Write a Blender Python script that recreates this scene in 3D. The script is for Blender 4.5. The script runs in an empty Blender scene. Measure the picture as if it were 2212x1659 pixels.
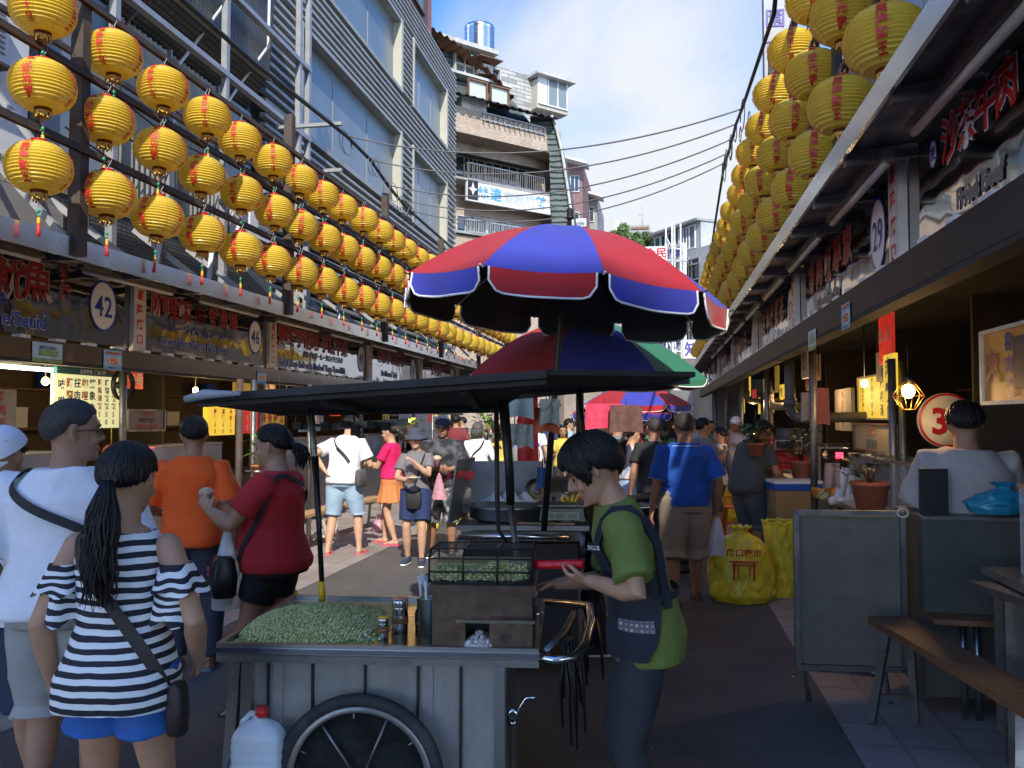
import bpy, math, random, os
import numpy as np
from mathutils import Vector, Matrix, noise as mnoise
random.seed(7); RNG = np.random.default_rng(7)
R = math.radians; PI = math.pi
scene = bpy.context.scene
COL = scene.collection
EYE = Vector((0, 0, 1.65)); F = 1790.0; W, H = 2212.0, 1659.0
YAW = R(10.0); PITCH = math.atan((903 - 829.5) / F)
cd = bpy.data.cameras.new('camera'); cam = bpy.data.objects.new('camera', cd); COL.objects.link(cam)
cd.sensor_width = 36; cd.lens = 36 * F / W; cd.clip_start = .05; cd.clip_end = 3000
cam.location = EYE; cam.rotation_euler = (R(90) + PITCH, 0, YAW)
scene.camera = cam
FWD = Vector((-math.sin(YAW) * math.cos(PITCH), math.cos(YAW) * math.cos(PITCH), math.sin(PITCH)))
RGT = Vector((math.cos(YAW), math.sin(YAW), 0)); UPV = RGT.cross(FWD)
def ray(px, py): return FWD + RGT * ((px - W / 2) / F) + UPV * ((H / 2 - py) / F)
def at(px, py, d): return EYE + ray(px, py) * d
def onX(px, py, X): r = ray(px, py); return EYE + r * (X / r.x)
def onY(px, py, Y): r = ray(px, py); return EYE + r * (Y / r.y)
def onZ(px, py, Z): r = ray(px, py); return EYE + r * ((Z - EYE.z) / r.z)
SUN_EL, SUN_AZ = R(40), R(16)       # azimuth measured from straight behind the camera street axis towards +X
sdir = Vector((math.sin(SUN_AZ) * math.cos(SUN_EL), -math.cos(SUN_AZ) * math.cos(SUN_EL), math.sin(SUN_EL)))
sl = bpy.data.lights.new('sun', 'SUN'); sl.energy = 2.35; sl.angle = R(.53); sl.color = (1, .93, .82)
so = bpy.data.objects.new('sun', sl); COL.objects.link(so)
so.rotation_euler = sdir.to_track_quat('Z', 'Y').to_euler()
wd = bpy.data.worlds.new('World'); scene.world = wd; wd.use_nodes = True
nt = wd.node_tree; nt.nodes.clear()
def N(nt, t, **k):
 n = nt.nodes.new(t)
 for a, b in k.items(): setattr(n, a, b)
 return n
sky = N(nt, 'ShaderNodeTexSky', sky_type='NISHITA', sun_disc=False, sun_elevation=SUN_EL,
  sun_rotation=math.atan2(sdir.x, sdir.y), air_density=1.0, dust_density=.25, ozone_density=3.0)
tc = N(nt, 'ShaderNodeTexCoord'); mp = N(nt, 'ShaderNodeMapping')
mp.inputs['Scale'].default_value = (1.0, 1.0, 2.2); mp.inputs['Location'].default_value = (3.1, .35, .9)
nz = N(nt, 'ShaderNodeTexNoise'); nz.inputs['Scale'].default_value = 1.7; nz.inputs['Detail'].default_value = 9
nz.inputs['Roughness'].default_value = .5; nz.inputs['Distortion'].default_value = .35
sep = N(nt, 'ShaderNodeSeparateXYZ')
grad = N(nt, 'ShaderNodeMapRange'); grad.inputs[1].default_value = .0; grad.inputs[2].default_value = .62
grad.inputs[3].default_value = .22; grad.inputs[4].default_value = -.10
add = N(nt, 'ShaderNodeMath', operation='ADD')
ramp = N(nt, 'ShaderNodeValToRGB'); ramp.color_ramp.elements[0].position = .50; ramp.color_ramp.elements[1].position = .70
mix = N(nt, 'ShaderNodeMixRGB'); mix.inputs[2].default_value = (5, 5, 5, 1)
bg = N(nt, 'ShaderNodeBackground'); bg.inputs[1].default_value = .15
wo = N(nt, 'ShaderNodeOutputWorld'); L = nt.links.new
L(tc.outputs['Generated'], mp.inputs[0]); L(mp.outputs[0], nz.inputs['Vector']); L(tc.outputs['Generated'], sep.inputs[0])
L(sep.outputs[2], grad.inputs[0]); L(nz.outputs[0], add.inputs[0]); L(grad.outputs[0], add.inputs[1])
glare = N(nt, 'ShaderNodeMapRange'); glare.inputs[1].default_value = -.35; glare.inputs[2].default_value = .25; glare.inputs[3].default_value = 6.0; glare.inputs[4].default_value = 1.0
cc = N(nt, 'ShaderNodeVectorMath', operation='SCALE'); cc.inputs[0].default_value = (2.35, 2.45, 2.62); L(sep.outputs[1], glare.inputs[0]); L(glare.outputs[0], cc.inputs['Scale']); L(cc.outputs[0], mix.inputs[2])
cdir = ray(1330, 300).normalized(); dt = N(nt, 'ShaderNodeVectorMath', operation='DOT_PRODUCT'); dt.inputs[1].default_value = cdir; L(tc.outputs['Generated'], dt.inputs[0])
bank = N(nt, 'ShaderNodeMapRange'); bank.inputs[1].default_value = .965; bank.inputs[2].default_value = .999; bank.inputs[3].default_value = -.075; bank.inputs[4].default_value = .055; L(dt.outputs['Value'], bank.inputs[0])
ad2 = N(nt, 'ShaderNodeMath', operation='ADD'); L(add.outputs[0], ad2.inputs[0]); L(bank.outputs[0], ad2.inputs[1]); L(ad2.outputs[0], ramp.inputs[0]); L(ramp.outputs[0], mix.inputs[0]); vm = N(nt, 'ShaderNodeVectorMath', operation='MULTIPLY'); vm.inputs[1].default_value = (.36, .58, .86); L(sky.outputs[0], vm.inputs[0]); L(vm.outputs[0], mix.inputs[1])
L(mix.outputs[0], bg.inputs[0]); L(bg.outputs[0], wo.inputs[0])
scene.view_settings.view_transform = 'Standard'; scene.view_settings.look = 'None'
scene.view_settings.exposure = 1.32; scene.view_settings.gamma = 1
try:
 scene.cycles.max_bounces = 6; scene.cycles.diffuse_bounces = 3; scene.cycles.glossy_bounces = 4
 scene.cycles.transparent_max_bounces = 12; scene.cycles.use_denoising = True
except Exception: pass
MATS = {}
def lin(c):
 return tuple(x / 12.92 if x <= .04045 else ((x + .055) / 1.055) ** 2.4 for x in c[:3])
def mat(name, col, rough=.6, metal=0.0, var=.18, vs=4.0, bump=0.0, bs=60.0, bdist=.01, dirt=0.0, dcol=(.03, .025, .02), ds=2.5,
  emit=0.0, alpha=1.0, trans=0.0, spec=.5, coat=0.0, stretch=(1, 1, 1), sheen=0.0, sss=0.0, streak=0.0):
 """noise-varied principled material, cached by name; colour values are linear"""
 if name in MATS: return MATS[name]
 m = bpy.data.materials.new(name); m.use_nodes = True; nt = m.node_tree; L = nt.links.new
 b = nt.nodes['Principled BSDF']; b.inputs['Roughness'].default_value = rough; b.inputs['Metallic'].default_value = metal
 b.inputs['Specular IOR Level'].default_value = spec; b.inputs['Alpha'].default_value = alpha
 b.inputs['Transmission Weight'].default_value = trans; b.inputs['Coat Weight'].default_value = coat
 b.inputs['Sheen Weight'].default_value = sheen
 if sss: b.inputs['Subsurface Weight'].default_value = sss; b.inputs['Subsurface Scale'].default_value = .01
 tc = N(nt, 'ShaderNodeTexCoord'); mp = N(nt, 'ShaderNodeMapping'); mp.inputs['Scale'].default_value = stretch
 L(tc.outputs['Object'], mp.inputs[0])
 n1 = N(nt, 'ShaderNodeTexNoise'); n1.inputs['Scale'].default_value = vs; n1.inputs['Detail'].default_value = 6; n1.inputs['Roughness'].default_value = .6
 L(mp.outputs[0], n1.inputs['Vector'])
 r1 = N(nt, 'ShaderNodeMapRange'); r1.inputs[1].default_value = .3; r1.inputs[2].default_value = .7
 r1.inputs[3].default_value = 1 - var; r1.inputs[4].default_value = 1 + var
 L(n1.outputs[0], r1.inputs[0])
 mul = N(nt, 'ShaderNodeVectorMath', operation='SCALE'); mul.inputs[0].default_value = col[:3]; L(r1.outputs[0], mul.inputs['Scale'])
 out = mul.outputs[0]
 if dirt > 0:
  n2 = N(nt, 'ShaderNodeTexNoise'); n2.inputs['Scale'].default_value = ds; n2.inputs['Detail'].default_value = 9; n2.inputs['Roughness'].default_value = .68
  mp2 = N(nt, 'ShaderNodeMapping'); mp2.inputs['Scale'].default_value = (1, 1, .35 if streak else 1); L(tc.outputs['Object'], mp2.inputs[0]); L(mp2.outputs[0], n2.inputs['Vector'])
  r2 = N(nt, 'ShaderNodeMapRange'); r2.inputs[1].default_value = .62 - .3 * dirt; r2.inputs[2].default_value = .78; r2.inputs[4].default_value = min(1, .45 + dirt)
  L(n2.outputs[0], r2.inputs[0])
  mx = N(nt, 'ShaderNodeMixRGB'); mx.inputs[2].default_value = (*dcol[:3], 1); L(r2.outputs[0], mx.inputs[0]); L(out, mx.inputs[1]); out = mx.outputs[0]
  if metal:
   r3 = N(nt, 'ShaderNodeMapRange'); r3.inputs[3].default_value = rough; r3.inputs[4].default_value = min(1, rough + .4); L(r2.outputs[0], r3.inputs[0]); L(r3.outputs[0], b.inputs['Roughness'])
 L(out, b.inputs['Base Color'])
 if emit: L(out, b.inputs['Emission Color']); b.inputs['Emission Strength'].default_value = emit
 if bump:
  n3 = N(nt, 'ShaderNodeTexNoise'); n3.inputs['Scale'].default_value = bs; n3.inputs['Detail'].default_value = 4; L(mp.outputs[0], n3.inputs['Vector'])
  bp = N(nt, 'ShaderNodeBump'); bp.inputs['Strength'].default_value = bump; bp.inputs['Distance'].default_value = bdist
  L(n3.outputs[0], bp.inputs['Height']); L(bp.outputs[0], b.inputs['Normal'])
 MATS[name] = m; m['base'] = 1
 return m
def nodes_of(m): nt = m.node_tree; return nt, nt.nodes['Principled BSDF'], nt.links.new
def brick_mat(name, c1, c2, mortar, scale, w=.5, h=.25, ms=.02, offset=.5, rough=.6, axes='XZ', var=.3, bump=.4, dirt=.0, rot=None, metal=0.0, msm=.1, squash=1.0):
 if name in MATS: return MATS[name]
 m = mat(name, c1, rough=rough, dirt=0, metal=metal); nt, b, L = nodes_of(m)
 tc = N(nt, 'ShaderNodeTexCoord'); sp = N(nt, 'ShaderNodeSeparateXYZ'); cb = N(nt, 'ShaderNodeCombineXYZ')
 L(tc.outputs['Object'], sp.inputs[0]); L(sp.outputs['XYZ'.index(axes[0])], cb.inputs[0]); L(sp.outputs['XYZ'.index(axes[1])], cb.inputs[1])
 br = N(nt, 'ShaderNodeTexBrick'); br.offset = offset; br.squash = squash
 for k, v in (('Color1', (*c1, 1)), ('Color2', (*c2, 1)), ('Mortar', (*mortar, 1)), ('Scale', scale), ('Mortar Size', ms), ('Mortar Smooth', msm), ('Brick Width', w), ('Row Height', h)):
  br.inputs[k].default_value = v
 L(cb.outputs[0], br.inputs['Vector'])
 n1 = N(nt, 'ShaderNodeTexNoise'); n1.inputs['Scale'].default_value = 1.3; n1.inputs['Detail'].default_value = 9; n1.inputs['Roughness'].default_value = .65
 L(tc.outputs['Object'], n1.inputs['Vector'])
 r1 = N(nt, 'ShaderNodeMapRange'); r1.inputs[1].default_value = .3; r1.inputs[2].default_value = .7; r1.inputs[3].default_value = 1 - var; r1.inputs[4].default_value = 1 + var * .6
 L(n1.outputs[0], r1.inputs[0])
 mu = N(nt, 'ShaderNodeVectorMath', operation='SCALE'); L(br.outputs[0], mu.inputs[0]); L(r1.outputs[0], mu.inputs['Scale'])
 L(mu.outputs[0], b.inputs['Base Color'])
 bp = N(nt, 'ShaderNodeBump'); bp.inputs['Strength'].default_value = bump; bp.inputs['Distance'].default_value = .01; bp.invert = True
 L(br.outputs['Fac'], bp.inputs['Height']); L(bp.outputs[0], b.inputs['Normal'])
 return m
class MB:
 def __init__(s): s.v = []; s.f = []; s.m = []; s.sm = []; s.n = 0; s.names = []
 def mi(s, m):
  if m not in s.names: s.names.append(m)
  return s.names.index(m)
 def add(s, vs, fs, m=None, smooth=False):
  i = s.mi(m); vs = np.asarray(vs, float).reshape(-1, 3); s.v.append(vs)
  for f in fs: s.f.append([k + s.n for k in f]); s.m.append(i); s.sm.append(smooth)
  s.n += len(vs); return s
 def box(s, c, d, m=None, rot=None, top=None):
  """centre c, full size d; rot = euler or matrix; top=(sx,sy) scales the upper face"""
  x, y, z = (k / 2 for k in d); t = top or (1, 1)
  v = [(-x, -y, -z), (x, -y, -z), (x, y, -z), (-x, y, -z), (-x * t[0], -y * t[1], z), (x * t[0], -y * t[1], z), (x * t[0], y * t[1], z), (-x * t[0], y * t[1], z)]
  if rot is not None:
   q = rot if isinstance(rot, Matrix) else Matrix.Rotation(rot[2], 3, 'Z') @ Matrix.Rotation(rot[1], 3, 'Y') @ Matrix.Rotation(rot[0], 3, 'X')
   v = [q @ Vector(p) for p in v]
  v = [(p[0] + c[0], p[1] + c[1], p[2] + c[2]) for p in v]
  return s.add(v, [(0, 3, 2, 1), (4, 5, 6, 7), (0, 1, 5, 4), (1, 2, 6, 5), (2, 3, 7, 6), (3, 0, 4, 7)], m)
 def bb(s, a, b, m=None): return s.box([(a[i] + b[i]) / 2 for i in range(3)], [abs(b[i] - a[i]) for i in range(3)], m)
 def bar(s, a, b, w, h=None, m=None, up=(0, 0, 1)):
  a = Vector(a); b = Vector(b); d = b - a; l = d.length; h = h or w
  y = d.normalized(); x = y.cross(Vector(up));
  if x.length < 1e-4: x = y.cross(Vector((1, 0, 0)))
  x.normalize(); z = x.cross(y); q = Matrix((x, y, z)).transposed()
  return s.box((a + b) / 2, (w, l, h), m, rot=q)
 def tube(s, pts, r, m=None, seg=10, cap=True, smooth=True, flat=None, up=None):
  """swept circle; r scalar or list of scalar/(rx,ry); up fixes section's y-axis"""
  P = [Vector(p) for p in pts]; n = len(P); rr = [r] * n if not isinstance(r, (list, tuple)) or (isinstance(r, tuple)) else r
  vs = []; ref = Vector(up) if up is not None else None; px = None
  for i in range(n):
   t = (P[min(i + 1, n - 1)] - P[max(i - 1, 0)]).normalized() if n > 1 else Vector((0, 0, 1))
   if ref is not None: x = t.cross(ref)
   elif px is not None: x = px - t * px.dot(t)
   else: x = t.cross(Vector((0, 0, 1)) if abs(t.z) < .9 else Vector((1, 0, 0)))
   if x.length < 1e-5: x = t.orthogonal()
   x.normalize(); px = x; y = x.cross(t)
   a, b = rr[i] if isinstance(rr[i], (tuple, list)) else (rr[i], rr[i])
   for k in range(seg):
    an = 2 * PI * k / seg; vs.append(P[i] + x * (a * math.cos(an)) + y * (b * math.sin(an)))
  fs = [(i * seg + k, i * seg + (k + 1) % seg, (i + 1) * seg + (k + 1) % seg, (i + 1) * seg + k) for i in range(n - 1) for k in range(seg)]
  if cap: fs += [tuple(range(seg))[::-1], tuple((n - 1) * seg + k for k in range(seg))]
  return s.add([tuple(v) for v in vs], [f[::-1] for f in fs], m, smooth)
 def cyl(s, a, b, r, m=None, seg=16, r2=None, smooth=True): return s.tube([a, b], [r, r if r2 is None else r2], m, seg, smooth=smooth)
 def lathe(s, prof, m=None, seg=24, c=(0, 0, 0), axis='Z', smooth=True, sy=1.0):
  vs = []
  for (r, z) in prof:
   for k in range(seg):
    a = 2 * PI * k / seg; x, y = r * math.cos(a), r * math.sin(a) * sy
    p = (x, y, z) if axis == 'Z' else ((z, x, y) if axis == 'X' else (y, z, x))
    vs.append((p[0] + c[0], p[1] + c[1], p[2] + c[2]))
  n = len(prof); fs = [(i * seg + k, i * seg + (k + 1) % seg, (i + 1) * seg + (k + 1) % seg, (i + 1) * seg + k) for i in range(n - 1) for k in range(seg)]
  if tuple(prof[0]) != tuple(prof[-1]): fs += [tuple(range(seg))[::-1], tuple((n - 1) * seg + k for k in range(seg))]
  return s.add(vs, fs, m, smooth)
 def ell(s, c, r, m=None, seg=16, rings=10, rot=None):
  vs = [(0, 0, r[2])]; 
  for i in range(1, rings):
   t = PI * i / rings
   for k in range(seg): a = 2 * PI * k / seg; vs.append((r[0] * math.sin(t) * math.cos(a), r[1] * math.sin(t) * math.sin(a), r[2] * math.cos(t)))
  vs.append((0, 0, -r[2])); n = len(vs) - 1
  fs = [(0, 1 + k, 1 + (k + 1) % seg) for k in range(seg)]
  fs += [(1 + i * seg + k, 1 + (i + 1) * seg + k, 1 + (i + 1) * seg + (k + 1) % seg, 1 + i * seg + (k + 1) % seg) for i in range(rings - 2) for k in range(seg)]
  fs += [(n, 1 + (rings - 2) * seg + (k + 1) % seg, 1 + (rings - 2) * seg + k) for k in range(seg)]
  if rot is not None: vs = [rot @ Vector(p) for p in vs]
  return s.add([(p[0] + c[0], p[1] + c[1], p[2] + c[2]) for p in vs], fs, m, True)
 def grid(s, fn, nu, nv, m=None, smooth=True, closed=False):
  vs = [fn(i / nu, j / nv) for j in range(nv + 1) for i in range(nu + 1)]
  fs = [(j * (nu + 1) + i, j * (nu + 1) + i + 1, (j + 1) * (nu + 1) + i + 1, (j + 1) * (nu + 1) + i) for j in range(nv) for i in range(nu)]
  return s.add([tuple(v) for v in vs], fs, m, smooth)
 def prism(s, outline, depth, fr, m=None):
  """2-D outline extruded: fr = (origin, u, v) with thickness along -(u x v)"""
  o, u, v = (Vector(k) for k in fr); w = u.cross(v).normalized() * depth; n = len(outline)
  a = [o + u * p[0] + v * p[1] for p in outline]; vs = a + [p - w for p in a]
  fs = [tuple(range(n)), tuple(range(2 * n - 1, n - 1, -1))] + [(i, i + n, (i + 1) % n + n, (i + 1) % n) for i in range(n)]
  return s.add([tuple(p) for p in vs], fs, m)
 def text(s, body, fr, size, m=None, bold=.0, fit=None, map=None, vertical=False, thick=0.0, aspect=1.0, pitch=1.15, center=True):
  """flat lettering: fr = (origin(centre), u, v); fit = max width"""
  if vertical:
   n = len(body)
   o, u, v = (Vector(k) for k in fr)
   for i, ch in enumerate(body):
    s.text(ch, (o + v * ((n - 1) / 2 - i) * size * pitch, u, v), size, m, bold, map=map, aspect=aspect)
   return s
  V, Fc = glyphs(body, bold)
  if not len(V): return s
  V = V.copy(); w = V[:, 0].max() - V[:, 0].min(); h = V[:, 1].max() - V[:, 1].min()
  V[:, 0] -= (V[:, 0].max() + V[:, 0].min()) / 2; V[:, 1] -= .36
  V *= size; V[:, 0] *= aspect
  if fit and w * size * aspect > fit: V[:, 0] *= fit / (w * size * aspect)
  o, u, v = (Vector(k) for k in fr)
  P = [o + u * p[0] + v * p[1] for p in V]
  if map: P = [map(p) for p in P]
  return s.add([tuple(p) for p in P], Fc, m)
 def build(s, name, mats=None, parent=None, loc=None, coll=True, smooth=None, auto=False):
  me = bpy.data.meshes.new(name)
  v = np.concatenate(s.v) if s.v else np.zeros((0, 3))
  if loc is not None: v = v - np.array(loc)
  me.from_pydata(v.tolist(), [], s.f)
  if mats is not None and not isinstance(mats, (list, tuple)): mats = [mats]
  ml = [k if k is not None else (mats[0] if mats else None) for k in s.names]
  for k in ml: me.materials.append(k)
  me.polygons.foreach_set('material_index', s.m)
  me.polygons.foreach_set('use_smooth', s.sm if smooth is None else [smooth] * len(s.m))
  me.update()
  o = bpy.data.objects.new(name, me); COL.objects.link(o)
  if loc is not None: o.location = loc
  if parent is not None: o.parent = parent
  return o
GL = {}
def glyphs(body, bold=0.0):
 k = (body, bold)
 if k in GL: return GL[k]
 cu = bpy.data.curves.new('t', 'FONT'); cu.body = body; cu.offset = bold; cu.resolution_u = 2; cu.fill_mode = 'FRONT'
 o = bpy.data.objects.new('t', cu); COL.objects.link(o); bpy.context.view_layer.update()
 me = bpy.data.meshes.new_from_object(o.evaluated_get(bpy.context.evaluated_depsgraph_get()))
 V = np.array([v.co[:] for v in me.vertices]).reshape(-1, 3); Fc = [tuple(p.vertices) for p in me.polygons]
 bpy.data.objects.remove(o); bpy.data.curves.remove(cu); bpy.data.meshes.remove(me)
 GL[k] = (V, Fc); return GL[k]
def tag(o, label=None, cat=None, group=None, kind=None):
 if label: o["label"] = label; (len(label.split()) > 16 and print("LONG", o.name, label))
 if cat: o['category'] = cat
 if group: o['group'] = group
 if kind: o['kind'] = kind
 return o
def empty(name, loc, label, cat, group=None, rz=0.0):
 o = bpy.data.objects.new(name, None); COL.objects.link(o); o.location = loc; o.rotation_euler = (0, 0, rz); o.empty_display_size = .1
 return tag(o, label, cat, group)
def kids(o): return [c for c in KIDS.get(o.name, [])]
def dup(o, loc=None, rz=None, label=None, group=None, parent=None, scale=None):
 c = o.copy(); COL.objects.link(c)
 if parent is not None: c.parent = parent
 if loc is not None: c.location = loc
 if rz is not None: c.rotation_euler = (0, 0, rz)
 if scale is not None: c.scale = (scale,) * 3
 if label: c['label'] = label
 if group: c['group'] = group
 for ch in list(o.children): dup(ch, parent=c)
 return c
X3, Y3, Z3 = Vector((1, 0, 0)), Vector((0, 1, 0)), Vector((0, 0, 1))
QUICK = os.environ.get('QUICK', '')
def g(v): return (v, v, v)
steel = mat('steel', (.42, .42, .41), .34, 1.0, var=.1, vs=3, dirt=.25, dcol=(.10, .085, .07), ds=5, bump=.05, bs=25)
steel_dark = mat('steel_dark', (.24, .24, .235), .42, .9, var=.25, vs=2.5, dirt=.55, dcol=(.07, .055, .045), ds=3, bump=.06, bs=30)
chrome = mat('chrome', (.62, .62, .61), .2, 1.0, var=.06, vs=8, dirt=.15, dcol=(.15, .13, .11), ds=9)
galv = mat('galvanised', (.36, .37, .37), .5, .35, var=.12, vs=6, dirt=.25, dcol=(.22, .13, .08), ds=4)
rusty = mat('rusty_iron', (.085, .07, .062), .7, .3, var=.35, vs=7, dirt=.5, dcol=(.16, .075, .035), ds=6, bump=.3, bs=40)
black_metal = mat('black_metal', (.018, .017, .017), .4, .3, var=.3, vs=9, dirt=.2, dcol=(.07, .05, .04))
blackp = mat('black_plastic', (.012, .012, .013), .45)
rubber = mat('rubber', (.022, .022, .023), .75, var=.3, vs=12, dirt=.35, dcol=(.09, .085, .08), ds=7)
white_paint = mat('white_paint', (.72, .72, .70), .55, var=.08, dirt=.25, dcol=(.35, .31, .26), ds=3)
cream = mat('cream_paint', (.62, .58, .46), .6, var=.08, dirt=.25, dcol=(.28, .24, .17), ds=3)
wood = mat('wood', (.16, .075, .035), .5, var=.35, vs=5, stretch=(1, 9, 9), bump=.2, bs=20, dirt=.3, dcol=(.05, .025, .015))
wood_pale = mat('pale_wood', (.42, .26, .13), .6, var=.25, vs=5, stretch=(9, 1, 9), dirt=.2, dcol=(.15, .09, .05))
cardboard = mat('cardboard', (.36, .24, .13), .85, var=.12, dirt=.2, dcol=(.2, .12, .06))
yellow_plastic = mat('yellow_plastic', (.82, .60, .03), .35, var=.15, vs=9, bump=.35, bs=14)
red_plastic = mat('red_plastic', (.62, .02, .02), .3, var=.1)
orange_plastic = mat('orange_plastic', (.75, .13, .02), .4, var=.1)
blue_plastic = mat('blue_plastic', (.02, .09, .42), .4)
white_plastic = mat('white_plastic', (.75, .75, .72), .4, var=.05)
foam = mat('white_foam', (.78, .77, .73), .6, var=.05)
ink_red = mat('ink_red', (.55, .012, .015), .45, var=.05)
ink_dred = mat('ink_dark_red', (.30, .01, .014), .4, var=.05)
ink_blue = mat('ink_blue', (.012, .05, .36), .4, var=.05)
ink_navy = mat('ink_navy', (.02, .02, .16), .4, var=.05)
ink_purple = mat('ink_purple', (.10, .08, .34), .5, var=.05)
ink_white = mat('ink_white', (.78, .78, .76), .5, var=.03)
ink_black = mat('ink_black', (.015, .013, .013), .5)
ink_green = mat('ink_green', (.02, .22, .08), .5)
ink_yellow = mat('ink_yellow', (.85, .55, .03), .5)
glassy = mat('glass', (.8, .85, .85), .05, var=.02, trans=.0, alpha=.22)
dark_in = mat('dark_interior', (.05, .043, .037), .8, var=.4, vs=3)
soot_shade = mat('soot_shade', (.03, .026, .024), .8, var=.4, vs=5)  # real soot, and also shade painted onto undersides
concrete = mat('concrete', (.30, .29, .27), .85, var=.15, vs=2, dirt=.35, dcol=(.12, .11, .095), ds=1.2, bump=.2, bs=30)
mirror = mat('mirror_steel', (.38, .36, .35), .05, 1.0, var=.02)
nt_, b_, L_ = nodes_of(mirror)
n_ = N(nt_, 'ShaderNodeTexNoise'); n_.inputs['Scale'].default_value = 3.2; n_.inputs['Detail'].default_value = 1
bp_ = N(nt_, 'ShaderNodeBump'); bp_.inputs['Strength'].default_value = .22; bp_.inputs['Distance'].default_value = .02
tc_ = N(nt_, 'ShaderNodeTexCoord'); L_(tc_.outputs['Object'], n_.inputs['Vector']); L_(n_.outputs[0], bp_.inputs['Height']); L_(bp_.outputs[0], b_.inputs['Normal'])
fascia_m = mat('fascia_steel', (.34, .30, .28), .16, 1.0, var=.12, vs=2, dirt=.2, dcol=(.12, .09, .08), ds=2, bump=.03, bs=3)
asph = mat('asphalt', (.086, .082, .077), .82, var=.16, vs=1.3, dirt=.4, dcol=(.045, .042, .038), ds=.9, bump=.7, bs=170, bdist=.006)
nt_, b_, L_ = nodes_of(asph)
vo = N(nt_, 'ShaderNodeTexVoronoi'); vo.inputs['Scale'].default_value = 9; vo.inputs['Randomness'].default_value = 1
tc_ = N(nt_, 'ShaderNodeTexCoord'); L_(tc_.outputs['Object'], vo.inputs['Vector'])
lt = N(nt_, 'ShaderNodeMath', operation='LESS_THAN'); lt.inputs[1].default_value = .055; L_(vo.outputs['Distance'], lt.inputs[0])
sc_ = N(nt_, 'ShaderNodeSeparateColor'); L_(vo.outputs['Color'], sc_.inputs[0])
gt = N(nt_, 'ShaderNodeMath', operation='GREATER_THAN'); gt.inputs[1].default_value = .30; L_(sc_.outputs[0], gt.inputs[0])
ml = N(nt_, 'ShaderNodeMath', operation='MULTIPLY'); L_(lt.outputs[0], ml.inputs[0]); L_(gt.outputs[0], ml.inputs[1])
fine = N(nt_, 'ShaderNodeTexNoise'); fine.inputs['Scale'].default_value = 140; L_(tc_.outputs['Object'], fine.inputs['Vector'])
fr_ = N(nt_, 'ShaderNodeMapRange'); fr_.inputs[1].default_value = .35; fr_.inputs[2].default_value = .7; fr_.inputs[3].default_value = .75; fr_.inputs[4].default_value = 1.5; L_(fine.outputs[0], fr_.inputs[0])
old = b_.inputs['Base Color'].links[0].from_socket
s2 = N(nt_, 'ShaderNodeVectorMath', operation='SCALE'); L_(old, s2.inputs[0]); L_(fr_.outputs[0], s2.inputs['Scale'])
mx = N(nt_, 'ShaderNodeMixRGB'); mx.inputs[2].default_value = (.33, .32, .30, 1); L_(ml.outputs[0], mx.inputs[0]); L_(s2.outputs[0], mx.inputs[1]); L_(mx.outputs[0], b_.inputs['Base Color'])
pave = brick_mat('paving', (.33, .28, .25), (.29, .25, .23), (.23, .20, .18), 1.0, w=.3, h=.3, ms=.012, offset=0, rough=.75, axes='XY', var=.34, bump=.12)
gm = mat('far_ground', (.12, .115, .11), .9, var=.2, vs=.3)
def sheet(name, x0, x1, y0, y1, z, m):
 o = MB().add([(x0, y0, z), (x1, y0, z), (x1, y1, z), (x0, y1, z)], [(0, 1, 2, 3)], m).build(name); return tag(o, kind='structure')
sheet('ground', -900, 900, -300, 1500, -.006, gm)
XL, XR = -3.4, .95
sheet('road', XL, XR, -30, 90, 0, asph)
sheet('pavement', -12, XL, -30, 90, .004, pave)
sheet('pavement', XR, 12, -30, 90, .004, pave)
tile_dark = brick_mat('dark_mosaic', (.075, .075, .065), (.12, .12, .105), (.02, .02, .018), 1.0, w=.09, h=.045, ms=.008, offset=.0, rough=.45, axes='YZ', var=.5, bump=.8)
tile_pale = brick_mat('pale_mosaic', (.42, .40, .28), (.30, .30, .22), (.15, .14, .11), 1.0, w=.07, h=.07, ms=.008, offset=0, rough=.5, axes='YZ', var=.35)
tile_brown = brick_mat('brown_tile', (.17, .075, .065), (.14, .06, .055), (.07, .035, .03), 1.0, w=.35, h=.12, ms=.012, rough=.5, axes='YZ', var=.25)
tile_brick = brick_mat('orange_tile', (.42, .14, .08), (.36, .11, .06), (.2, .1, .07), 1.0, w=.25, h=.08, ms=.012, rough=.6, axes='XZ', var=.2)
louv = mat('louver_grey', (.33, .34, .315), .5, .1, var=.08, vs=1, dirt=.32, dcol=(.24, .16, .09), ds=1.6, streak=1)
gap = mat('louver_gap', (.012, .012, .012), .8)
cream_fr = mat('cream_frame', (.44, .42, .33), .5, var=.08, dirt=.3, dcol=(.25, .2, .13), ds=2, streak=1)
blue_glass = mat('grey_glass', (.15, .19, .20), .28, .0, var=.12, vs=.6, spec=.8, dirt=.2, dcol=(.24, .27, .26), ds=.7, streak=1)
def part(mb, name, parent, m=None, kind=None, label=None):
 o = mb.build(name, m, parent); return tag(o, label, kind=kind)
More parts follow.
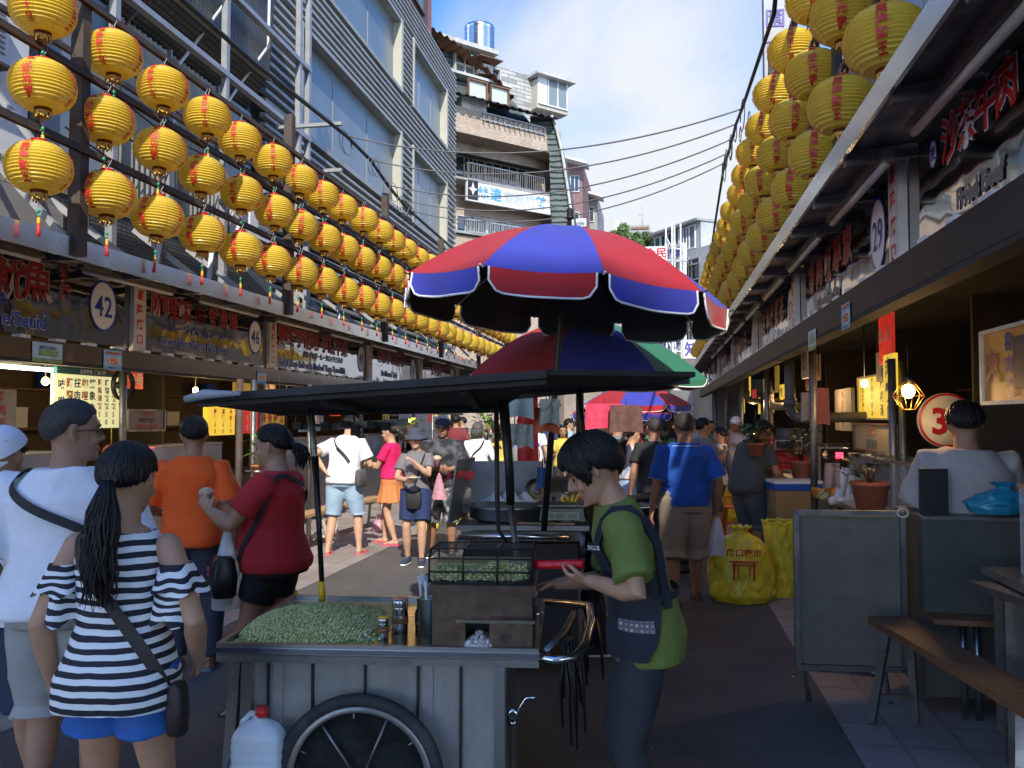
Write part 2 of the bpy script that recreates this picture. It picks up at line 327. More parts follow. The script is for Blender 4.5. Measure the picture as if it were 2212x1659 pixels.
def window(parent, fr, w, h, frm, glass, fw=.06, dep=.06, nx=1, ny=1, name='window', curtain=None):
 """window part: frame mesh with pane child; fr=(centre,u,n outward)"""
 o, u, n = (Vector(k) for k in fr); v = Z3; mb = MB()
 def slab(a0, a1, b0, b1, d0, d1, m, q):
  pts = [o + u * a + v * b + n * d for a in (a0, a1) for b in (b0, b1) for d in (d0, d1)]
  q.add([tuple(p) for p in pts], [(0, 1, 3, 2), (4, 6, 7, 5), (0, 4, 5, 1), (2, 3, 7, 6), (0, 2, 6, 4), (1, 5, 7, 3)], m)
 slab(-w / 2, w / 2, h / 2 - fw, h / 2, 0, dep, frm, mb); slab(-w / 2, w / 2, -h / 2, -h / 2 + fw, 0, dep + .015, frm, mb)
 for i in range(nx + 1):
  x = -w / 2 + (w - fw) * i / nx; slab(x, x + fw, -h / 2 + fw, h / 2 - fw, 0, dep - .004, frm, mb)
 for j in range(1, ny):
  y = -h / 2 + h * j / ny; slab(-w / 2 + fw, w / 2 - fw, y - fw / 2, y + fw / 2, 0, dep - .012, frm, mb)
 f = mb.build(name, frm, parent); q = MB(); slab(-w / 2 + fw / 2, w / 2 - fw / 2, -h / 2 + fw / 2, h / 2 - fw / 2, .006, .02, glass, q); q.build('pane', glass, f)
 if curtain:
  q = MB(); slab(-w / 2 + fw / 2, -w / 2 + w * curtain, -h / 2 + fw, h / 2 - fw, .021, .026, white_paint, q); q.build('curtain', white_paint, f)
 return f
def ac_unit(parent, c, n, s=1.0, name='air_conditioner'):
 n = Vector(n).normalized(); u = n.cross(Z3); c = Vector(c); mb = MB(); q = Matrix((u, n, Z3)).transposed()
 mb.box(c, (.8 * s, .34 * s, .55 * s), white_paint, rot=q)
 for i in range(8): mb.box(c + n * .175 * s + Z3 * (.2 - i * .055) * s - u * .1 * s, (.5 * s, .012, .02 * s), concrete, rot=q)
 mb.box(c - Z3 * .3 * s, (.85 * s, .4 * s, .03), rusty, rot=q)
 return mb.build(name, None, parent)
bl = empty('office_building', (-6.2, 18, 0), 'big grey office building with louvre bands and tall blind windows above the left stalls', 'building')
def loc(mb, name, parent, m=None): 
 o = mb.build(name, m, parent, loc=tuple(parent.location)); o.location = (0, 0, 0); return o
def wloc(parent): return Vector(parent.location)
bo = wloc(bl)
mb = MB(); mb.bb((-6.5, 12.25, 2.98), (-14, 24.85, 12.38), gap); loc(mb, 'wall', bl)
zr = [(6.67, 8.69), (9.68, 11.5)]; yc = [(13.5, 19.4), (20.3, 23.85)]
def band(y0, y1, z0, z1, n, x=-6.2, flip=1):
 mb = MB(); s = (z1 - z0) / n
 for i in range(n):
  z = z0 + s * i
  pr = [(0, .0), (.10, .015), (.10, s * .46), (0, s * .58)]
  vs = [(x - .06 + p[0], y, z + p[1]) for y in (y0, y1) for p in pr]
  mb.add(vs, [(0, 1, 2, 3), (7, 6, 5, 4), (0, 4, 5, 1), (1, 5, 6, 2), (2, 6, 7, 3), (3, 7, 4, 0)], louv)
 return loc(mb, 'louvre_band', bl)
band(12.2, 24.9, 11.55, 12.4, 6); band(12.2, 24.9, 8.74, 9.63, 6); band(12.2, 24.9, 5.4, 6.62, 8); band(12.2, 24.9, 3.6, 5.38, 11)
for z0, z1 in zr:
 for y0, y1 in ((12.2, 13.45), (19.45, 20.25), (23.9, 24.9)): band(y0, y1, z0 + .04, z1, 12)
 for y0, y1 in yc:
  f = MB(); x = -6.2
  f.bb((x - .3, y1 - .14, z0), (x + .05, y1, z1), cream_fr); f.bb((x - .3, y0, z0), (x + .05, y0 + .1, z1), cream_fr)
  f.bb((x - .3, y0 + .1, z0), (x + .04, y1 - .14, z0 + .09), louv); f.bb((x - .3, y0 + .1, z1 - .08), (x + .04, y1 - .14, z1), louv)
  f = loc(f, 'window', bl); q = MB(); q.bb((x - .2, y0 + .1, z0 + .09), (x - .17, y1 - .14, z1 - .08), blue_glass)
  for k in range(1, 3): yy = y0 + (y1 - y0) * k / 3; q.bb((x - .169, yy - .012, z0 + .09), (x - .16, yy + .012, z1 - .08), louv)
  loc(q, 'pane', bl).parent = f
mb = MB(); mb.bb((-6.8, 10, 12.45), (-15, 24.2, 26), tile_brown); mb.bb((-6.79, 23.9, 12.5), (-8.5, 24.23, 26), tile_brick)
loc(mb, 'upper_storeys', bl)
for yy, zz in ((20.6, 14.5), (22.6, 14.5), (20.6, 17.6), (22.6, 17.6)):
 w_ = window(bl, (Vector((-6.79, yy, zz)) - bo, Y3, X3), 1.4, 1.9, rusty, blue_glass, nx=2)
bd = empty('apartment_building', (-6.4, 7, 0), 'old apartment block faced in dark mosaic tile behind the near lanterns on the left', 'building'); bo2 = wloc(bd)
mb = MB(); mb.bb((-6.4, 7.25, 2.98), (-12, 12.15, 14), tile_dark); loc(mb, 'wall', bd)
mb = MB()  # slanting tile bay
vs = [(-6.4, 7.3, 6.5), (-5.85, 7.3, 6.9), (-5.75, 7.3, 8.6), (-6.4, 7.3, 8.8), (-6.4, 12.0, 6.5), (-5.85, 11.7, 6.9), (-5.75, 11.7, 8.6), (-6.4, 12.0, 8.8)]
mb.add(vs, [(0, 1, 2, 3), (7, 6, 5, 4), (0, 4, 5, 1), (1, 5, 6, 2), (2, 6, 7, 3)], tile_dark)
mb.bar((-5.84, 7.3, 6.86), (-5.84, 11.7, 6.86), .07, .07, tile_pale); mb.bar((-5.74, 7.3, 8.63), (-5.74, 11.7, 8.63), .1, .1, tile_pale)
loc(mb, 'tiled_bay', bd)
mb = MB(); mb.bb((-6.0, 6.9, 3.05), (-6.4, 12.1, 3.95), tile_dark); mb.bb((-5.98, 6.9, 3.95), (-6.41, 12.1, 4.05), tile_pale); loc(mb, 'tiled_ledge', bd)
corr = mat('corrugated_beige', (.36, .33, .26), .5, .2, var=.15, dirt=.3, dcol=(.22, .10, .05), ds=1.5, streak=1)
corr2 = mat('frosted_panel', (.20, .24, .26), .3, var=.2, vs=1, dirt=.3, dcol=(.3, .3, .27), ds=1, streak=1)
for y0, y1, m_ in ((7.4, 8.5, corr2), (8.55, 9.7, corr), (9.75, 10.9, corr), (10.95, 12.0, corr2)):
 mb = MB(); mb.grid(lambda u, v: (-6.3 + .025 * math.sin(u * (y1 - y0) / .11 * 2 * PI) * (m_ is corr), y0 + u * (y1 - y0), 4.1 + v * 2.35), 60, 1, m_)
 mb.bb((-6.32, y0 - .03, 4.08), (-6.24, y0, 6.47), galv); o = loc(mb, 'wall_panel', bd)
for yy in (7.9, 9.3, 10.8): window(bd, (Vector((-6.39, yy, 9.8)) - bo2, Y3, X3), 1.1, 1.5, cream_fr, blue_glass, nx=2)
mb = MB()
for i in range(14): mb.bar((-6.3, 7.4 + i * .33, 9.0), (-6.3, 7.4 + i * .33, 10.6), .018, .018, rusty)
for z in (9.05, 9.8, 10.55): mb.bar((-6.29, 7.3, z), (-6.29, 12, z), .02, .03, rusty)
loc(mb, 'window_grille', bd)
bw = empty('white_building', (-6.2, 3, 0), 'plain white walled building at the far left edge behind the nearest lanterns', 'building')
mb = MB(); mb.bb((-6.1, -1, 2.98), (-12, 7.1, 9.5), white_paint); loc(mb, 'wall', bw)
mb = MB(); mb.bb((-5.6, -5, 3.0), (-6.1, 7.0, 3.7), concrete); mb.bb((-5.98, 6.0, 3.7), (-6.1, 7.0, 4.1), tile_pale); loc(mb, 'ledge', bw)
for zz in (7.8,):
 for yy in (1.5, 4.5): window(bw, (Vector((-6.09, yy, zz)) - wloc(bw), Y3, X3), 1.4, 1.4, cream_fr, blue_glass, nx=2)
bb_ = empty('added_shade_tower', (6, -25, 0), 'unseen tower added far behind the viewer to shade the near street', 'building')  # added out of view, placed and sized to block sun from the near street
mb = MB(); mb.bb((-2, -25, 0), (13.5, -33, 28), cream); loc(mb, 'wall', bb_)
for i in range(4):
 for z in range(4, 26, 4): window(bb_, (Vector((0 + i * 3.6, -24.98, z)) - wloc(bb_), X3, Y3), 1.8, 1.5, galv, blue_glass, nx=2)
pale_r = brick_mat('grey_tile_right', (.34, .34, .32), (.30, .30, .29), (.16, .16, .15), 1.0, w=.24, h=.07, ms=.01, rough=.6, axes='YZ', var=.3)
br = empty('tiled_building', (2.9, 4, 0), 'grey tiled town house rising behind the right row of lanterns', 'building')
mb = MB(); mb.bb((2.7, -3.5, 3.3), (9, 12.5, 8.9), pale_r); loc(mb, 'wall', br)
for yy in (0, 3, 6, 9.5): window(br, (Vector((2.69, yy, 6.2)) - wloc(br), Y3, -X3), 1.6, 1.5, galv, blue_glass, nx=2)
br2 = empty('tiled_building', (3.1, 18, 0), 'low cream town house farther along the right stalls', 'building')
mb = MB(); mb.bb((2.9, 12.6, 3.3), (9, 29, 5.6), cream); loc(mb, 'wall', br2)
for yy in (15, 18, 21, 24): window(br2, (Vector((2.89, yy, 4.7)) - wloc(br2), Y3, -X3), 1.4, 1.0, galv, blue_glass, nx=2)
wdir = Vector((math.sin(R(45)), math.cos(R(45)), 0)); wn = Vector((wdir.y, -wdir.x, 0))
P0 = at(950, 903, 34); P0.z = 0
stucco = mat('peach_stucco', (.44, .35, .27), .85, var=.12, vs=2, dirt=.4, dcol=(.22, .15, .09), ds=.7, bump=1.0, bs=9, bdist=.05, streak=1)
slate = mat('green_slate', (.085, .115, .105), .6, var=.3, vs=1.5, dirt=.2, dcol=(.16, .15, .12), ds=1)
nt_, b_, L_ = nodes_of(slate)
tc_ = N(nt_, 'ShaderNodeTexCoord'); wv = N(nt_, 'ShaderNodeTexWave', wave_type='BANDS', bands_direction='Z'); wv.inputs['Scale'].default_value = 1.3; wv.inputs['Distortion'].default_value = 1.5; wv.inputs['Detail Scale'].default_value = 3
L_(tc_.outputs['Object'], wv.inputs['Vector']); bp_ = N(nt_, 'ShaderNodeBump'); bp_.inputs['Strength'].default_value = .9; bp_.inputs['Distance'].default_value = .08; L_(wv.outputs[1], bp_.inputs['Height']); L_(bp_.outputs[0], b_.inputs['Normal'])
trim = mat('weathered_trim', (.50, .50, .46), .7, var=.2, vs=1, dirt=.4, dcol=(.2, .13, .08), ds=1.2)
rust_sheet = mat('rusty_sheet', (.20, .10, .06), .8, var=.4, vs=2, dirt=.4, dcol=(.06, .04, .03))
navy_glass = mat('dark_window', (.035, .05, .075), .08, var=.3, vs=2, spec=.9)
sign_w = mat('faded_sign', (.66, .68, .68), .5, var=.05, dirt=.35, dcol=(.42, .34, .24), ds=.9, streak=1)
fb = empty('hotel_building', tuple(P0), 'weathered peach apartment block with green slate mansard roof at the street end', 'building')
def wp(u, z, out=0.0): return wdir * u + wn * out + Z3 * z          # local to fb
def wu(px):                                                        # facade coordinate of an image column
 r = ray(px, 903); r.z = 0; e = EYE.copy(); e.z = 0
 a = Matrix(((r.x, -wdir.x), (r.y, -wdir.y))).inverted() @ Vector(((P0 - e).x, (P0 - e).y)); return a[1]
def wz(px, py):
 u = wu(px); p = P0 + wdir * u; d = (p - EYE).dot(FWD); return at(px, py, d).z if True else 0
def quadslab(mb, pts, th, m):
 """pts: 4 local points, extruded backwards along -wn"""
 a = [Vector(p) for p in pts]; vs = a + [p - wn * th for p in a]
 mb.add([tuple(p) for p in vs], [(0, 1, 2, 3), (7, 6, 5, 4), (0, 4, 5, 1), (1, 5, 6, 2), (2, 6, 7, 3), (3, 7, 4, 0)], m)
def wall(mb, u0, u1, z0, z1, out, th, m): quadslab(mb, [wp(u0, z0, out), wp(u1, z0, out), wp(u1, z1, out), wp(u0, z1, out)], th, m)
uE = wu(1188); za = lambda py: wz(1000, py)
mb = MB(); wall(mb, -6, uE, 0, za(230), 0, 9, stucco); mb.build('wall', None, fb)
mb = MB(); wall(mb, -4, wu(1180), za(300), za(245), 1.1, 1.09, stucco); mb.build('balcony_parapet', None, fb)
mb = MB(); wall(mb, -4, wu(1182), za(560), za(515), .8, .79, stucco); mb.build('lower_parapet', None, fb)
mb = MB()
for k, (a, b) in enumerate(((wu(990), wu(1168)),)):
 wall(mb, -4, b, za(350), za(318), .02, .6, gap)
sg = MB(); wall(sg, wu(981), wu(1186), za(440), za(398), .95, .12, sign_w); sgo = sg.build('sign_board', None, fb)
lt_ = MB()
def wfr(px, py, out): return (wp(wu(px), wz(px, py), out), wdir, Z3)
sm = mat('faded_blue_ink', (.10, .32, .60), .5, var=.1); sf = mat('very_faded_ink', (.47, .50, .53), .5); sr = mat('faded_red_ink', (.75, .45, .36), .5)
for ch, px, py, m_ in (('絲', 1017, 422, sm), ('達', 1044, 426, sm), ('商', 1072, 432, sf), ('務', 1095, 436, sf), ('旅', 1118, 440, sf), ('館', 1141, 443, sm)):
 lt_.text(ch, wfr(px, py, .957), .58, m_, .03)
lt_.text('↑', wfr(1165, 444, .957), .95, sr, .02)
c = wp(wu(994), wz(994, 415), .96); lt_.box(c, (.5, .01, .8), ink_black, rot=Matrix((wdir, wn, Z3)).transposed())
d_ = [c + wn * .012 + wdir * a + Z3 * b for a, b in ((0, .34), (.07, .09), (.22, .05), (.07, -.04), (0, -.22), (-.07, -.04), (-.22, .05), (-.07, .09))]
lt_.add([tuple(p) for p in d_], [tuple(range(8))], ink_white)
lt_.build('lettering', None, sgo)
for (py0, py1, pxs) in ((337, 372, (1000, 1028, 1062, 1098, 1135)), (468, 505, (1003, 1032, 1066, 1100, 1132, 1158)), (258, 280, (1075, 1110, 1150))):
 for px in pxs:
  window(fb, (wp(wu(px), (za(py0) + za(py1)) / 2 , .01), wdir, wn), .92, za(py0) - za(py1) + .3, trim, navy_glass, nx=2, ny=1)
def railing(name, u0, u1, z0, z1, out, n, m, sag=.0, bulge=0):
 mb = MB()
 for z in (z0, z1): mb.bar(wp(u0, z, out), wp(u1, z, out), .05, .05, m)
 for i in range(n + 1):
  u = u0 + (u1 - u0) * i / n
  if bulge: mb.tube([wp(u, z1, out), wp(u, (z0 * 1.6 + z1 * .4) / 2, out), wp(u, z0 - .1, out + bulge), wp(u, z0 - .12, out)], .02, m, 5)
  else: mb.bar(wp(u, z0, out), wp(u, z1, out), .025, .025, m)
 for u in (u0, u1): mb.bar(wp(u, z1, out), wp(u, z1, 0), .04, .04, m)
 return mb.build(name, None, fb)
railing('railing', wu(984), wu(1150), za(390), za(358), .9, 34, steel_dark)
railing('railing', wu(984), wu(1172), za(505), za(480), .9, 40, galv)
railing('railing', wu(1010), wu(1142), za(262), za(247), 1.15, 12, galv, bulge=.15)
for (py) in (392, 507): 
 mb = MB(); wall(mb, -4, wu(1180), za(py + 5), za(py), .95, .9, concrete); mb.build('balcony_floor', None, fb)
mb = MB(); u0, u1 = -4, wu(1160)
mb.grid(lambda u, v: wp(u0 + (u1 - u0) * u, za(203) - v * .55 + .05 * math.sin(u * 150), .3 + 1.4 * v), 120, 2, soot_shade); mb.build('corrugated_awning', None, fb)
mb = MB(); mb.grid(lambda u, v: wp(u0 + (u1 - u0) * u, za(330) - v * .25, .0 + 1.1 * v), 60, 1, soot_shade); mb.build('window_hood', None, fb)
mb = MB(); u1 = wu(1118)
quadslab(mb, [wp(-5, za(235), .45), wp(wu(1140), za(235), .45), wp(u1 - .3, za(147), -.5), wp(-5, za(147), -.5)], 3, slate)
mb.build('mansard_roof', None, fb)
mb = MB(); quadslab(mb, [wp(-5, za(147), -.35), wp(wu(1098), za(147), -.35), wp(wu(1085), za(68), -.7), wp(-5, za(68), -.7)], 4, slate); mb.build('upper_storey', None, fb)
mb = MB(); wall(mb, -5, wu(1086), za(70), za(60), -.3, 4, trim); wall(mb, -5, wu(1106), za(148), za(142), .05, 1, trim); mb.build('cornice', None, fb)
mb = MB(); uu = wu(1102)
mb.grid(lambda u, v: wp(-5 + (uu + 5) * u, za(58) - (u ** 3) * 2.3 + .07 * math.sin(u * 160) + .1 * v, .35 - 4.5 * v), 120, 1, rust_sheet); mb.build('roof_sheet', None, fb)
for px, py, w_, h_ in ((1022, 190, .98, .95), (1070, 203, .98, .95)):
 window(fb, (wp(wu(px), wz(px, py), .25), wdir, wn), w_, h_, rust_sheet, mat('blind_white', (.50, .54, .51), .4, var=.04), dep=.12)
window(fb, (wp(wu(1010), za(117), -.45), wdir, wn), 1.0, 1.0, trim, blue_glass, nx=2, ny=2, dep=.2)
window(fb, (wp(wu(1078), wz(1078, 150), -.42), wdir, wn), .5, .9, trim, navy_glass, dep=.2)
ac_unit(fb, wp(wu(1049), wz(1049, 135), -.15), wn, .85); ac_unit(fb, wp(wu(994), za(240), .8), wn, 1.5)
mb = MB(); mb.box(wp(wu(1049), wz(1049, 117), .0), (1.2, .9, .04), rust_sheet, rot=Matrix((wdir, wn, Z3)).transposed()); mb.build('rain_hood', None, fb)
C1 = P0 + wdir * uE; C1l = C1 - P0; side = Vector((-.05, 1, 0)).normalized()
mb = MB(); a = C1l; b = C1l + side * 30
def zz(px, py, d): return at(px, py, d).z
h1 = za(300); vs = [a, b, b + Z3 * (h1 - 3.6), a + Z3 * (h1 - .4)]
mb.add([tuple(p) for p in vs], [(0, 1, 2, 3)], stucco); mb.build('side_wall', None, fb)
mb = MB(); o_ = X3 * .15
pts = [a + o_ + Z3 * (h1 - 6.6), a + side * 20 + o_ + Z3 * (h1 - 8.5), a + side * 13 - X3 * .6 + Z3 * (za(262) - .6), a - X3 * 1.0 + Z3 * za(246)]
mb.add([tuple(p) for p in pts] + [tuple(p - X3 * 1.2) for p in pts], [(0, 1, 2, 3), (7, 6, 5, 4), (0, 4, 5, 1), (1, 5, 6, 2), (2, 6, 7, 3), (3, 7, 4, 0)], slate); mb.build('side_roof', None, fb)
px_ = ((1145, 250), (1192, 254), (1203, 285), (1214, 330), (1226, 405), (1240, 500), (1246, 600), (1200, 600), (1190, 440), (1186, 322), (1146, 306)); sd_ = [at(a, b, 36.3) - P0 for a, b in px_]
mb = MB(); n_ = len(sd_); mb.add([tuple(p) for p in sd_] + [tuple(p + Vector((0, 2.5, 0))) for p in sd_], [tuple(range(n_)), tuple(range(2 * n_ - 1, n_ - 1, -1))] + [(i, i + n_, (i + 1) % n_ + n_, (i + 1) % n_) for i in range(n_)], slate); mb.build('slate_gable', None, fb)
mb = MB(); mb.tube([sd_[k] + Vector((0, -.1, .05)) for k in range(1, 7)], .07, trim, 6); mb.build('gable_trim', None, fb)
def tank(px, py, d, r, h, label, mats=None):
 p = at(px, py, d); mb = MB(); prof = [(0, -h), (r, -h)]
 for i in range(14): prof += [(r * (1.0 if i % 2 else .97), -h + h * (i + .5) / 14)]
 prof += [(r, 0), (r * .95, .06), (r * .45, r * .26), (r * .2, r * .3), (r * .2, r * .4), (0, r * .42)]
 t = empty('water_tank', p - Z3 * h, label, 'water tank'); mb.lathe([(a, b + h) for a, b in prof], chrome, 28); mb.build('tank', None, t)
 q = MB()
 for k in range(4): an = PI / 4 + k * PI / 2; q.bar((r * .8 * math.cos(an), r * .8 * math.sin(an), 0), (r * .9 * math.cos(an), r * .9 * math.sin(an), -1.2), .07, .07, rusty)
 q.build('stand', None, t); return t
tank(1036, 62, 38, .7, 1.5, 'ribbed steel water tank on the roof of the weathered peach block')
rw = brick_mat('white_strip_tile', (.50, .50, .45), (.26, .26, .24), (.18, .18, .165), 1.0, w=.7, h=.2, ms=.02, rough=.6, axes='XZ', var=.2)
pc = at(1150, 903, 42); rb = empty('rooftop_house', (pc.x, pc.y, 0), 'white tiled rooftop house with a bay of curtained windows behind the mansard', 'building')
q = Matrix((wdir, wn, Z3)).transposed(); zt, zb = zz(1130, 152, 42), zz(1130, 285, 42)
mb = MB(); mb.box((wdir * -.6) + Z3 * (zt + zb) / 2 - wn * 1.6, (3.9, 3.2, zt - zb), rw, rot=q); mb.build('wall', None, rb)
mb = MB(); zc, zd = zz(1185, 175, 42), zz(1185, 228, 42)
mb.box(wdir * .95 + wn * .15 + Z3 * ((zt - .3 + zd) / 2), (2.0, .7, zt - .3 - zd), MATS['cream_frame'], rot=q); mb.box(wdir * .95 + wn * .25 + Z3 * (zt - .1), (2.5, 1.3, .14), trim, rot=q); mb.build('bay', None, rb)
window(rb, (wdir * .95 + wn * .5 + Z3 * (zd + .95), wdir, wn), 1.9, 1.5, white_paint, blue_glass, nx=3, ny=1, curtain=.3)
for i, (pxl, pxr, d, ytop, col, lab) in enumerate(((1226, 1260, 58, 343, 'maroon', 'narrow maroon house with a white roof hood beyond the peach block'), (1258, 1292, 64, 415, 'grey', 'small grey house with caged balcony at the end of the left row'))):
 pL = at(pxl, 903, d); wdt = (pxr - pxl) / F * d; hz = at(pxl, ytop, d).z
 m_ = mat('maroon_wall', (.22, .12, .11), .8, var=.2, dirt=.3, ds=1) if col == 'maroon' else mat('grey_wall', (.28, .27, .25), .8, var=.2, dirt=.4, ds=1)
 e = empty('town_house', (pL.x, pL.y, 0), lab, 'building'); mb = MB(); mb.bb((0, 0, 0), (wdt, 8, hz), m_); mb.build('wall', None, e)
 mb = MB(); mb.box((wdt * .7, -.3, hz - .2), (wdt * 1.5, 1.6, .15), white_paint, rot=(0, R(18), 0)); mb.build('roof_hood', None, e)
 for k in range(4):
  window(e, (Vector((wdt * .5, -.01, hz - 1.6 - k * 2.6)), X3, -Y3), wdt * .6, 1.2, trim, navy_glass, nx=2)
  if k % 2: 
   mb = MB(); mb.bb((0, -.7, hz - 2.9 - k * 2.6), (wdt * 1.15, 0, hz - 2.8 - k * 2.6), concrete)
   for j in range(9): mb.bar((wdt * 1.15 * j / 8, -.68, hz - 2.8 - k * 2.6), (wdt * 1.15 * j / 8, -.68, hz - 1.9 - k * 2.6), .03, .03, galv)
   mb.bar((0, -.68, hz - 1.9 - k * 2.6), (wdt * 1.15, -.68, hz - 1.9 - k * 2.6), .05, .05, galv); mb.build('balcony', None, e)
 ac_unit(e, (wdt * .9, -.4, hz - 4.5), (0, -1, 0), 1.0)
rd = Vector((-math.sin(R(35)), math.cos(R(35)), 0)); rn = Vector((-rd.y, rd.x, 0))
Pc = at(1530, 903, 40); Pc.z = 0
cb = empty('clinic_building', tuple(Pc), 'pale grey building hung with dental clinic signs beyond the right lanterns', 'building')
def ru(px):
 r = ray(px, 903); a = Matrix(((r.x, -rd.x), (r.y, -rd.y))).inverted() @ Vector((Pc.x, Pc.y)); return a[1]
def rz(px, py):
 p = Pc + rd * ru(px); return at(px, py, (p - EYE).dot(FWD)).z
greyw = mat('grey_panel', (.42, .43, .43), .6, var=.1, dirt=.3, dcol=(.2, .17, .13), ds=1)
qR = Matrix((rd, rn, Z3)).transposed()
def rslab(mb, px0, px1, z0, z1, out, th, m):
 u0, u1 = ru(px0), ru(px1)
 mb.box(rd * (u0 + u1) / 2 + rn * (out - th / 2) + Z3 * (z0 + z1) / 2, (abs(u1 - u0), th, z1 - z0), m, rot=qR)
ztop = rz(1500, 535)
mb = MB(); rslab(mb, 1540, 1395, 0, ztop, 0, 4, greyw); mb.build('wall', None, cb)
green_gl = mat('green_glass', (.06, .14, .11), .15, var=.2, spec=.8)
mb = MB(); rslab(mb, 1500, 1398, ztop, ztop + 1.5, -.5, 3, greyw); rslab(mb, 1502, 1396, ztop + 1.5, ztop + 1.62, -.2, 3.5, galv); mb.build('roof_room', None, cb)
for px in (1413, 1427, 1442, 1458, 1476): window(cb, (rd * ru(px) - rn * .49 + Z3 * (ztop + .8), rd, rn), 1.0, 1.2, white_paint, green_gl if px < 1450 else blue_glass, nx=2)
def rsign(px0, px1, pyc, h, out, txt, ink, size, name='sign_board', lit=None, bw=None, vert=False):
 mb = MB(); zc = rz((px0 + px1) / 2, pyc); rslab(mb, px0, px1, zc - h / 2, zc + h / 2, out, .25, lit or sign_w); s = mb.build(name, None, cb)
 q2 = MB(); n = len(txt)
 for i, ch in enumerate(txt):
  u = ru(px1 + (px0 - px1) * (i + .5) / n); q2.text(ch, (rd * u + rn * (out + .012) + Z3 * zc, -rd, Z3), size, ink, .03)
 q2.build('lettering', None, s)
rsign(1510, 1436, 553, .85, .9, '滕起民牙科', ink_purple, .62)
rsign(1508, 1440, 612, .85, .9, '滕起民牙科', ink_purple, .62)
rsign(1508, 1440, 742, .8, .9, '滕起民牙科', ink_purple, .6)
for k, py in enumerate((580, 592, 660, 690, 715)):
 for px in (1452, 1475, 1498): window(cb, (rd * ru(px) + rn * .01 + Z3 * rz(px, py), rd, rn), 1.3, 1.1, galv, navy_glass, nx=2)
ac_unit(cb, rd * ru(1482) + rn * .5 + Z3 * rz(1482, 583), rn, 1.3)
mb = MB(); u_, o_ = ru(1521), 1.3
for du in (0, .5):
 for do in (0, .5): mb.bar(rd * (u_ + du) + rn * (o_ + do) + Z3 * 3, rd * (u_ + du) + rn * (o_ + do) + Z3 * (ztop + 1), .07, .07, white_paint)
for k in range(22):
 z = 3 + k * .62
 if z > ztop: break
 mb.bar(rd * u_ + rn * (o_ + .5) + Z3 * z, rd * (u_ + .5) + rn * (o_ + .5) + Z3 * (z + .6 * (k % 2)), .05, .05, white_paint); mb.bar(rd * u_ + rn * o_ + Z3 * z, rd * (u_) + rn * (o_ + .5) + Z3 * z, .05, .05, white_paint)
mb.build('lattice_mast', None, cb)
def boxsign(px, py, d, w, h, rows, ink, face, label, name='box_sign', size=.5, rz_=0):
 p = at(px, py, d); e = empty(name, p, label, 'sign', rz=rz_); mb = MB(); mb.box((0, 0, 0), (w, .25, h), face); mb.box((0, .0, 0), (w + .06, .2, h + .06), galv); mb.build('panel', None, e)
 q2 = MB(); n = len(rows)
 for i, t in enumerate(rows): q2.text(t, ((0, -.131, h * (.5 - (i + .5) / n)), X3, Z3), size, ink, .03)
 q2.build('lettering', None, e); mb = MB(); mb.bar((w * .5, .05, 0), (w * .5 + .9, .4, 0), .08, .08, galv); mb.build('bracket', None, e); return e
boxsign(1416, 562, 37, 1.0, 1.15, ('全民', '健保'), ink_red, ink_white, 'white box sign with four red characters left of the clinic board')
boxsign(1494, 755, 34, .7, .75, ('知',), ink_purple, ink_white, 'small white box sign with one purple character below the clinic boards', size=.62)
for k, (px, w_) in enumerate(((1512, .5), (1521, .45), (1529, .5))):
 tank(px, 497 - k, 43 + k * 1.5, .62, 1.5, ['leftmost of three steel water tanks on the clinic roof', 'middle steel water tank on the clinic roof', 'rightmost steel water tank beside the lantern mast'][k])
e = empty('upright_sign', onX(1672, 60, 1.95), 'tall pale upright sign with blue characters half hidden by the right lanterns', 'sign')
mb = MB(); mb.bb((-.16, 0, -1.6), (.35, .25, 1.3), greyw); mb.build('panel', None, e); mb = MB(); mb.text('大園商店', ((0.02, -.012, -.1), X3, Z3), .34, ink_purple, .01, vertical=True, pitch=1.5); mb.build('lettering', None, e)
hill_m = mat('hill_green', (.05, .08, .03), .9, var=.3, vs=.2)
mb = MB(); hp = at(1355, 903, 150)
mb.grid(lambda u, v: (hp.x - 60 + 120 * u, hp.y - 35 + 90 * v, 31.5 * math.exp(-((u - .47) * 3.6) ** 2) * math.sin(min(1, v * 2.6 + .05) * PI / 2)), 40, 14, hill_m)
tag(mb.build('hill'), kind='structure')
bk = empty('hilltop_building', at(1375, 498, 150), 'low concrete building with a mast on the wooded hilltop', 'building')
mb = MB(); mb.bb((-3.2, 0, -3), (2.4, 4, 1.0), concrete); mb.bb((-1.0, -.2, .2), (2.2, .2, .6), rust_sheet); mb.build('wall', None, bk)
mb = MB(); mb.cyl((1, 1, 1), (1, 1, 4.6), .08, galv, 6); mb.cyl((.4, 1, 3), (1.5, 1, 3.2), .06, galv, 6); mb.build('mast', None, bk)
mb = MB(); mb.bb((-3.7, -.4, -1), (-3.2, 0, 1.8), white_paint); mb.build('pillar', None, bk)
leafm = [mat('leaf_a', (.11, .17, .04), .6, var=.25), mat('leaf_b', (.06, .10, .025), .6, var=.25)]
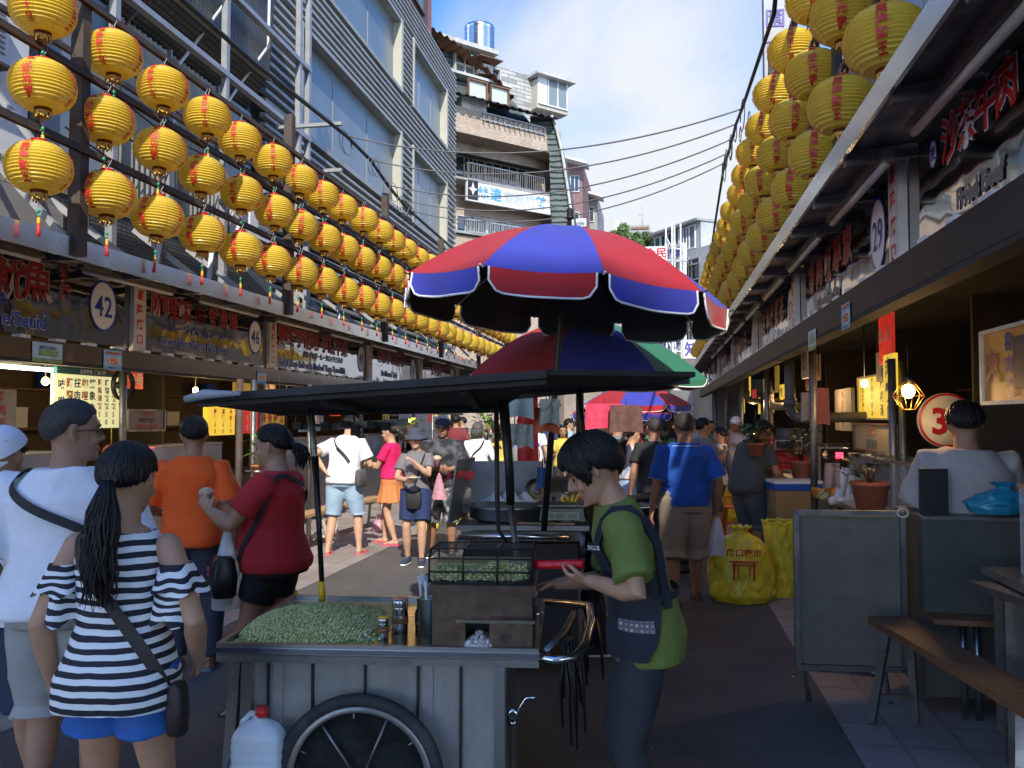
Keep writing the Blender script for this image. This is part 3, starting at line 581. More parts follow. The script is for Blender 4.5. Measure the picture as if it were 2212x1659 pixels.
def tree(loc_, h, r, label, n=2200, ls=.45, cat='tree', group=None, sq=.75):
 e = empty('broadleaf_tree', loc_, label, cat, group); mb = MB()
 mb.tube([(0, 0, 0), (.1, 0, h * .4), (0, .1, h * .75)], [h * .035, h * .025, h * .012], mat('bark', (.09, .065, .045), .9, var=.3), 8)
 for k in range(6):
  a = k * 1.05; mb.tube([(0, 0, h * .4), (r * .5 * math.cos(a), r * .5 * math.sin(a), h * .6), (r * .8 * math.cos(a), r * .8 * math.sin(a), h * .8)], [h * .014, h * .009, h * .004], MATS['bark'], 6)
 mb.build('trunk', None, e); mb = MB(); cl = [(Vector((RNG.normal(0, r * .5), RNG.normal(0, r * .5), h * .72 + RNG.normal(0, r * .3 * sq))), r * RNG.uniform(.25, .5)) for _ in range(14)]
 for i in range(n):
  c, cr = cl[i % 14]; v = Vector(RNG.normal(0, 1, 3)).normalized() * cr * RNG.uniform(.6, 1.1); v.z *= sq; p = c + v
  s = ls * RNG.uniform(.6, 1.3); a = Vector(RNG.normal(0, 1, 3)).normalized(); b = a.orthogonal().normalized()
  mb.add([tuple(p - a * s), tuple(p + b * s * .45), tuple(p + a * s), tuple(p - b * s * .45)], [(0, 1, 2, 3)], leafm[(i % 14) % 2])
 mb.build('crown', None, e); return e
tree(at(1345, 548, 143), 4.2, 2.6, 'bushy green tree on the hilltop left of the concrete building', 1500, .4)
tree(at(1376, 552, 141), 3.6, 2.4, 'bushy green tree on the hilltop in front of the concrete building', 1500, .4)
tree(at(1402, 553, 143), 3.8, 2.0, 'small green tree on the hilltop right of the concrete building', 1200, .4)
for i, (px0, px1, d, yt, col) in enumerate(((1150, 1300, 48, 690, (.30, .26, .22)), (1290, 1420, 52, 700, (.36, .34, .31)), (1405, 1500, 47, 720, (.25, .24, .23)))):
 a = at(px0, 903, d); b = at(px1, 903, d); e = empty('shop_house', (a.x, a.y, 0), ['brown shop house far down the street behind the rear umbrellas', 'pale shop house closing the far end of the street', 'grey shop house far down the right side'][i], 'building')
 hz = at(px0, yt, d).z; w_ = (b - a).length; mb = MB(); mb.bb((0, 0, 0), (w_, 6, hz), mat('shop%d' % i, col, .8, var=.2, dirt=.3, ds=1)); mb.build('wall', None, e)
 for k in range(3): window(e, (Vector((w_ * (k + .5) / 3, -.01, hz - 1.3)), X3, -Y3), w_ / 4.5, 1.2, galv, navy_glass, nx=2)
yel = mat('lantern_yellow', (.90, .67, .09), .30, var=.07, vs=5, spec=.6, trans=.0)
nt_, b_, L_ = nodes_of(yel)
tr = N(nt_, 'ShaderNodeBsdfTranslucent'); ms = N(nt_, 'ShaderNodeMixShader'); ms.inputs[0].default_value = .38; out_ = [n for n in nt_.nodes if n.type == 'OUTPUT_MATERIAL'][0]
L_(b_.inputs['Base Color'].links[0].from_socket, tr.inputs[0]); L_(b_.outputs[0], ms.inputs[1]); L_(tr.outputs[0], ms.inputs[2]); L_(ms.outputs[0], out_.inputs[0])
seam = mat('lantern_seam', (.42, .30, .02), .5); lan_red = mat('lantern_red', (.62, .015, .03), .22, coat=.4); collar_m = mat('lantern_collar', (.16, .025, .015), .6, bump=.3, bs=50)
fringe_m = mat('lantern_fringe', (.70, .42, .08), .7, var=.3, vs=60); lan_text = mat('lantern_writing', (.60, .025, .015), .5, var=.1)
green_bead = mat('green_bead', (.02, .35, .16), .3); tas_y = mat('tassel_yellow', (.85, .42, .02), .6); tas_r = mat('tassel_red', (.70, .03, .02), .6)
LR, LH, NR = .232, .172, 14
def lan_r(z):                                    # radius of the skin at height z (-LH..LH)
 t = max(-1, min(1, z / (LH + .028))); return LR * (1 - abs(t) ** 2.25) ** .5
def lantern_mesh_shade(cols, q=None):
 mb = q or MB(); prof = []
 for i in range(NR + 1):
  z = -LH + 2 * LH * i / NR; prof.append((lan_r(z) * 1.0, z))
  if i < NR: zz_ = z + LH / NR; prof.append((lan_r(zz_) * .95 , zz_))
 mb.lathe(prof, yel, 52, smooth=False)
 for k in range(8):
  a = 2 * PI * (k + .5) / 8; pts = []
  for j in range(15):
   z = -LH + 2 * LH * j / 14; r = lan_r(z) + .002; pts.append((r, z))
  vs = []; 
  for r, z in pts:
   for da in (-.006, .006): vs.append((r * math.cos(a + da * .23 / r), r * math.sin(a + da * .23 / r), z))
  mb.add(vs, [(2 * j, 2 * j + 1, 2 * j + 3, 2 * j + 2) for j in range(14)], seam)
 for az, s_, sz, small in cols:
  n = len(s_)
  for i, ch in enumerate(s_):
   zc = ((n - 1) / 2 - i) * sz * 1.12 - (.012 if small else 0)
   def mp_(p, az=az): r = lan_r(p.z) + .0075; a = az + p.x / LR; return (r * math.cos(a), r * math.sin(a), p.z)
   mb.text(ch, (Vector((0, 0, zc)), X3, Z3), sz, lan_text, .03, map=mp_)
  if small:
   def mp2(p, az=az): r = lan_r(p.z) + .0075; a = az + p.x / LR; return (r * math.cos(a), r * math.sin(a), p.z)
   mb.text(small, (Vector((0, 0, n / 2 * sz * 1.12 + .012)), X3, Z3), .03, lan_text, .02, map=mp2)
 return mb
def cap_mb(q=None): return (q or MB()).lathe([(0, LH - .004), (.068, LH - .004), (.068, LH + .006), (.056, LH + .009), (.054, LH + .034), (.06, LH + .038), (.045, LH + .04), (0, LH + .04)], lan_red, 20)
def collar_mb(q=None): return (q or MB()).lathe([(0, -LH + .004), (.062, -LH + .004), (.056, -LH - .018), (.06, -LH - .022), (0, -LH - .022)], collar_m, 20)
def fringe_mb(q=None):
 mb = q or MB()
 for k in range(26):
  a = 2 * PI * k / 26; l = .045 + .014 * math.sin(k * 2.7); r0, r1 = .055, .062 + .008 * math.sin(k * 5.1)
  t = (-math.sin(a) * .007, math.cos(a) * .007); x0, y0, x1, y1 = r0 * math.cos(a), r0 * math.sin(a), r1 * math.cos(a + .1), r1 * math.sin(a + .1)
  mb.add([(x0 - t[0], y0 - t[1], -LH - .018), (x0 + t[0], y0 + t[1], -LH - .018), (x1 + t[0], y1 + t[1], -LH - .02 - l), (x1 - t[0], y1 - t[1], -LH - .02 - l)], [(0, 1, 2, 3)], fringe_m)
 return mb
def tassel_mb(q=None):
 mb = q or MB(); z = -LH - .03; mb.cyl((0, 0, z), (0, 0, z - .18), .0025, ink_red, 5)
 mb.lathe([(.0, z - .10), (.010, z - .108), (.014, z - .12), (.010, z - .132), (0, z - .14)], green_bead, 10); mb.ell((0, 0, z - .155), (.01, .01, .012), green_bead, 8, 6)
 mb.lathe([(0, z - .165), (.010, z - .17), (.013, z - .21), (.009, z - .225), (0, z - .226)], tas_y, 8); mb.lathe([(0, z - .222), (.010, z - .225), (.016, z - .31), (0, z - .312)], tas_r, 8); return mb
def hook_mb(q=None):
 mb = q or MB()
 for dx in (-.012, .012): mb.tube([(dx, 0, LH + .03), (dx * 1.4, 0, LH + .075), (dx * 1.2 + .01, .02, LH + .12), (dx, .03, LH + .135)], .0035, galv, 5)
 mb.tube([(-.05, 0, LH + .03), (-.02, 0, LH + .06), (0, 0, LH + .07), (.02, 0, LH + .06), (.05, 0, LH + .03)], .003, black_metal, 5); return mb
def text_sets(a0, cols): return [(a0 + PI / 2 * k, *cols[k % 2]) for k in range(4)]
T1 = ('得意堂十組', .058, ''); T2 = ('開漳聖王', .070, ''); T3 = ('歡迎光臨', .073, ''); T4 = ('開漳聖王', .066, '奠濟宮'); T5 = ('廟口攤販小組', .050, '')
KINDS = {'upper': [T1, T2], 'middle': [T3, T1], 'lower': [T4, T5]}
def make_lantern(kind, a0, parts=True):
 cols = text_sets(a0, KINDS[kind])
 if parts:
  e = bpy.data.objects.new('paper_lantern', None); COL.objects.link(e)
  lantern_mesh_shade(cols).build('lantern_skin', None, e); cap_mb().build('cap', None, e); collar_mb().build('collar', None, e); fringe_mb().build('fringe', None, e); hook_mb().build('hook', None, e)
  t = tassel_mb().build('tassel', None, e)
  return e
 q = MB(); lantern_mesh_shade(cols, q); cap_mb(q); collar_mb(q); fringe_mb(q); hook_mb(q)
 if kind == 'lower': tassel_mb(q)
 return q.build('paper_lantern')
LX = -4.5
row_l = {'upper': 4.70, 'middle': 4.11, 'lower': 3.50}
place_l = 'in the {r} row of the left frame'
ORD = ['first', 'second', 'third', 'fourth', 'fifth', 'sixth', 'seventh', 'eighth', 'ninth', 'tenth', 'eleventh', 'twelfth', 'thirteenth', 'fourteenth', 'fifteenth', 'sixteenth', 'seventeenth', 'eighteenth', 'nineteenth', 'twentieth', 'twenty first', 'twenty second', 'twenty third', 'twenty fourth', 'twenty fifth', 'twenty sixth', 'twenty seventh', 'twenty eighth']
says = {'upper': 'for the temple group', 'middle': 'reading welcome', 'lower': 'with small characters above large ones'}
for side_ in ('left', 'right'):
 for kind in ('upper', 'middle', 'lower'):
  if side_ == 'left': a0 = R(-77); n_near, ncol = 14, 27
  else: a0 = R(-106) ; n_near, ncol = 7, 23
  pn = make_lantern(kind, a0); pf = make_lantern(kind, a0, False); used = set()
  for i in range(ncol):
   if side_ == 'left': x, y, z = LX, 5.37 + .75 * i, row_l[kind]
   else: x, y, z = 1.25, 4.82 + 1.0 * i, {'upper': 5.02, 'middle': 4.38, 'lower': 3.74}[kind]
   x += RNG.normal(0, .012); y += RNG.normal(0, .02); z += RNG.normal(0, .008)
   lab = f'yellow lantern, {ORD[i]} from the front in the {kind} row, {side_} side'
   src = pn if i < n_near else pf; s = 1.0 if side_ == 'left' else .98
   rot = RNG.normal(0, .12)
   if id(src) not in used: o = src; used.add(id(src))
   else: o = dup(src)
   o.location = (x, y, z); o.rotation_euler = (RNG.normal(0, .03), RNG.normal(0, .03), rot); o.scale = (s, s, s)
   tag(o, lab, 'lantern', f'yellow lanterns hung in rows along the {side_} side')
   if kind != 'lower' and src is pn and i % 3 == 1:
    pass
def iron_frame():
 e = empty('lantern_frame', (LX, 5.9, 3), 'rusty angle iron frame carrying the lanterns over the left stalls', 'frame'); o0 = wloc(e)
 for y in (2.05, 5.9, 9.75, 13.5, 17.2, 21, 25):
  mb = MB(); mb.bb((-4.60, y - .05, 2.95), (-4.535, y + .05, 5.5), rusty); mb.bb((-4.645, y - .05, 2.95), (-4.60, y - .035, 5.5), rusty)
  mb.bar((-4.6, y, 3.4), (-5.6, y + .05, 4.6), .045, .045, galv); mb.bar((-4.6, y + .02, 3.0), (-5.6, y, 4.0), .05, .05, galv); loc(mb, 'post', e)
 for z in (3.77, 4.39, 4.99):
  mb = MB(); mb.bb((-4.55, 1.5, z), (-4.495, 25.6, z + .012), rusty); mb.bb((-4.535, 1.5, z - .0), (-4.52, 25.6, z + .065), rusty); loc(mb, 'rail', e)
 for i, y in enumerate((4.7, 6.7, 7.9, 8.9, 10.4, 11.6, 12.8, 14.6, 16, 18.2, 19.6)):
  mb = MB(); mb.bar((-4.62, y, 3.02), (-5.4, y - .1, 3.62), .055, .055, galv); mb.bar((-5.05, y - .25, 3.02), (-5.1, y - .05, 3.75), .05, .05, galv); loc(mb, 'brace', e)
 return e
iron_frame()
e = empty('scaffold', (-5.6, 9, 3), 'taller pale galvanised frame standing between the lantern frame and the facade', 'frame')
for y in (4.0, 7.7, 9.95, 12.2, 12.55):
 mb = MB(); mb.bb((-5.64, y - .04, 3.0), (-5.56, y + .04, 9.6), galv); loc(mb, 'post', e)
for z in (6.15, 7.3, 8.6): mb = MB(); mb.bb((-5.65, 2, z), (-5.55, 12.6, z + .07), galv); loc(mb, 'rail', e)
for z in (4.6, 5.3, 6.0): mb = MB(); mb.bb((-5.64, 11.5, z), (-4.6, 11.56, z + .05), galv); loc(mb, 'bracket', e)
mb = MB()
for z in (5.2,): mb.bar((-5.5, 2, 5.15), (-5.5, 12.5, 5.15), .05, .05, rusty)
loc(mb, 'rail', e)
e = empty('lantern_frame', (1.4, 8, 3.2), 'wooden and iron posts holding the right row of lanterns above the awning', 'frame')
for y in (6.4, 9.9, 13.4, 17, 20.5, 24): mb = MB(); mb.bb((1.30, y - .05, 3.1), (1.36, y + .05, 5.9), rusty); mb.bar((1.3, y + .3, 3.2), (2.6, y + .4, 4.6), .06, .06, rusty); loc(mb, 'post', e)
for z in (4.02, 4.66, 5.3): mb = MB(); mb.bb((1.24, 3.5, z), (1.30, 27, z + .04), rusty); loc(mb, 'rail', e)
e = empty('drain_pipe', (-4.66, 6.05, 3), 'thin pale conduit tied to the rusty post over the near left stall', 'pipe')
mb = MB(); pts = [(-4.62 + .02 * math.sin(i), 6.0 + .03 * math.sin(i * 1.7), 3.0 + i * .25) for i in range(11)]; mb.tube(pts, .014, white_plastic, 8); loc(mb, 'pipe', e)
def sag(a, b, s, n=24): a = Vector(a); b = Vector(b); return [a.lerp(b, t / n) - Z3 * (4 * s * (t / n) * (1 - t / n)) for t in range(n + 1)]
cable_m = mat('cable', (.02, .02, .022), .5); wire_m = mat('grey_wire', (.16, .16, .16), .5)
def cable(name, pts, r, m, label, cat='cable', group=None, extra=None):
 mb = MB(); mb.tube(pts, r, m, 6)
 if extra: extra(mb)
 return tag(mb.build(name), label, cat, group)
def loops(mb, pts, r):
 for p in pts:
  for k in range(2): c = Vector(p) + Vector((RNG.uniform(-.1, .1), RNG.uniform(-.1, .1), -.12)); s = RNG.uniform(.1, .2); mb.tube([c + Vector((0, s * 1.4 * math.cos(t * .5), s * math.sin(t * .5))) for t in range(13)], r, wire_m, 4)
Lp = [onX(px, py, -4.7) for px, py in ((748, 293), (800, 345), (838, 400), (862, 430), (885, 455))]
Rp = [onX(px, py, 1.12) for px, py in ((1603, 235), (1590, 268), (1582, 300), (1574, 330), (1565, 352))]
cable('overhead_cable', [(-4.7, -2, 5.9)] + [Vector((-4.7, y, 5.87 - .0 * y)) for y in (6, 9)] + Lp + [Vector((-4.7, 19, 5.6)), Vector((-4.7, 26, 5.3))], .03, cable_m, 'thick black cable bundle running along the left facade above the lanterns', extra=lambda mb: loops(mb, Lp, .006))
cable('overhead_cable', [onX(1688, -150, 1.12), onX(1672, 30, 1.12)] + Rp + [onX(1545, 480, 1.12), onX(1528, 600, 1.12)], .022, cable_m, 'thick black cable running along the right lanterns against the sky', extra=lambda mb: loops(mb, Rp, .007))
for i, (a, b) in enumerate(zip(Lp, Rp)):
 cable('street_wire', sag(a, b, .42 + .03 * i), .0115, wire_m, f'thin grey wire sagging across the street, {["topmost", "second from the top", "middle", "fourth from the top", "lowest"][i]} of five', group='wires strung across the street')
SXL, SXR = -5.3, 1.4
edge_m = mat('awning_edge_steel', (.62, .60, .56), .22, 1.0, var=.1, vs=4, dirt=.2, dcol=(.3, .25, .2), ds=4)
def awning(side_, y0, y1):
 """continuous roof over the stalls with bright folded edge, ribs and lamps"""
 sgn = 1 if side_ == 'right' else -1; xs = SXR if sgn > 0 else SXL; xe = 1.0 if sgn > 0 else -4.58; z = 3.16 if sgn > 0 else 3.05
 e = empty('stall_awning', (xe, (y0 + y1) / 2, z), f'long steel awning over the {side_} stalls with a bright folded edge', 'awning')
 mb = MB(); mb.bb((xe, y0, z - (.13 if sgn < 0 else .09)), (xe + sgn * .02, y1, z + .04), edge_m); mb.bb((xe + sgn * .02, y0, z - .015), (xe + sgn * .06, y1, z + .02), edge_m); loc(mb, 'edge', e)
 mb = MB(); a, b = xe + sgn * .022, xs + sgn * 1.4
 mb.add([(a, y0, z - .02), (b, y0, z + .18), (b, y1, z + .18), (a, y1, z - .02), (a, y0, z - .05), (b, y0, z + .15), (b, y1, z + .15), (a, y1, z - .05)], [(0, 1, 2, 3), (7, 6, 5, 4), (0, 3, 7, 4), (1, 5, 6, 2)], steel_dark); loc(mb, 'roof_sheet', e)
 n = int((y1 - y0) / .9)
 for i in range(n): 
  y = y0 + (i + .5) * (y1 - y0) / n; mb = MB(); mb.bar((a, y, z - .09), (xs, y, z - .05), .05, .07, steel_dark); loc(mb, 'rib', e) if i < 30 else None
 return e
for c_ in ((-6.12, 6.3, 5.2), (-6.1, 9.4, 7.6), (-6.05, 11.6, 4.6)): ac_unit(bd, Vector(c_) - bo2, (1, 0, 0), .95)
mb = MB()
for y_ in (7.35, 8.6, 9.72, 11.0): mb.tube([(-6.2, y_, 3.1), (-6.2, y_ + .02, 6.2), (-6.15, y_ + .3, 6.6), (-5.7, y_ + .35, 7.2), (-5.68, y_ + .35, 9)], .022, white_plastic if y_ > 9 else rusty, 6)
for k_ in range(5): mb.tube(sag((-6.0, 7.2 + k_ * .3, 4.3 + k_ * .35), (-6.0, 12.1, 4.2 + k_ * .5), .18 + .05 * k_, 12), .012, cable_m, 5)
loc(mb, 'pipes_and_cables', bd)
awning('left', 1.0, 25.6); awning('right', .6, 27.5)
tube_off = mat('tube_lamp_off', (.55, .52, .46), .3)
for i in range(9):
 y = 5.2 + i * 1.85; e = empty('tube_lamp', (-4.9, y, 2.95), f'unlit white tube lamp under the left awning, {ORD[i]} from the front', 'lamp', 'tube lamps under the left awning')
 mb = MB(); mb.bb((-.03, -.7, -.01), (.03, .7, .03), steel_dark); mb.build('holder', None, e); mb = MB(); mb.cyl((0, -.66, -.03), (0, .66, -.03), .02, tube_off, 10); mb.build('tube', None, e)
for i in range(10):
 y = 1.6 + i * 1.9; e = empty('tube_lamp', (1.22, y, 3.05), f'unlit pale tube lamp under the right awning, {ORD[i]} from the front', 'lamp', 'tube lamps under the right awning')
 mb = MB(); mb.bb((-.03, -.75, -.01), (.03, .75, .03), steel_dark); mb.build('holder', None, e); mb = MB(); mb.cyl((0, -.7, -.03), (0, .7, -.03), .022, tube_off, 10); mb.build('tube', None, e)
cab_l = [1.2, 4.4, 7.7, 10.7, 14.65, 18.0, 21.5, 25.0]; cab_r = [1.45, 5.05, 8.66, 12.2, 15.8, 19.4, 23.0, 26.6]
def roundel(mb, o, u, num, r=.23, asp=1.25, ink=ink_blue):
 o = Vector(o); n = Vector(u).cross(Z3)
 mb.add([tuple(o + Vector(u) * r * .86 * math.cos(t) + Z3 * r * asp * .95 * math.sin(t) + n * .003) for t in np.linspace(0, 2 * PI, 37)[:-1]], [tuple(range(36))], ink_white)
 for i in range(36):
  t0, t1 = 2 * PI * i / 36, 2 * PI * (i + 1) / 36
  P = [o + Vector(u) * rr * math.cos(t) + Z3 * rr * asp * math.sin(t) + n * .006 for rr, t in ((r * .87, t0), (r * .96, t0), (r * .96, t1), (r * .87, t1))]; mb.add([tuple(p) for p in P], [(0, 1, 2, 3)], ink)
 mb.text(num, (o + n * .006, Vector(u), Z3), r * 1.35, ink, .012, aspect=.92)
def outlined(mb, s_, o, u, size, m, rim=ink_white, fit=None, bold=.022, vertical=False, pitch=1.12, rb=.03):
 n = Vector(u).cross(Z3); o = Vector(o)
 mb.text(s_, (o + n * .004, u, Z3), size, rim, bold + rb, fit=None if fit is None else fit * 1.0, vertical=vertical, pitch=pitch)
 mb.text(s_, (o + n * .008, u, Z3), size, m, bold, fit=fit, vertical=vertical, pitch=pitch)
def sign(side_, y0, y1, items, label):
 sgn = 1 if side_ == 'right' else -1; X = SXR if sgn > 0 else SXL; z0, z1 = (2.55, 3.12) if sgn > 0 else (2.36, 3.02); u = -Y3 if sgn > 0 else Y3; n = u.cross(Z3)
 e = empty('shop_sign', (X, (y0 + y1) / 2, z0), label, 'sign', f'mirror steel shop signs along the {side_} stalls'); o0 = wloc(e)
 mb = MB(); mb.bb((X, y0 + .1, z0), (X - n.x * .05, y1 - .1, z1), mirror); loc(mb, 'mirror_panel', e)
 for it in items:
  mb = MB(); it(mb, X + n.x * .002, u)
  if mb.n: loc(mb, 'lettering', e)
 return e
def I_text(px, py, s_, size, ink, side='left', fit=None, out=True, vertical=False, bold=.022, pitch=1.12, rim=None):
 def f(mb, X, u):
  o = onX(px, py, X)
  if out: outlined(mb, s_, o, u, size, ink, fit=fit, vertical=vertical, bold=bold, pitch=pitch, rim=rim or mat('sign_rim', (.45, .38, .34), .5))
  else: mb.text(s_, (o + u.cross(Z3) * .006, u, Z3), size, ink, bold, fit=fit, vertical=vertical, pitch=pitch)
 return f
def I_round(px, py, num, r=.21, ink=None):
 def f(mb, X, u): roundel(mb, onX(px, py, X), u, num, r, ink=ink or ink_blue)
 return f
def I_yz(y, z, s_, size, ink, **k):
 def f(mb, X, u):
  if k.get('out', True): outlined(mb, s_, (X, y, z), u, size, ink, fit=k.get('fit'), rim=k.get('rim') or mat('sign_rim', (.45, .38, .34), .5))
  else: mb.text(s_, (Vector((X, y, z)) + u.cross(Z3) * .006, u, Z3), size, ink, .04, fit=k.get('fit'))
 return f
def emblem(px, py, ch):
 def f(mb, X, u):
  o = onX(px, py, X); n = u.cross(Z3); mb.text(ch, (o + n * .006, u, Z3), .09, ink_dred, .03)
  for k in range(16): a = 2 * PI * k / 16; p = o + n * .006 + u * .095 * math.cos(a) + Z3 * .095 * math.sin(a); mb.text('●', (p, u, Z3), .04, ink_dred)
 return f
white_rim = mat('white_rim', (.78, .78, .76), .5)
sign('left', cab_l[0], cab_l[1], [I_yz(2.8, 2.75, '天婦羅', .3, ink_dred)], 'mirror steel sign over the stall nearest on the left, outside the view')
sign('left', cab_l[1], cab_l[2], [I_text(18, 600, '魷', .36, ink_dred), I_text(80, 607, '魚', .36, ink_dred), I_text(141, 612, '雞捲', .15, ink_dred, vertical=True), I_text(2, 645, 'め', .12, ink_blue, out=True), I_text(52, 690, 'e/Squid', .17, ink_blue, rim=white_rim), I_round(223, 661, '42')], 'mirror sign with squid lettering and a round blue 42')
sign('left', cab_l[2], cab_l[3], [I_text(372, 667, '咖哩飯', .26, ink_dred), emblem(432, 684, '珠'), I_text(483, 690, '鮮魚湯', .23, ink_dred), I_text(425, 718, 'カレーライス・魚スープ', .105, ink_blue, fit=1.5), I_text(425, 746, 'Curry Rice/Fresh Fish Soup', .13, ink_blue, fit=1.75, rim=white_rim), I_round(551, 728, '46', .19)], 'mirror sign for curry rice and fish soup with a round blue 46')
sign('left', cab_l[3], cab_l[4], [I_text(683, 740, '爆漿芋泥球·芋頭牛奶', .29, ink_dred, fit=2.7), I_text(700, 773, 'タロイモボール・タロイモミルク', .11, ink_blue, fit=1.6), I_text(682, 792, 'Fried Taro Ball with Mashed Taro-Taro Milk', .14, ink_blue, fit=2.7, rim=white_rim), I_round(780, 775, '48', .2)], 'mirror sign for fried taro balls with a round blue 48')
sign('left', cab_l[4], cab_l[5], [I_yz(16.0, 2.85, '林家手工豆花', .28, ink_dred, fit=2.0), I_yz(15.9, 2.53, 'Lin Manual Tofu', .15, ink_blue, fit=1.7, rim=white_rim), lambda mb, X, u: roundel(mb, (X, 17.5, 2.72), u, '50', .2)], 'mirror sign for handmade tofu pudding with a round blue 50')
sign('left', cab_l[5], cab_l[6], [I_yz(19.6, 2.8, '紅燒鰻羹', .28, ink_dred), lambda mb, X, u: roundel(mb, (X, 21.0, 2.72), u, '52', .2)], 'mirror sign next beyond the tofu sign on the left')
sign('left', cab_l[6], cab_l[7], [I_yz(23.2, 2.8, '鼎邊趖', .28, ink_dred)], 'farthest mirror sign on the left')
sign('right', cab_r[0], cab_r[1], [I_text(2113 - 30, 200, '沙', .01, ink_dred)] and [I_yz(4.25 - .22 * i, 3.0, ch, .24, ink_red, rim=white_rim) for i, ch in enumerate('沙茶牛肉')] + [I_yz(2.75 - .26 * i, 3.0, ch, .27, ink_red, rim=white_rim) for i, ch in enumerate('紅燒牛')] + [lambda mb, X, u: roundel(mb, (X, 4.5, 3.0), u, '夜', .06), lambda mb, X, u: roundel(mb, (X, 3.05, 3.02), u, '日', .07), I_yz(3.9, 2.68, 'Fried Beef', .13, mat('sign_grey', (.2, .2, .2), .5), fit=1.0), I_yz(2.6, 2.68, 'Black', .16, ink_blue, rim=white_rim)], 'mirror sign for beef stir fry nearest on the right')
sign('right', cab_r[1], cab_r[2], [I_yz(7.9 - .36 * i, 2.93, ch, .3, ink_dred) for i, ch in enumerate('魯肉飯專家')] + [I_yz(7.2, 2.65, 'Braised Pork Rice', .13, mat('sign_grey', (.2, .2, .2), .5), fit=1.6), lambda mb, X, u: roundel(mb, (X, 5.6, 2.83), u, '29', .2)], 'mirror sign for braised pork rice with a round blue 29')
for i, (t, num) in enumerate((('古早味豆花', '27'), ('刨冰大王', '25'), ('鼎邊趖', '23'), ('螃蟹羹', '21'), ('泡泡冰', '19'))):
 sign('right', cab_r[2 + i], cab_r[3 + i], [I_yz(cab_r[3 + i] - .8 - .4 * k, 2.9, ch, .32, ink_dred) for k, ch in enumerate(t)] + [lambda mb, X, u, i=i, num=num: roundel(mb, (X, cab_r[2 + i] + .5, 2.8), u, num, .2)], f'mirror sign with red characters on the right, {ORD[i + 2]} from the front')
strip_m = mat('strip_sign', (.60, .56, .50), .4, dirt=.2, dcol=(.3, .2, .12))
def strip(side_, y, i):
 sgn = 1 if side_ == 'right' else -1; X = (SXR if sgn > 0 else SXL) - sgn * .03; u = -Y3 if sgn > 0 else Y3; n = u.cross(Z3); z0, z1 = (2.52, 3.14) if sgn > 0 else (2.33, 3.04)
 e = empty('pillar_sign', (X, y, z0), f'narrow white upright sign with red temple characters, {ORD[i]} from the front on the {side_}', 'sign', f'narrow temple signs between the {side_} shop signs')
 mb = MB(); mb.box((0, 0, (z1 - z0) / 2), (.05, .2, z1 - z0), strip_m); mb.build('panel', None, e); mb = MB()
 mb.text('基隆廟口', (Vector((-sgn * .029, 0, (z1 - z0) / 2)), u, Z3), .115, ink_red, .02, vertical=True, pitch=1.32); mb.build('lettering', None, e)
for i, y in enumerate(cab_l[1:7]): strip('left', y, i)
for i, y in enumerate(cab_r[1:6]): strip('right', y, i)
def fascia(side_):
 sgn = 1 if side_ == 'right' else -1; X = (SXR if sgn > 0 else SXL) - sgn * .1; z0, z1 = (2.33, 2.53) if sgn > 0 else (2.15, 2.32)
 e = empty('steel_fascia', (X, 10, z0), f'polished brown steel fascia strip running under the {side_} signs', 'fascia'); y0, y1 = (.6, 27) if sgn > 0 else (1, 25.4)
 mb = MB(); mb.bb((X, y0, z0), (X + sgn * .09, y1, z1), fascia_m if sgn < 0 else mat('fascia_shaded', (.030, .025, .025), .5, .0, spec=.12, var=.15, vs=2, dirt=.3, dcol=(.07, .05, .05), ds=2)); mb.bb((X + sgn * .0, y0, z0 - .03), (X + sgn * .12, y1, z0 - .002), soot_shade); loc(mb, 'strip', e)  # right strip and both undersides are darkened in colour to stand for shade
 for k in range(int((y1 - y0) / .42)):
  mb = MB(); mb.bb((X + sgn * .01, y0 + k * .42, z1 + .002), (X + sgn * .09, y0 + k * .42 + .12, z1 + .03), white_paint); loc(mb, 'clip', e)
 return e
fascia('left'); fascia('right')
def sticker(side_, p, u, w, h, cols, txt, label):
 e = empty('sticker', p, label, 'sticker'); n = Vector(u).cross(Z3); mb = MB(); o = n * .004
 def q(a0, a1, b0, b1, m, k): mb.add([tuple(o + n * .001 * k + u * a + Z3 * b) for a, b in ((a0, b0), (a1, b0), (a1, b1), (a0, b1))], [(0, 1, 2, 3)], m)
 q(-w / 2, w / 2, -h / 2, h / 2, cols[0], 0); q(-w * .3, w * .36, -h * .18, h * .12, cols[1], 1); q(-w / 2, w / 2, -h / 2, -h * .3, cols[2], 1); mb.build('sheet', None, e)
 mb = MB()
 for s_, b, sz, ink in txt: mb.text(s_, (o + n * .003 + Z3 * b, u, Z3), sz, ink, .02, fit=w * .9)
 mb.build('lettering', None, e)
lb = mat('sticker_blue', (.25, .5, .62), .5); ly = mat('sticker_yellow', (.8, .66, .3), .5); lw = mat('sticker_sky', (.42, .62, .66), .5, var=.2); lg = mat('sticker_green', (.22, .36, .10), .5, var=.3, vs=15)
hot = [('全國消費者服務專線', .065, .03, ink_red), ('1950', -.01, .085, ink_red), ('消費者服務中心', -.075, .02, ink_navy)]
sticker('left', onX(243, 778, -5.196), Y3, .27, .19, (lb, ly, mat('sticker_cyan', (.1, .35, .5), .5)), hot, 'blue hotline sticker near the wall fan')
sticker('left', onX(565, 815, -5.196), Y3, .25, .18, (lb, ly, MATS['sticker_cyan']), hot, 'blue hotline sticker above the tip of the cart canopy')
sticker('left', onX(102, 762, -5.196), Y3, .36, .17, (lw, lg, lg), [('基隆廟口夜市', .04, .035, ink_navy)], 'green and blue landscape sticker on the fascia at the far left')
sticker('right', onX(1828, 683, 1.296), -Y3, .27, .18, (lb, ly, MATS['sticker_cyan']), hot, 'shaded 1950 hotline sticker on the right fascia')
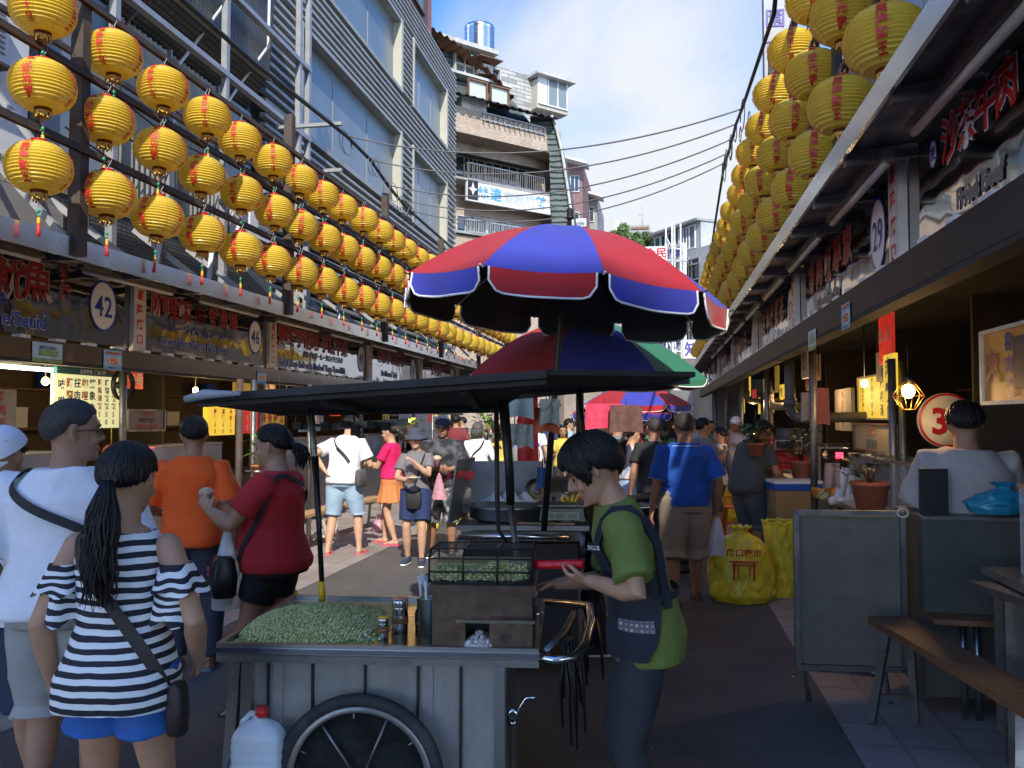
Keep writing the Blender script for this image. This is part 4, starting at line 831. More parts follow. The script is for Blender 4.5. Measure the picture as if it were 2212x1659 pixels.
sticker('right', onX(1755, 735, 1.296), -Y3, .36, .17, (lw, lg, lg), [('基隆廟口夜市', .04, .035, ink_navy)], 'green landscape sticker on the right fascia')
def cloth(name, col, **k): return mat(name, col, k.pop('rough', .75), var=k.pop('var', .08), vs=k.pop('vs', 6), bump=k.pop('bump', .25), bs=k.pop('bs', 14), bdist=.012, sheen=.15, **k)
um_red = cloth('umbrella_red', (.36, .004, .011)); um_blue = cloth('umbrella_blue', (.035, .045, .36)); um_green = cloth('umbrella_green', (.01, .16, .08))
um_under = mat('umbrella_lining', (.055, .053, .048), .9); piping = mat('white_piping', (.8, .8, .8), .5)
for m_ in (um_red, um_blue, um_green):   # thin fabric lets a little light through
 nt_, b_, L_ = nodes_of(m_)
def umbrella(c, Rr, hgt, zr, n, rot, cols, label, tilt=(0, 0), pole=None, val=.13, ground=0.0, under=None):
 e = empty('market_umbrella', (c[0], c[1], ground), label, 'umbrella'); T = Matrix.Rotation(tilt[0], 3, 'X') @ Matrix.Rotation(tilt[1], 3, 'Y'); base = Vector((0, 0, zr - ground))
 def P(r, a, z): return base + T @ Vector((r * math.cos(a), r * math.sin(a), z))
 ns, nr = 6, 8
 def surf(i, s, t):   # s 0..1 across panel, t 0 top..1 rim
  a0 = rot + 2 * PI * i / n; a1 = a0 + 2 * PI / n
  p0 = Vector((Rr * t * math.cos(a0), Rr * t * math.sin(a0), 0)); p1 = Vector((Rr * t * math.cos(a1), Rr * t * math.sin(a1), 0)); p = p0.lerp(p1, s)
  z = hgt * math.cos(t * PI / 2 * .93) ** .85 - hgt * math.cos(PI / 2 * .93) ** .85 + .02 * math.sin(s * PI) * t * -1
  return base + T @ Vector((p.x, p.y, z))
 for i in range(n):
  mt, mv = cols[i % len(cols)]
  mb = MB(); mb.grid(lambda u, v: surf(i, u, .02 + .98 * v), ns, nr, mt); mb.grid(lambda u, v: surf(i, u, .02 + .98 * v) - Z3 * .006, ns, nr, under or um_under)
  pn = mb.build('canopy_panel', None, e)
  mb = MB(); cut = .055 if val > .1 else .02
  def vl(u, v):
   s = cut + (1 - 2 * cut) * u; p = surf(i, s, 1.0); ed = min(u, 1 - u); rr = min(1, (ed / .09)) ** .5 if ed < .09 else 1; 
   outw = (p - base).normalized(); return p - Z3 * (val * v * (.55 + .45 * rr)) + outw * (.012 * math.sin(u * 9 + i) * v)
  mb.grid(vl, 16, 4, mv); mb.grid(lambda u, v: vl(u, v) - (vl(u, v) - base).normalized() * .004, 16, 4, under or um_under)
  pts = [vl(0, 0)] + [vl(0, v / 4) for v in range(1, 4)] + [vl(u / 16, 1) for u in range(17)] + [vl(1, v / 4) for v in range(3, -1, -1)]
  mb.tube(pts, .0065, piping, 6); mb.build('valance', None, e)
  a = rot + 2 * PI * i / n; tip = surf(i, 0, 1.0); mb = MB(); mid = surf(i, 0, .5) - Z3 * .02
  mb.tube([surf(i, 0, .06) - Z3 * .02, mid, tip - Z3 * .01, tip + (tip - base).normalized() * .03], .006, piping if i % 3 == 0 else black_metal, 5)
  mb.tube([mid, base + T @ Vector((0, 0, .02))], .005, black_metal, 5); mb.build('rib', None, e)
 mb = MB(); top = P(0, 0, hgt + .01); bot = Vector(pole) if pole is not None else Vector((0, 0, 0)); mb.tube([bot, base.lerp(bot, .4), base, top], [.02, .02, .017, .014], black_metal, 10); mb.lathe([(.0, .05), (.02, .04), (.02, -.01), (.03, -.02), (0, -.03)], black_metal, 10, c=tuple(top)); mb.build('pole', None, e)
 return e
c = at(1215, 700, 5.2); RB = ((um_red, um_blue), (um_blue, um_red))
uv = math.atan2(FWD.y, FWD.x)
um1 = umbrella(c, 1.02, .52, 2.40, 10, uv + PI + R(8.5), RB, 'large red and blue umbrella with white piped valance over the middle of the street', tilt=(R(-1), R(5.2)), pole=(-.12, .0, .95))
c = at(1256, 770, 6.6)
umbrella(c, .98, .55, 1.96, 8, uv + PI - R(17), ((um_blue, um_blue), (um_green, um_green), (um_blue, um_blue), (um_red, um_red)), 'blue red and green umbrella behind the large red and blue one', tilt=(0, R(1)), val=.05, pole=(0, 0, .9))
c = at(1372, 870, 14.6)
umbrella(c, 1.0, .42, 1.87, 8, uv + PI + R(22), RB, 'sunlit red and blue umbrella farther down the street over the crowd', val=.1)
c = at(1350, 890, 17.6)
umbrella(c, 1.15, .4, 1.75, 8, uv + PI + R(5), RB, 'farthest red and blue umbrella hanging low behind the sunlit one', val=.14)
cart_p = at(467, 1390, 3.12); CW, CD, CZ = 1.215, .86, .80
cartp = mat('cart_panel', (.29, .28, .255), .45, .25, var=.22, vs=2.2, dirt=.4, dcol=(.15, .13, .11), ds=3.5, streak=1, bump=.05, bs=20)
cart = empty('food_cart', (cart_p.x, cart_p.y, 0), 'stainless steel street cart with one big spoked wheel, roasting green peas', 'cart', rz=R(6))
MC = Matrix.Translation((cart_p.x, cart_p.y, 0)) @ Matrix.Rotation(R(6), 4, 'Z')
def cw(x, y, z): return MC @ Vector((x, y, z))
brass_s = mat('worn_steel_top', (.50, .44, .30), .25, 1.0, var=.25, vs=7, dirt=.2, dcol=(.25, .15, .06), ds=9)
mb = MB()
mb.bb((0.02, .02, CZ - .03), (CW - .02, CD - .02, CZ - .012), brass_s); mb.build('table_top', None, cart)
mb = MB()
for a, b in (((0, 0), (CW, .02)), ((0, CD - .02), (CW, CD)), ((0, .02), (.02, CD - .02)), ((CW - .02, .02), (CW, CD - .02))): mb.bb((a[0], a[1], CZ - .035), (b[0], b[1], CZ + .004), steel)
mb.bb((-.004, -.006, CZ - .030), (CW + .004, -.001, CZ - .012), chrome); mb.bb((0, .0, CZ - .065), (CW, .03, CZ - .037), steel_dark)
mb.build('rim', None, cart)
mb = MB(); mb.bb((.06, .03, .12), (CW - .16, .05, CZ - .066), cartp)
for x in (.19, .36, .56, .76, .92): mb.bb((x, .018, .12), (x + .008, .03, CZ - .07), gap)
for x in (.20, .77): mb.bb((x + .01, .024, .12), (x + .05, .03, CZ - .07), cartp)
mb.bb((.06, CD - .05, .12), (CW - .16, CD - .03, CZ - .066), steel_dark); mb.bb((.05, .05, .12), (.07, CD - .05, CZ - .066), steel_dark); mb.build('side_panel', None, cart)
mb = MB(); mb.bb((CW - .18, .05, .15), (CW - .155, CD - .05, CZ - .066), soot_shade); mb.bb((CW - .165, .0, .05), (CW - .125, .03, CZ - .066), steel); mb.bb((CW - .125, .03, .05), (CW - .12, .3, CZ - .066), steel_dark); mb.build('end_panel', None, cart)
for x0, x1 in ((.075, .03), (.12, .11)):
 mb = MB(); mb.bar((x0, .01, CZ - .066), (x1, .01, .0), .03, .04, steel); mb.build('leg', None, cart)
mb = MB(); mb.bar((CW - .15, CD - .1, CZ - .07), (CW - .15, CD - .1, 0), .03, .03, steel); mb.build('leg', None, cart)
def wheel(parent, c, r=.31, ns=12, y0=0):
 w = MB(); wx, wy, wz = c
 w.lathe([(r - .045 + .026 * math.cos(t), .026 * math.sin(t)) for t in np.linspace(0, 2 * PI, 13)], rubber, 56, c=c, axis='Y')
 o = w.build('wheel', None, parent); q = MB(); q.lathe([(r - .085, -.014), (r - .062, -.02), (r - .055, 0), (r - .062, .02), (r - .085, .014), (r - .085, -.014)], steel_dark, 56, c=c, axis='Y'); q.build('rim', None, o)
 q = MB()
 for k in range(ns): 
  a = 2 * PI * k / ns + .1; b = a + (.25 if k % 2 else -.25); q.tube([(wx + .03 * math.cos(b), wy + (.03 if k % 2 else -.03), wz + .03 * math.sin(b)), (wx + (r - .07) * math.cos(a), wy, wz + (r - .07) * math.sin(a))], .0055, steel_dark, 6)
 q.build('spokes', None, o); q = MB(); q.cyl((wx, wy - .05, wz), (wx, wy + .05, wz), .028, steel_dark, 12); q.cyl((wx, wy - .07, wz), (wx, wy - .05, wz), .014, chrome, 6); q.build('hub', None, o); return o
wheel(cart, (.565, -.05, .335), .33); wheel(cart, (.565, CD + .05, .335), .33)
mb = MB(); mb.cyl((.565, 0, .335), (.565, CD, .335), .018, black_metal, 8); mb.build('axle', None, cart)
mb = MB(); mb.tube([(CW - .02, .03, CZ - .03), (CW + .06, .0, CZ - .035), (CW + .13, .03, CZ - .03), (CW + .17, .12, CZ - .01), (CW + .2, .35, CZ + .02), (CW + .2, .6, CZ + .03), (CW, .8, CZ)], .017, chrome, 12); mb.build('handle', None, cart)
mb = MB(); mb.tube([(CW + .02, .06, CZ - .02), (CW + .09, .25, CZ + .0), (CW + .13, .5, CZ + .02)], .014, steel_dark, 10); mb.build('handle', None, cart)
mb = MB()
mb.lathe([(0, -.012), (.017, -.012), (.017, .012), (.0, .012)], chrome, 6, c=(CW - .10, .06, .52), axis='Y'); mb.tube([(CW - .1, .05, .52), (CW - .07, .05, .58), (CW - .05, .05, .61), (CW - .015, .045, .615)], .006, chrome, 6); mb.lathe([(.010, -.004), (.022, -.004), (.022, .004), (.010, .004), (.010, -.004)], chrome, 14, c=(CW - .10, .045, .55), axis='Y'); mb.build('latch', None, cart)
mb = MB(); mb.bb((.06, -.12, .245), (.36, .0, .260), steel_dark); mb.bar((.06, -.12, .28), (.06, .0, .40), .012, .012, steel_dark); mb.bar((.36, -.12, .28), (.36, .0, .40), .012, .012, steel_dark); mb.build('foot_shelf', None, cart)
pea_m = mat('peas', (.22, .27, .10), .55, var=.3, vs=80)
nt_, b_, L_ = nodes_of(pea_m)
ico = [(0, 0, 1)] + [(math.cos(a) * .894, math.sin(a) * .894, .447) for a in [2 * PI * k / 5 for k in range(5)]] + [(math.cos(a) * .894, math.sin(a) * .894, -.447) for a in [2 * PI * (k + .5) / 5 for k in range(5)]] + [(0, 0, -1)]
icf = [(0, 1 + k, 1 + (k + 1) % 5) for k in range(5)] + [(1 + k, 6 + k, 1 + (k + 1) % 5) for k in range(5)] + [(1 + (k + 1) % 5, 6 + k, 6 + (k + 1) % 5) for k in range(5)] + [(11, 6 + (k + 1) % 5, 6 + k) for k in range(5)]
peas_ms = [mat('pea_a', (.56, .58, .25), .5, var=.15, vs=40), mat('pea_b', (.38, .42, .14), .5, var=.15, vs=40), mat('pea_c', (.68, .66, .38), .5, var=.15, vs=40)]
def pile_h(x, y):
 dx = (x - .27) / .30; dy = (y - .36) / .36; h = 1 - (abs(dx) ** 2.2 + abs(dy) ** 2.2) ** .75; return max(0, h) * .066
mb = MB(); r_ = .0070; ic = np.array(ico)
for i in range(46):
 for j in range(57):
  x, y = .03 + i * .0126 + RNG.normal(0, .002), .025 + j * .0129 + RNG.normal(0, .002); h = pile_h(x, y)
  if h < .004 and RNG.random() > .12 * (h > .0001): continue
  s = r_ * RNG.uniform(.85, 1.12); mb.add(ic * s + np.array((x, y, CZ - .012 + h + r_ * .6 + RNG.normal(0, .0012))), icf, peas_ms[RNG.choice(3, p=(.5, .35, .15))], True)
for _ in range(60):
 x, y = .5 + abs(RNG.normal(0, .05)), .08 + RNG.uniform(0, .4); mb.add(ic * r_ + np.array((x, y, CZ - .012 + r_)), icf, peas_ms[RNG.choice(3)], True)
mb.grid(lambda u, v: (.0 + .03 + .55 * u, .02 + .72 * v, CZ - .0115 + max(0, pile_h(.03 + .55 * u, .02 + .72 * v) - .002)), 24, 24, peas_ms[1])
o = mb.build('green_peas'); o.matrix_world = MC; tag(o, 'heap of pale green peas spread over the left end of the cart top', 'peas', kind='stuff')
bz = empty('charcoal_brazier', cw(.815, .03, CZ - .011), 'heat stained steel charcoal brazier with ash in its open mouth', 'brazier', rz=R(6))
burnt = mat('burnt_steel', (.15, .10, .07), .36, .7, var=.6, vs=7, dirt=.7, dcol=(.04, .03, .025), ds=6)
ash = mat('ash', (.5, .48, .46), .95, var=.5, vs=60, bump=1, bs=80); ember = mat('ember', (.8, .12, .02), .8, var=.5, vs=40, emit=1.5)
w_, d_, h_ = .375, .30, .225; mb = MB()
mb.bb((0, 0, 0), (.125, .008, h_), burnt); mb.bb((.215, 0, 0), (w_, .008, h_ - .1), burnt); mb.bb((.125, 0, h_ - .125), (w_, .0075, h_), burnt); mb.bb((0, d_ - .008, 0), (w_, d_, h_), burnt)
mb.bb((0, .008, 0), (.008, d_ - .008, h_), burnt); mb.bb((w_ - .008, .008, 0), (w_, d_ - .008, h_), burnt); mb.bb((.008, .008, 0), (w_ - .008, d_ - .008, .01), soot_shade); mb.bb((.008, .09, .01), (w_ - .008, .095, h_ - .02), soot_shade)
mb.build('box', None, bz)
mb = MB(); mb.bb((-.01, -.012, h_), (w_ + .012, d_ + .01, h_ + .012), steel_dark); mb.bb((-.012, -.016, h_ - .024), (w_ + .014, -.010, h_ + .014), burnt); mb.build('rim', None, bz)
mb = MB(); mb.bar((.09, -.012, h_ - .117), (w_ + .01, -.012, h_ - .117), .014, .012, brass_s); mb.build('ledge', None, bz)
mb = MB()
for _ in range(220):
 x, y = RNG.uniform(.125, .22), RNG.uniform(-.012, .08); t = 1 - abs(x - .175) / .06
 mb.add(ic * RNG.uniform(.004, .011) + np.array((x, y, .012 + max(0, t) * .04 * RNG.random() * (y > -.0) + .004)), icf, ash)
for _ in range(70): mb.add(ic * RNG.uniform(.002, .006) + np.array((RNG.uniform(.07, .33), RNG.uniform(-.022, -.004), .003)), icf, ash)
tag(mb.build('ash', None, bz), kind='stuff')
mb = MB(); mb.bb((w_ + .003, .05, .07), (w_ + .01, .15, .13), black_metal); mb.tube([(w_ + .01, .06, .12), (w_ + .03, .08, .12), (w_ + .03, .08, .07)], .005, chrome, 6); mb.build('damper', None, bz)
cg = empty('wire_roaster', cw(.80, .05, CZ + .232), 'wire mesh roasting cage full of green peas with a red taped handle', 'roaster', rz=R(6)); w_, d_, h_ = .385, .235, .118
mb = MB()
for x in (.0, .128, .257, w_): mb.tube([(x, 0, 0), (x, 0, h_ * .75), (x, .05, h_), (x, d_ - .02, h_), (x, d_, h_ * .7), (x, d_, 0), (x, 0, 0)], .0045, black_metal, 6)
for y, z in ((0, 0), (0, h_ * .75), (.05, h_), (d_ - .02, h_), (d_, 0), (0, h_ * .33)): mb.tube([(0, y, z), (w_, y, z)], .0035, black_metal, 6)
mb.build('frame', None, cg)
mb = MB(); wm = mat('wire_mesh', (.10, .09, .08), .5, .5); 
for i in range(1, 48):
 x = w_ * i / 48; mb.tube([(x, .001, 0), (x, .001, h_ * .75), (x, .05, h_), (x, d_ - .02, h_)], .0007, wm, 3, cap=False)
for k in range(1, 10): mb.tube([(0, .001, h_ * .75 * k / 10), (w_, .001, h_ * .75 * k / 10)], .0007, wm, 3, cap=False)
for k in range(1, 16): y = .05 + (d_ - .07) * k / 16; mb.tube([(0, y, h_), (w_, y, h_)], .0007, wm, 3, cap=False)
mb.build('mesh', None, cg)
mb = MB()
for _ in range(1500):
 x = RNG.uniform(.012, w_ - .012); y = RNG.uniform(.01, .07); hh = .035 + .045 * x / w_ + .01 * math.sin(x * 30); z = RNG.uniform(0.007, hh); mb.add(ic * .0078 + np.array((x, y, z)), icf, peas_ms[RNG.choice(3, p=(.4, .5, .1))], True)
mb.bb((.01, .075, .002), (w_ - .01, d_ - .01, .06), peas_ms[1]); tag(mb.build('peas', None, cg), kind='stuff')
mb = MB(); hr = [.0165, .0175, .0165, .018, .0185, .018, .0165]; mb.tube([(w_ + .0, .06, .062), (w_ + .035, .055, .062), (w_ + .07, .05, .062), (w_ + .11, .045, .064), (w_ + .15, .04, .066), (w_ + .185, .035, .068), (w_ + .2, .033, .068)], hr, mat('red_tape', (.60, .012, .018), .28, bump=.5, bs=70), 14); mb.build('handle', None, cg)
mb = MB(); mb.bb((w_ - .002, .005, .0), (w_ + .006, d_ - .01, h_ * .8), black_metal); mb.build('end_plate', None, cg)
def can(x, y, r, h, label, lid, name='steel_can'):
 e = empty(name, cw(x, y, CZ - .011), label, 'can'); mb = MB()
 mb.lathe([(0, 0), (r, 0), (r, h * .42), (r * 1.02, h * .44), (r, h * .46), (r, h * .72), (r * 1.05, h * .74), (r * 1.0, h * .76), (r * 1.05, h * .8), (r * 1.05, h * .95), (r, h), (0, h)], chrome, 28); mb.build('body', None, e)
 mb = MB(); mb.lathe([(0, h + .001), (r * .96, h + .001), (r * .96, h + .004), (0, h + .004)], lid, 24); mb.build('lid', None, e)
 mb = MB()
 for k in range(7): mb.lathe([(r + .001, h * .3 + k * .004), (r + .003, h * .3 + k * .004 + .0015), (r + .001, h * .3 + k * .004 + .003), (r + .001, h * .3 + k * .004)], mat('rubber_band%d' % (k % 3), [(.35, .16, .06), (.16, .20, .08), (.4, .07, .03)][k % 3], .6), 24)
 mb.build('rubber_bands', None, e); return e
can(.602, .15, .022, .083, 'short steel shaker with yellow lid and rubber bands beside the peas', ink_yellow); can(.648, .25, .032, .135, 'tall steel canister with pink lid wound with rubber bands', mat('pink_lid', (.6, .25, .18), .5))
e = empty('steel_pot', cw(.775, .22, CZ - .011), 'steel pot full of paper bags and wooden sticks left of the brazier', 'pot'); mb = MB()
mb.lathe([(0, 0), (.044, 0), (.044, .148), (.047, .152), (.041, .15), (.041, .01), (0, .01)], steel, 28); mb.build('pot', None, e)
bagm = mat('clear_bag', (.72, .76, .78), .25, alpha=.6, bump=.5, bs=20)
for k in range(6):
 a = k * 1.1; mb = MB(); mb.bar((.02 * math.cos(a), .02 * math.sin(a), .05), (.035 * math.cos(a), .03 * math.sin(a), .20 + .02 * (k % 3)), .011, .004, wood_pale if k < 4 else white_plastic); mb.build('stick', None, e)
mb = MB(); mb.grid(lambda u, v: (-.035 + .07 * u + .01 * math.sin(v * 5), .0 + .012 * math.sin(u * 9 + v * 3), .08 + .17 * v - .04 * u * v), 8, 10, bagm); mb.grid(lambda u, v: (-.04 + .04 * u - .02 * v, .015 + .012 * math.sin(u * 7 + v * 3), .08 + .15 * v), 8, 10, white_plastic); mb.build('bag', None, e)
e = empty('sauce_bottle', cw(.725, .30, CZ - .011), 'small dark sauce bottle with white lettering and a pink straw behind the pot', 'bottle'); mb = MB()
mb.lathe([(0, 0), (.024, 0), (.026, .07), (.017, .09), (.017, .12), (.019, .125), (0, .13)], ink_black, 20); mb.build('bottle', None, e); mb = MB(); mb.text('12', ((0, -.027, .035), X3, Z3), .02, ink_white); mb.build('lettering', None, e); mb = MB(); mb.tube([(0, 0, .1), (-.01, 0, .2)], .003, mat('pink_straw', (.8, .3, .4), .4), 6); mb.build('straw', None, e)
jug = empty('plastic_jug', cw(.19, -.055, .262), 'translucent plastic jug with red screw cap and yellow label beside the cart wheel', 'jug', rz=R(6))
jm = mat('translucent_plastic', (.62, .70, .76), .3, var=.06, sss=.3, alpha=.93)
mb = MB(); prof = []
def ring(z, rx, ry, n=28, p=4.0):
 out = []
 for k in range(n):
  t = 2 * PI * k / n; c_, s_ = math.cos(t), math.sin(t); out.append((rx * math.copysign(abs(c_) ** (2 / p), c_), ry * math.copysign(abs(s_) ** (2 / p), s_), z))
 return out
rs = []
for i in range(20):
 z = .22 * i / 19; k = 1 if i % 3 else .965; rs.append(ring(z, .095 * k * (.93 if i == 0 else 1), .06 * k))
rs += [ring(.24, .088, .056, p=3.5), ring(.262, .07, .047, p=3), ring(.275, .05, .038, p=2.5), ring(.285, .028, .026, p=2), ring(.30, .022, .022, p=2), ring(.305, .0, .0)]
vs = [v for r in rs for v in r]; fs = [(i * 28 + k, i * 28 + (k + 1) % 28, (i + 1) * 28 + (k + 1) % 28, (i + 1) * 28 + k) for i in range(len(rs) - 1) for k in range(28)]
mb.add(vs, fs, jm, True); mb.tube([(-.07, 0, .235), (-.06, 0, .275), (-.03, 0, .305), (.0, 0, .30)], (.011), jm, 10); mb.build('body', None, jug)
mb = MB(); mb.cyl((0.01, 0, .295), (.01, 0, .328), .024, red_plastic, 22); mb.build('cap', None, jug)
mb = MB(); mb.add([(-.075, -.0625, .03), (.01, -.0625, .03), (.01, -.0625, .115), (-.075, -.0625, .115)], [(0, 1, 2, 3)], mat('label_orange', (.80, .42, .03), .5)); mb.lathe([(0, 0), (.021, 0), (.021, .001), (0, .001)], ink_red, 24, c=(-.032, -.0635, .085), axis='Y'); mb.lathe([(0, 0), (.017, 0), (.017, .001), (0, .001)], ink_yellow, 24, c=(-.032, -.0645, .085), axis='Y')
mb.text('金蘭', ((-.032, -.066, .085), X3, Z3), .015, ink_red, .03); mb.text('醬油膏', ((-.032, -.064, .048), X3, Z3), .014, ink_red, .02); mb.build('label', None, jug)
board_m = mat('canopy_board', (.10, .065, .045), .7, var=.3, vs=3, dirt=.4, dcol=(.03, .022, .018), ds=3); tarp = mat('grey_tarp', (.30, .32, .34), .5, bump=.4, bs=10)
def wl(p, e): return Vector(p) - Vector(e.location)
cp = empty('cart_canopy', (cart_p.x, cart_p.y, 1.7), 'dark wooden canopy boards held on steel poles over the roasting cart', 'canopy')
def slab4(pts, th, m, m2=None):
 mb = MB(); a = [wl(p, cp) for p in pts]; vs = [tuple(p) for p in a] + [tuple(p - Z3 * th) for p in a]
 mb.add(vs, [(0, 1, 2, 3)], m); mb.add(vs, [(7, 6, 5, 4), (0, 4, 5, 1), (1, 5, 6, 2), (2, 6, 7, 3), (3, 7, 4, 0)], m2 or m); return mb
A_, B_, C_, D_ = at(408, 853, 3.2), at(1180, 799, 3.05), at(1085, 868, 4.3), at(600, 884, 4.3)
slab4([A_, B_, C_, D_], .03, board_m, soot_shade).build('board', None, cp)  # underside and edges coloured near black to carry the shade beneath
slab4([at(1183, 797, 3.04), at(1502, 803, 3.5), at(1400, 832, 4.25), at(1092, 845, 4.3)], .022, board_m, soot_shade).build('board', None, cp)
mb = MB(); mb.tube([wl(at(402, 862, 3.2), cp), wl(at(440, 852, 3.15), cp), wl(at(520, 850, 3.12), cp)], [.014, .02, .008], tarp, 8); mb.build('tarp_roll', None, cp)
mb = MB()
for a, b in ((at(430, 872, 3.25), at(1180, 822, 3.1)), (at(600, 892, 4.2), at(1085, 885, 4.2)), (at(1090, 858, 4.1), at(1490, 822, 3.9)), (at(700, 868, 3.3), at(800, 888, 4.2)), (at(1000, 845, 3.2), at(1030, 880, 4.2))): mb.bar(wl(a, cp), wl(b, cp), .03, .03, soot_shade)
mb.build('frame', None, cp)
mb = MB(); mb.tube([wl(at(671, 885, 3.95), cp), wl(at(679, 985, 3.95), cp), wl(at(681, 1000, 3.95), cp)], [.016] * 3, steel_dark, 12); mb.tube([wl(at(680, 985, 3.95), cp), wl(at(690, 1150, 3.95), cp), wl(at(697, 1296, 3.95), cp)], [.0185, .0125, .0125], black_metal, 12); mb.build('pole', None, cp)
mb = MB(); mb.tube([wl(at(694, 1255, 3.95), cp), wl(at(697, 1302, 3.95), cp)], .0165, ink_yellow, 12); mb.build('pole_tape', None, cp)
mb = MB(); mb.tube([wl(at(1086, 852, 3.9), cp), wl(at(1100, 1010, 3.9), cp), wl(at(1103, 1090, 3.9), cp)], [.026, .022, .02], black_metal, 12); mb.tube([wl(at(1103, 1088, 3.9), cp), wl(at(1128, 1300, 3.9), cp)], .015, steel_dark, 12); mb.build('pole', None, cp)
mb = MB(); mb.tube([wl(at(1072, 868, 4.05), cp), wl(at(1074, 1080, 4.05), cp), wl(at(1077, 1145, 4.05), cp), wl(at(1100, 1180, 4.05), cp)], [.012, .013, .010, .008], cable_m, 8); mb.build('cable', None, cp)
mb = MB(); mb.tube([wl(at(1250, 838, 3.95), cp), wl(at(1266, 990, 3.95), cp), wl(at(1290, 1300, 3.95), cp)], .011, black_metal, 8); mb.build('pole', None, cp)
mb = MB(); mb.bar(wl(at(645, 926, 4.25), cp), wl(at(882, 911, 4.25), cp), .02, .035, steel_dark); mb.build('rail', None, cp)
for i, (px, l) in enumerate(((640, 28), (668, 22), (700, 30), (742, 24), (765, 40), (800, 26), (830, 30))):
 mb = MB(); p = wl(at(px, 897, 4.2), cp); s = l / F * 4.2; mb.tube([p, p - Z3 * s * .7, p - Z3 * s + X3 * .02, p - Z3 * s * .9 + X3 * .04], .004, black_metal, 5); mb.bb(p - Vector((.015, .01, s * 1.1)), p - Vector((-.03, -.01, s * .5)), soot_shade); mb.build('hook', None, cp)
bags = empty('bag_bundle', cw(CW + .15, .3, .45), 'black straps hanging in a bunch from the cart handle', 'bags'); mb = MB()
for k in range(12):
 x, y = RNG.uniform(-.06, .06), RNG.uniform(-.2, .2); l = RNG.uniform(.2, .42); x2 = x + RNG.uniform(-.04, .04)
 mb.tube([(x, y, .35), (x2, y + .02, .35 - l * .5), (x2 + .01, y, .35 - l)], [(.028, .004), (.034, .006), (.022, .004)], blackp, 6)
mb.build('straps', None, bags)
k2 = at(985, 1135, 5.3); Z2 = k2.z
c2 = empty('food_cart', (k2.x, k2.y, 0), 'second steel street cart behind the roasting cart, loaded with a scale and a fryer hood', 'cart', rz=R(8)); M2 = Matrix.Translation((k2.x, k2.y, 0)) @ Matrix.Rotation(R(8), 4, 'Z')
mb = MB(); mb.bb((0, 0, Z2 - .03), (.86, 1.3, Z2), steel); mb.build('table_top', None, c2)
mb = MB(); mb.bb((.05, .03, .2), (.78, 1.25, Z2 - .12), soot_shade); mb.bb((.03, .02, Z2 - .1), (.8, .05, Z2 - .04), steel_dark); mb.tube([(.02, -.03, Z2 - .07), (.4, -.05, Z2 - .06), (.72, -.03, Z2 - .07)], .018, chrome, 10); mb.build('body', None, c2)
mb = MB(); mb.box((.28, .45, Z2 + .21), (.56, .012, .36), cartp, rot=(R(-14), 0, 0)); mb.box((.0, .38, Z2 + .20), (.012, .42, .42), cartp, rot=(0, R(8), R(-12))); mb.text('大腸圈', ((.0, .19, Z2 + .3), X3, Z3), .07, ink_red, .03); mb.build('splash_guard', None, c2)
mb = MB(); mb.lathe([(0, Z2), (.2, Z2), (.26, Z2 + .02), (.26, Z2 + .09), (.29, Z2 + .1), (.25, Z2 + .105), (.24, Z2 + .03), (0, Z2 + .03)], steel, 30, c=(.32, .32, 0)); mb.build('pan', None, c2)
for x, y in ((.1, .1), (.72, .1), (.1, 1.2), (.72, 1.2)): mb = MB(); mb.bar((x, y, 0), (x, y, .3), .04, .04, steel_dark); mb.build('leg', None, c2)
mb = MB(); mb.tube([(.6, .5, Z2), (.61, .5, 1.75)], .022, mat('pale_blue_pole', (.45, .52, .55), .5), 10); mb.build('pole', None, c2)
mb = MB(); mb.tube([(.82, .9, .5), (.82, .9, 1.9)], .014, rusty, 8); mb.build('pole', None, c2)
def on2(x, y, z): return M2 @ Vector((x, y, z))
e = empty('kitchen_scale', on2(.53, .1, Z2 + .01), 'old grey electronic scale with a display at the front of the second cart', 'scale', rz=R(8)); mb = MB()
mb.box((.15, .1, .05), (.30, .24, .08), mat('scale_grey', (.20, .20, .17), .5, dirt=.3), top=(.9, .9)); mb.bb((.0, -.02, .10), (.30, .22, .115), steel_dark); mb.build('body', None, e); mb = MB(); mb.box((.14, -.035, .045), (.24, .02, .05), mat('scale_panel', (.36, .37, .30), .5)); 
for k in range(3): mb.box((.065 + k * .075, -.047, .045), (.062, .004, .03), mat('lcd', (.22, .24, .18), .3))
mb.build('display', None, e)
e = empty('foil_tray', on2(.42, .03, Z2 + .005), 'flat parcel wrapped in silver foil on the cart edge', 'parcel', rz=R(6)); mb = MB(); mb.grid(lambda u, v: (.36 * u, .1 * v, .02 + .008 * math.sin(u * 40) * math.sin(v * 9 + u * 20)), 40, 6, chrome); mb.bb((-.03, .0, 0), (.34, .12, .012), cardboard); mb.build('parcel', None, e)
e = empty('grinder', on2(.50, .42, Z2 + .1), 'old crank grinder with a red cloth over its wheel', 'grinder', rz=R(8)); mb = MB(); mb.lathe([(0, -.02), (.05, -.02), (.055, 0), (.04, .03), (0, .03)], cardboard, 20, c=(0.02, -.06, .09), axis='Y'); mb.lathe([(0, -.03), (.028, -.03), (.028, -.02), (0, -.02)], steel_dark, 16, c=(0.02, -.06, .09), axis='Y'); mb.bb((-.03, -.03, -.1), (.08, .1, .08), steel_dark); mb.build('body', None, e)
mb = MB(); mb.grid(lambda u, v: (-.07 + .17 * u, -.04 + .12 * v, .155 + .02 * math.sin(u * 5) - .05 * (2 * u - 1) ** 2), 12, 6, cloth('dark_red_cloth', (.28, .01, .02))); mb.build('cloth', None, e); mb = MB(); mb.box((.18, .15, .12), (.22, .25, .09), rusty, rot=(0, 0, R(15))); mb.build('trough', None, e)
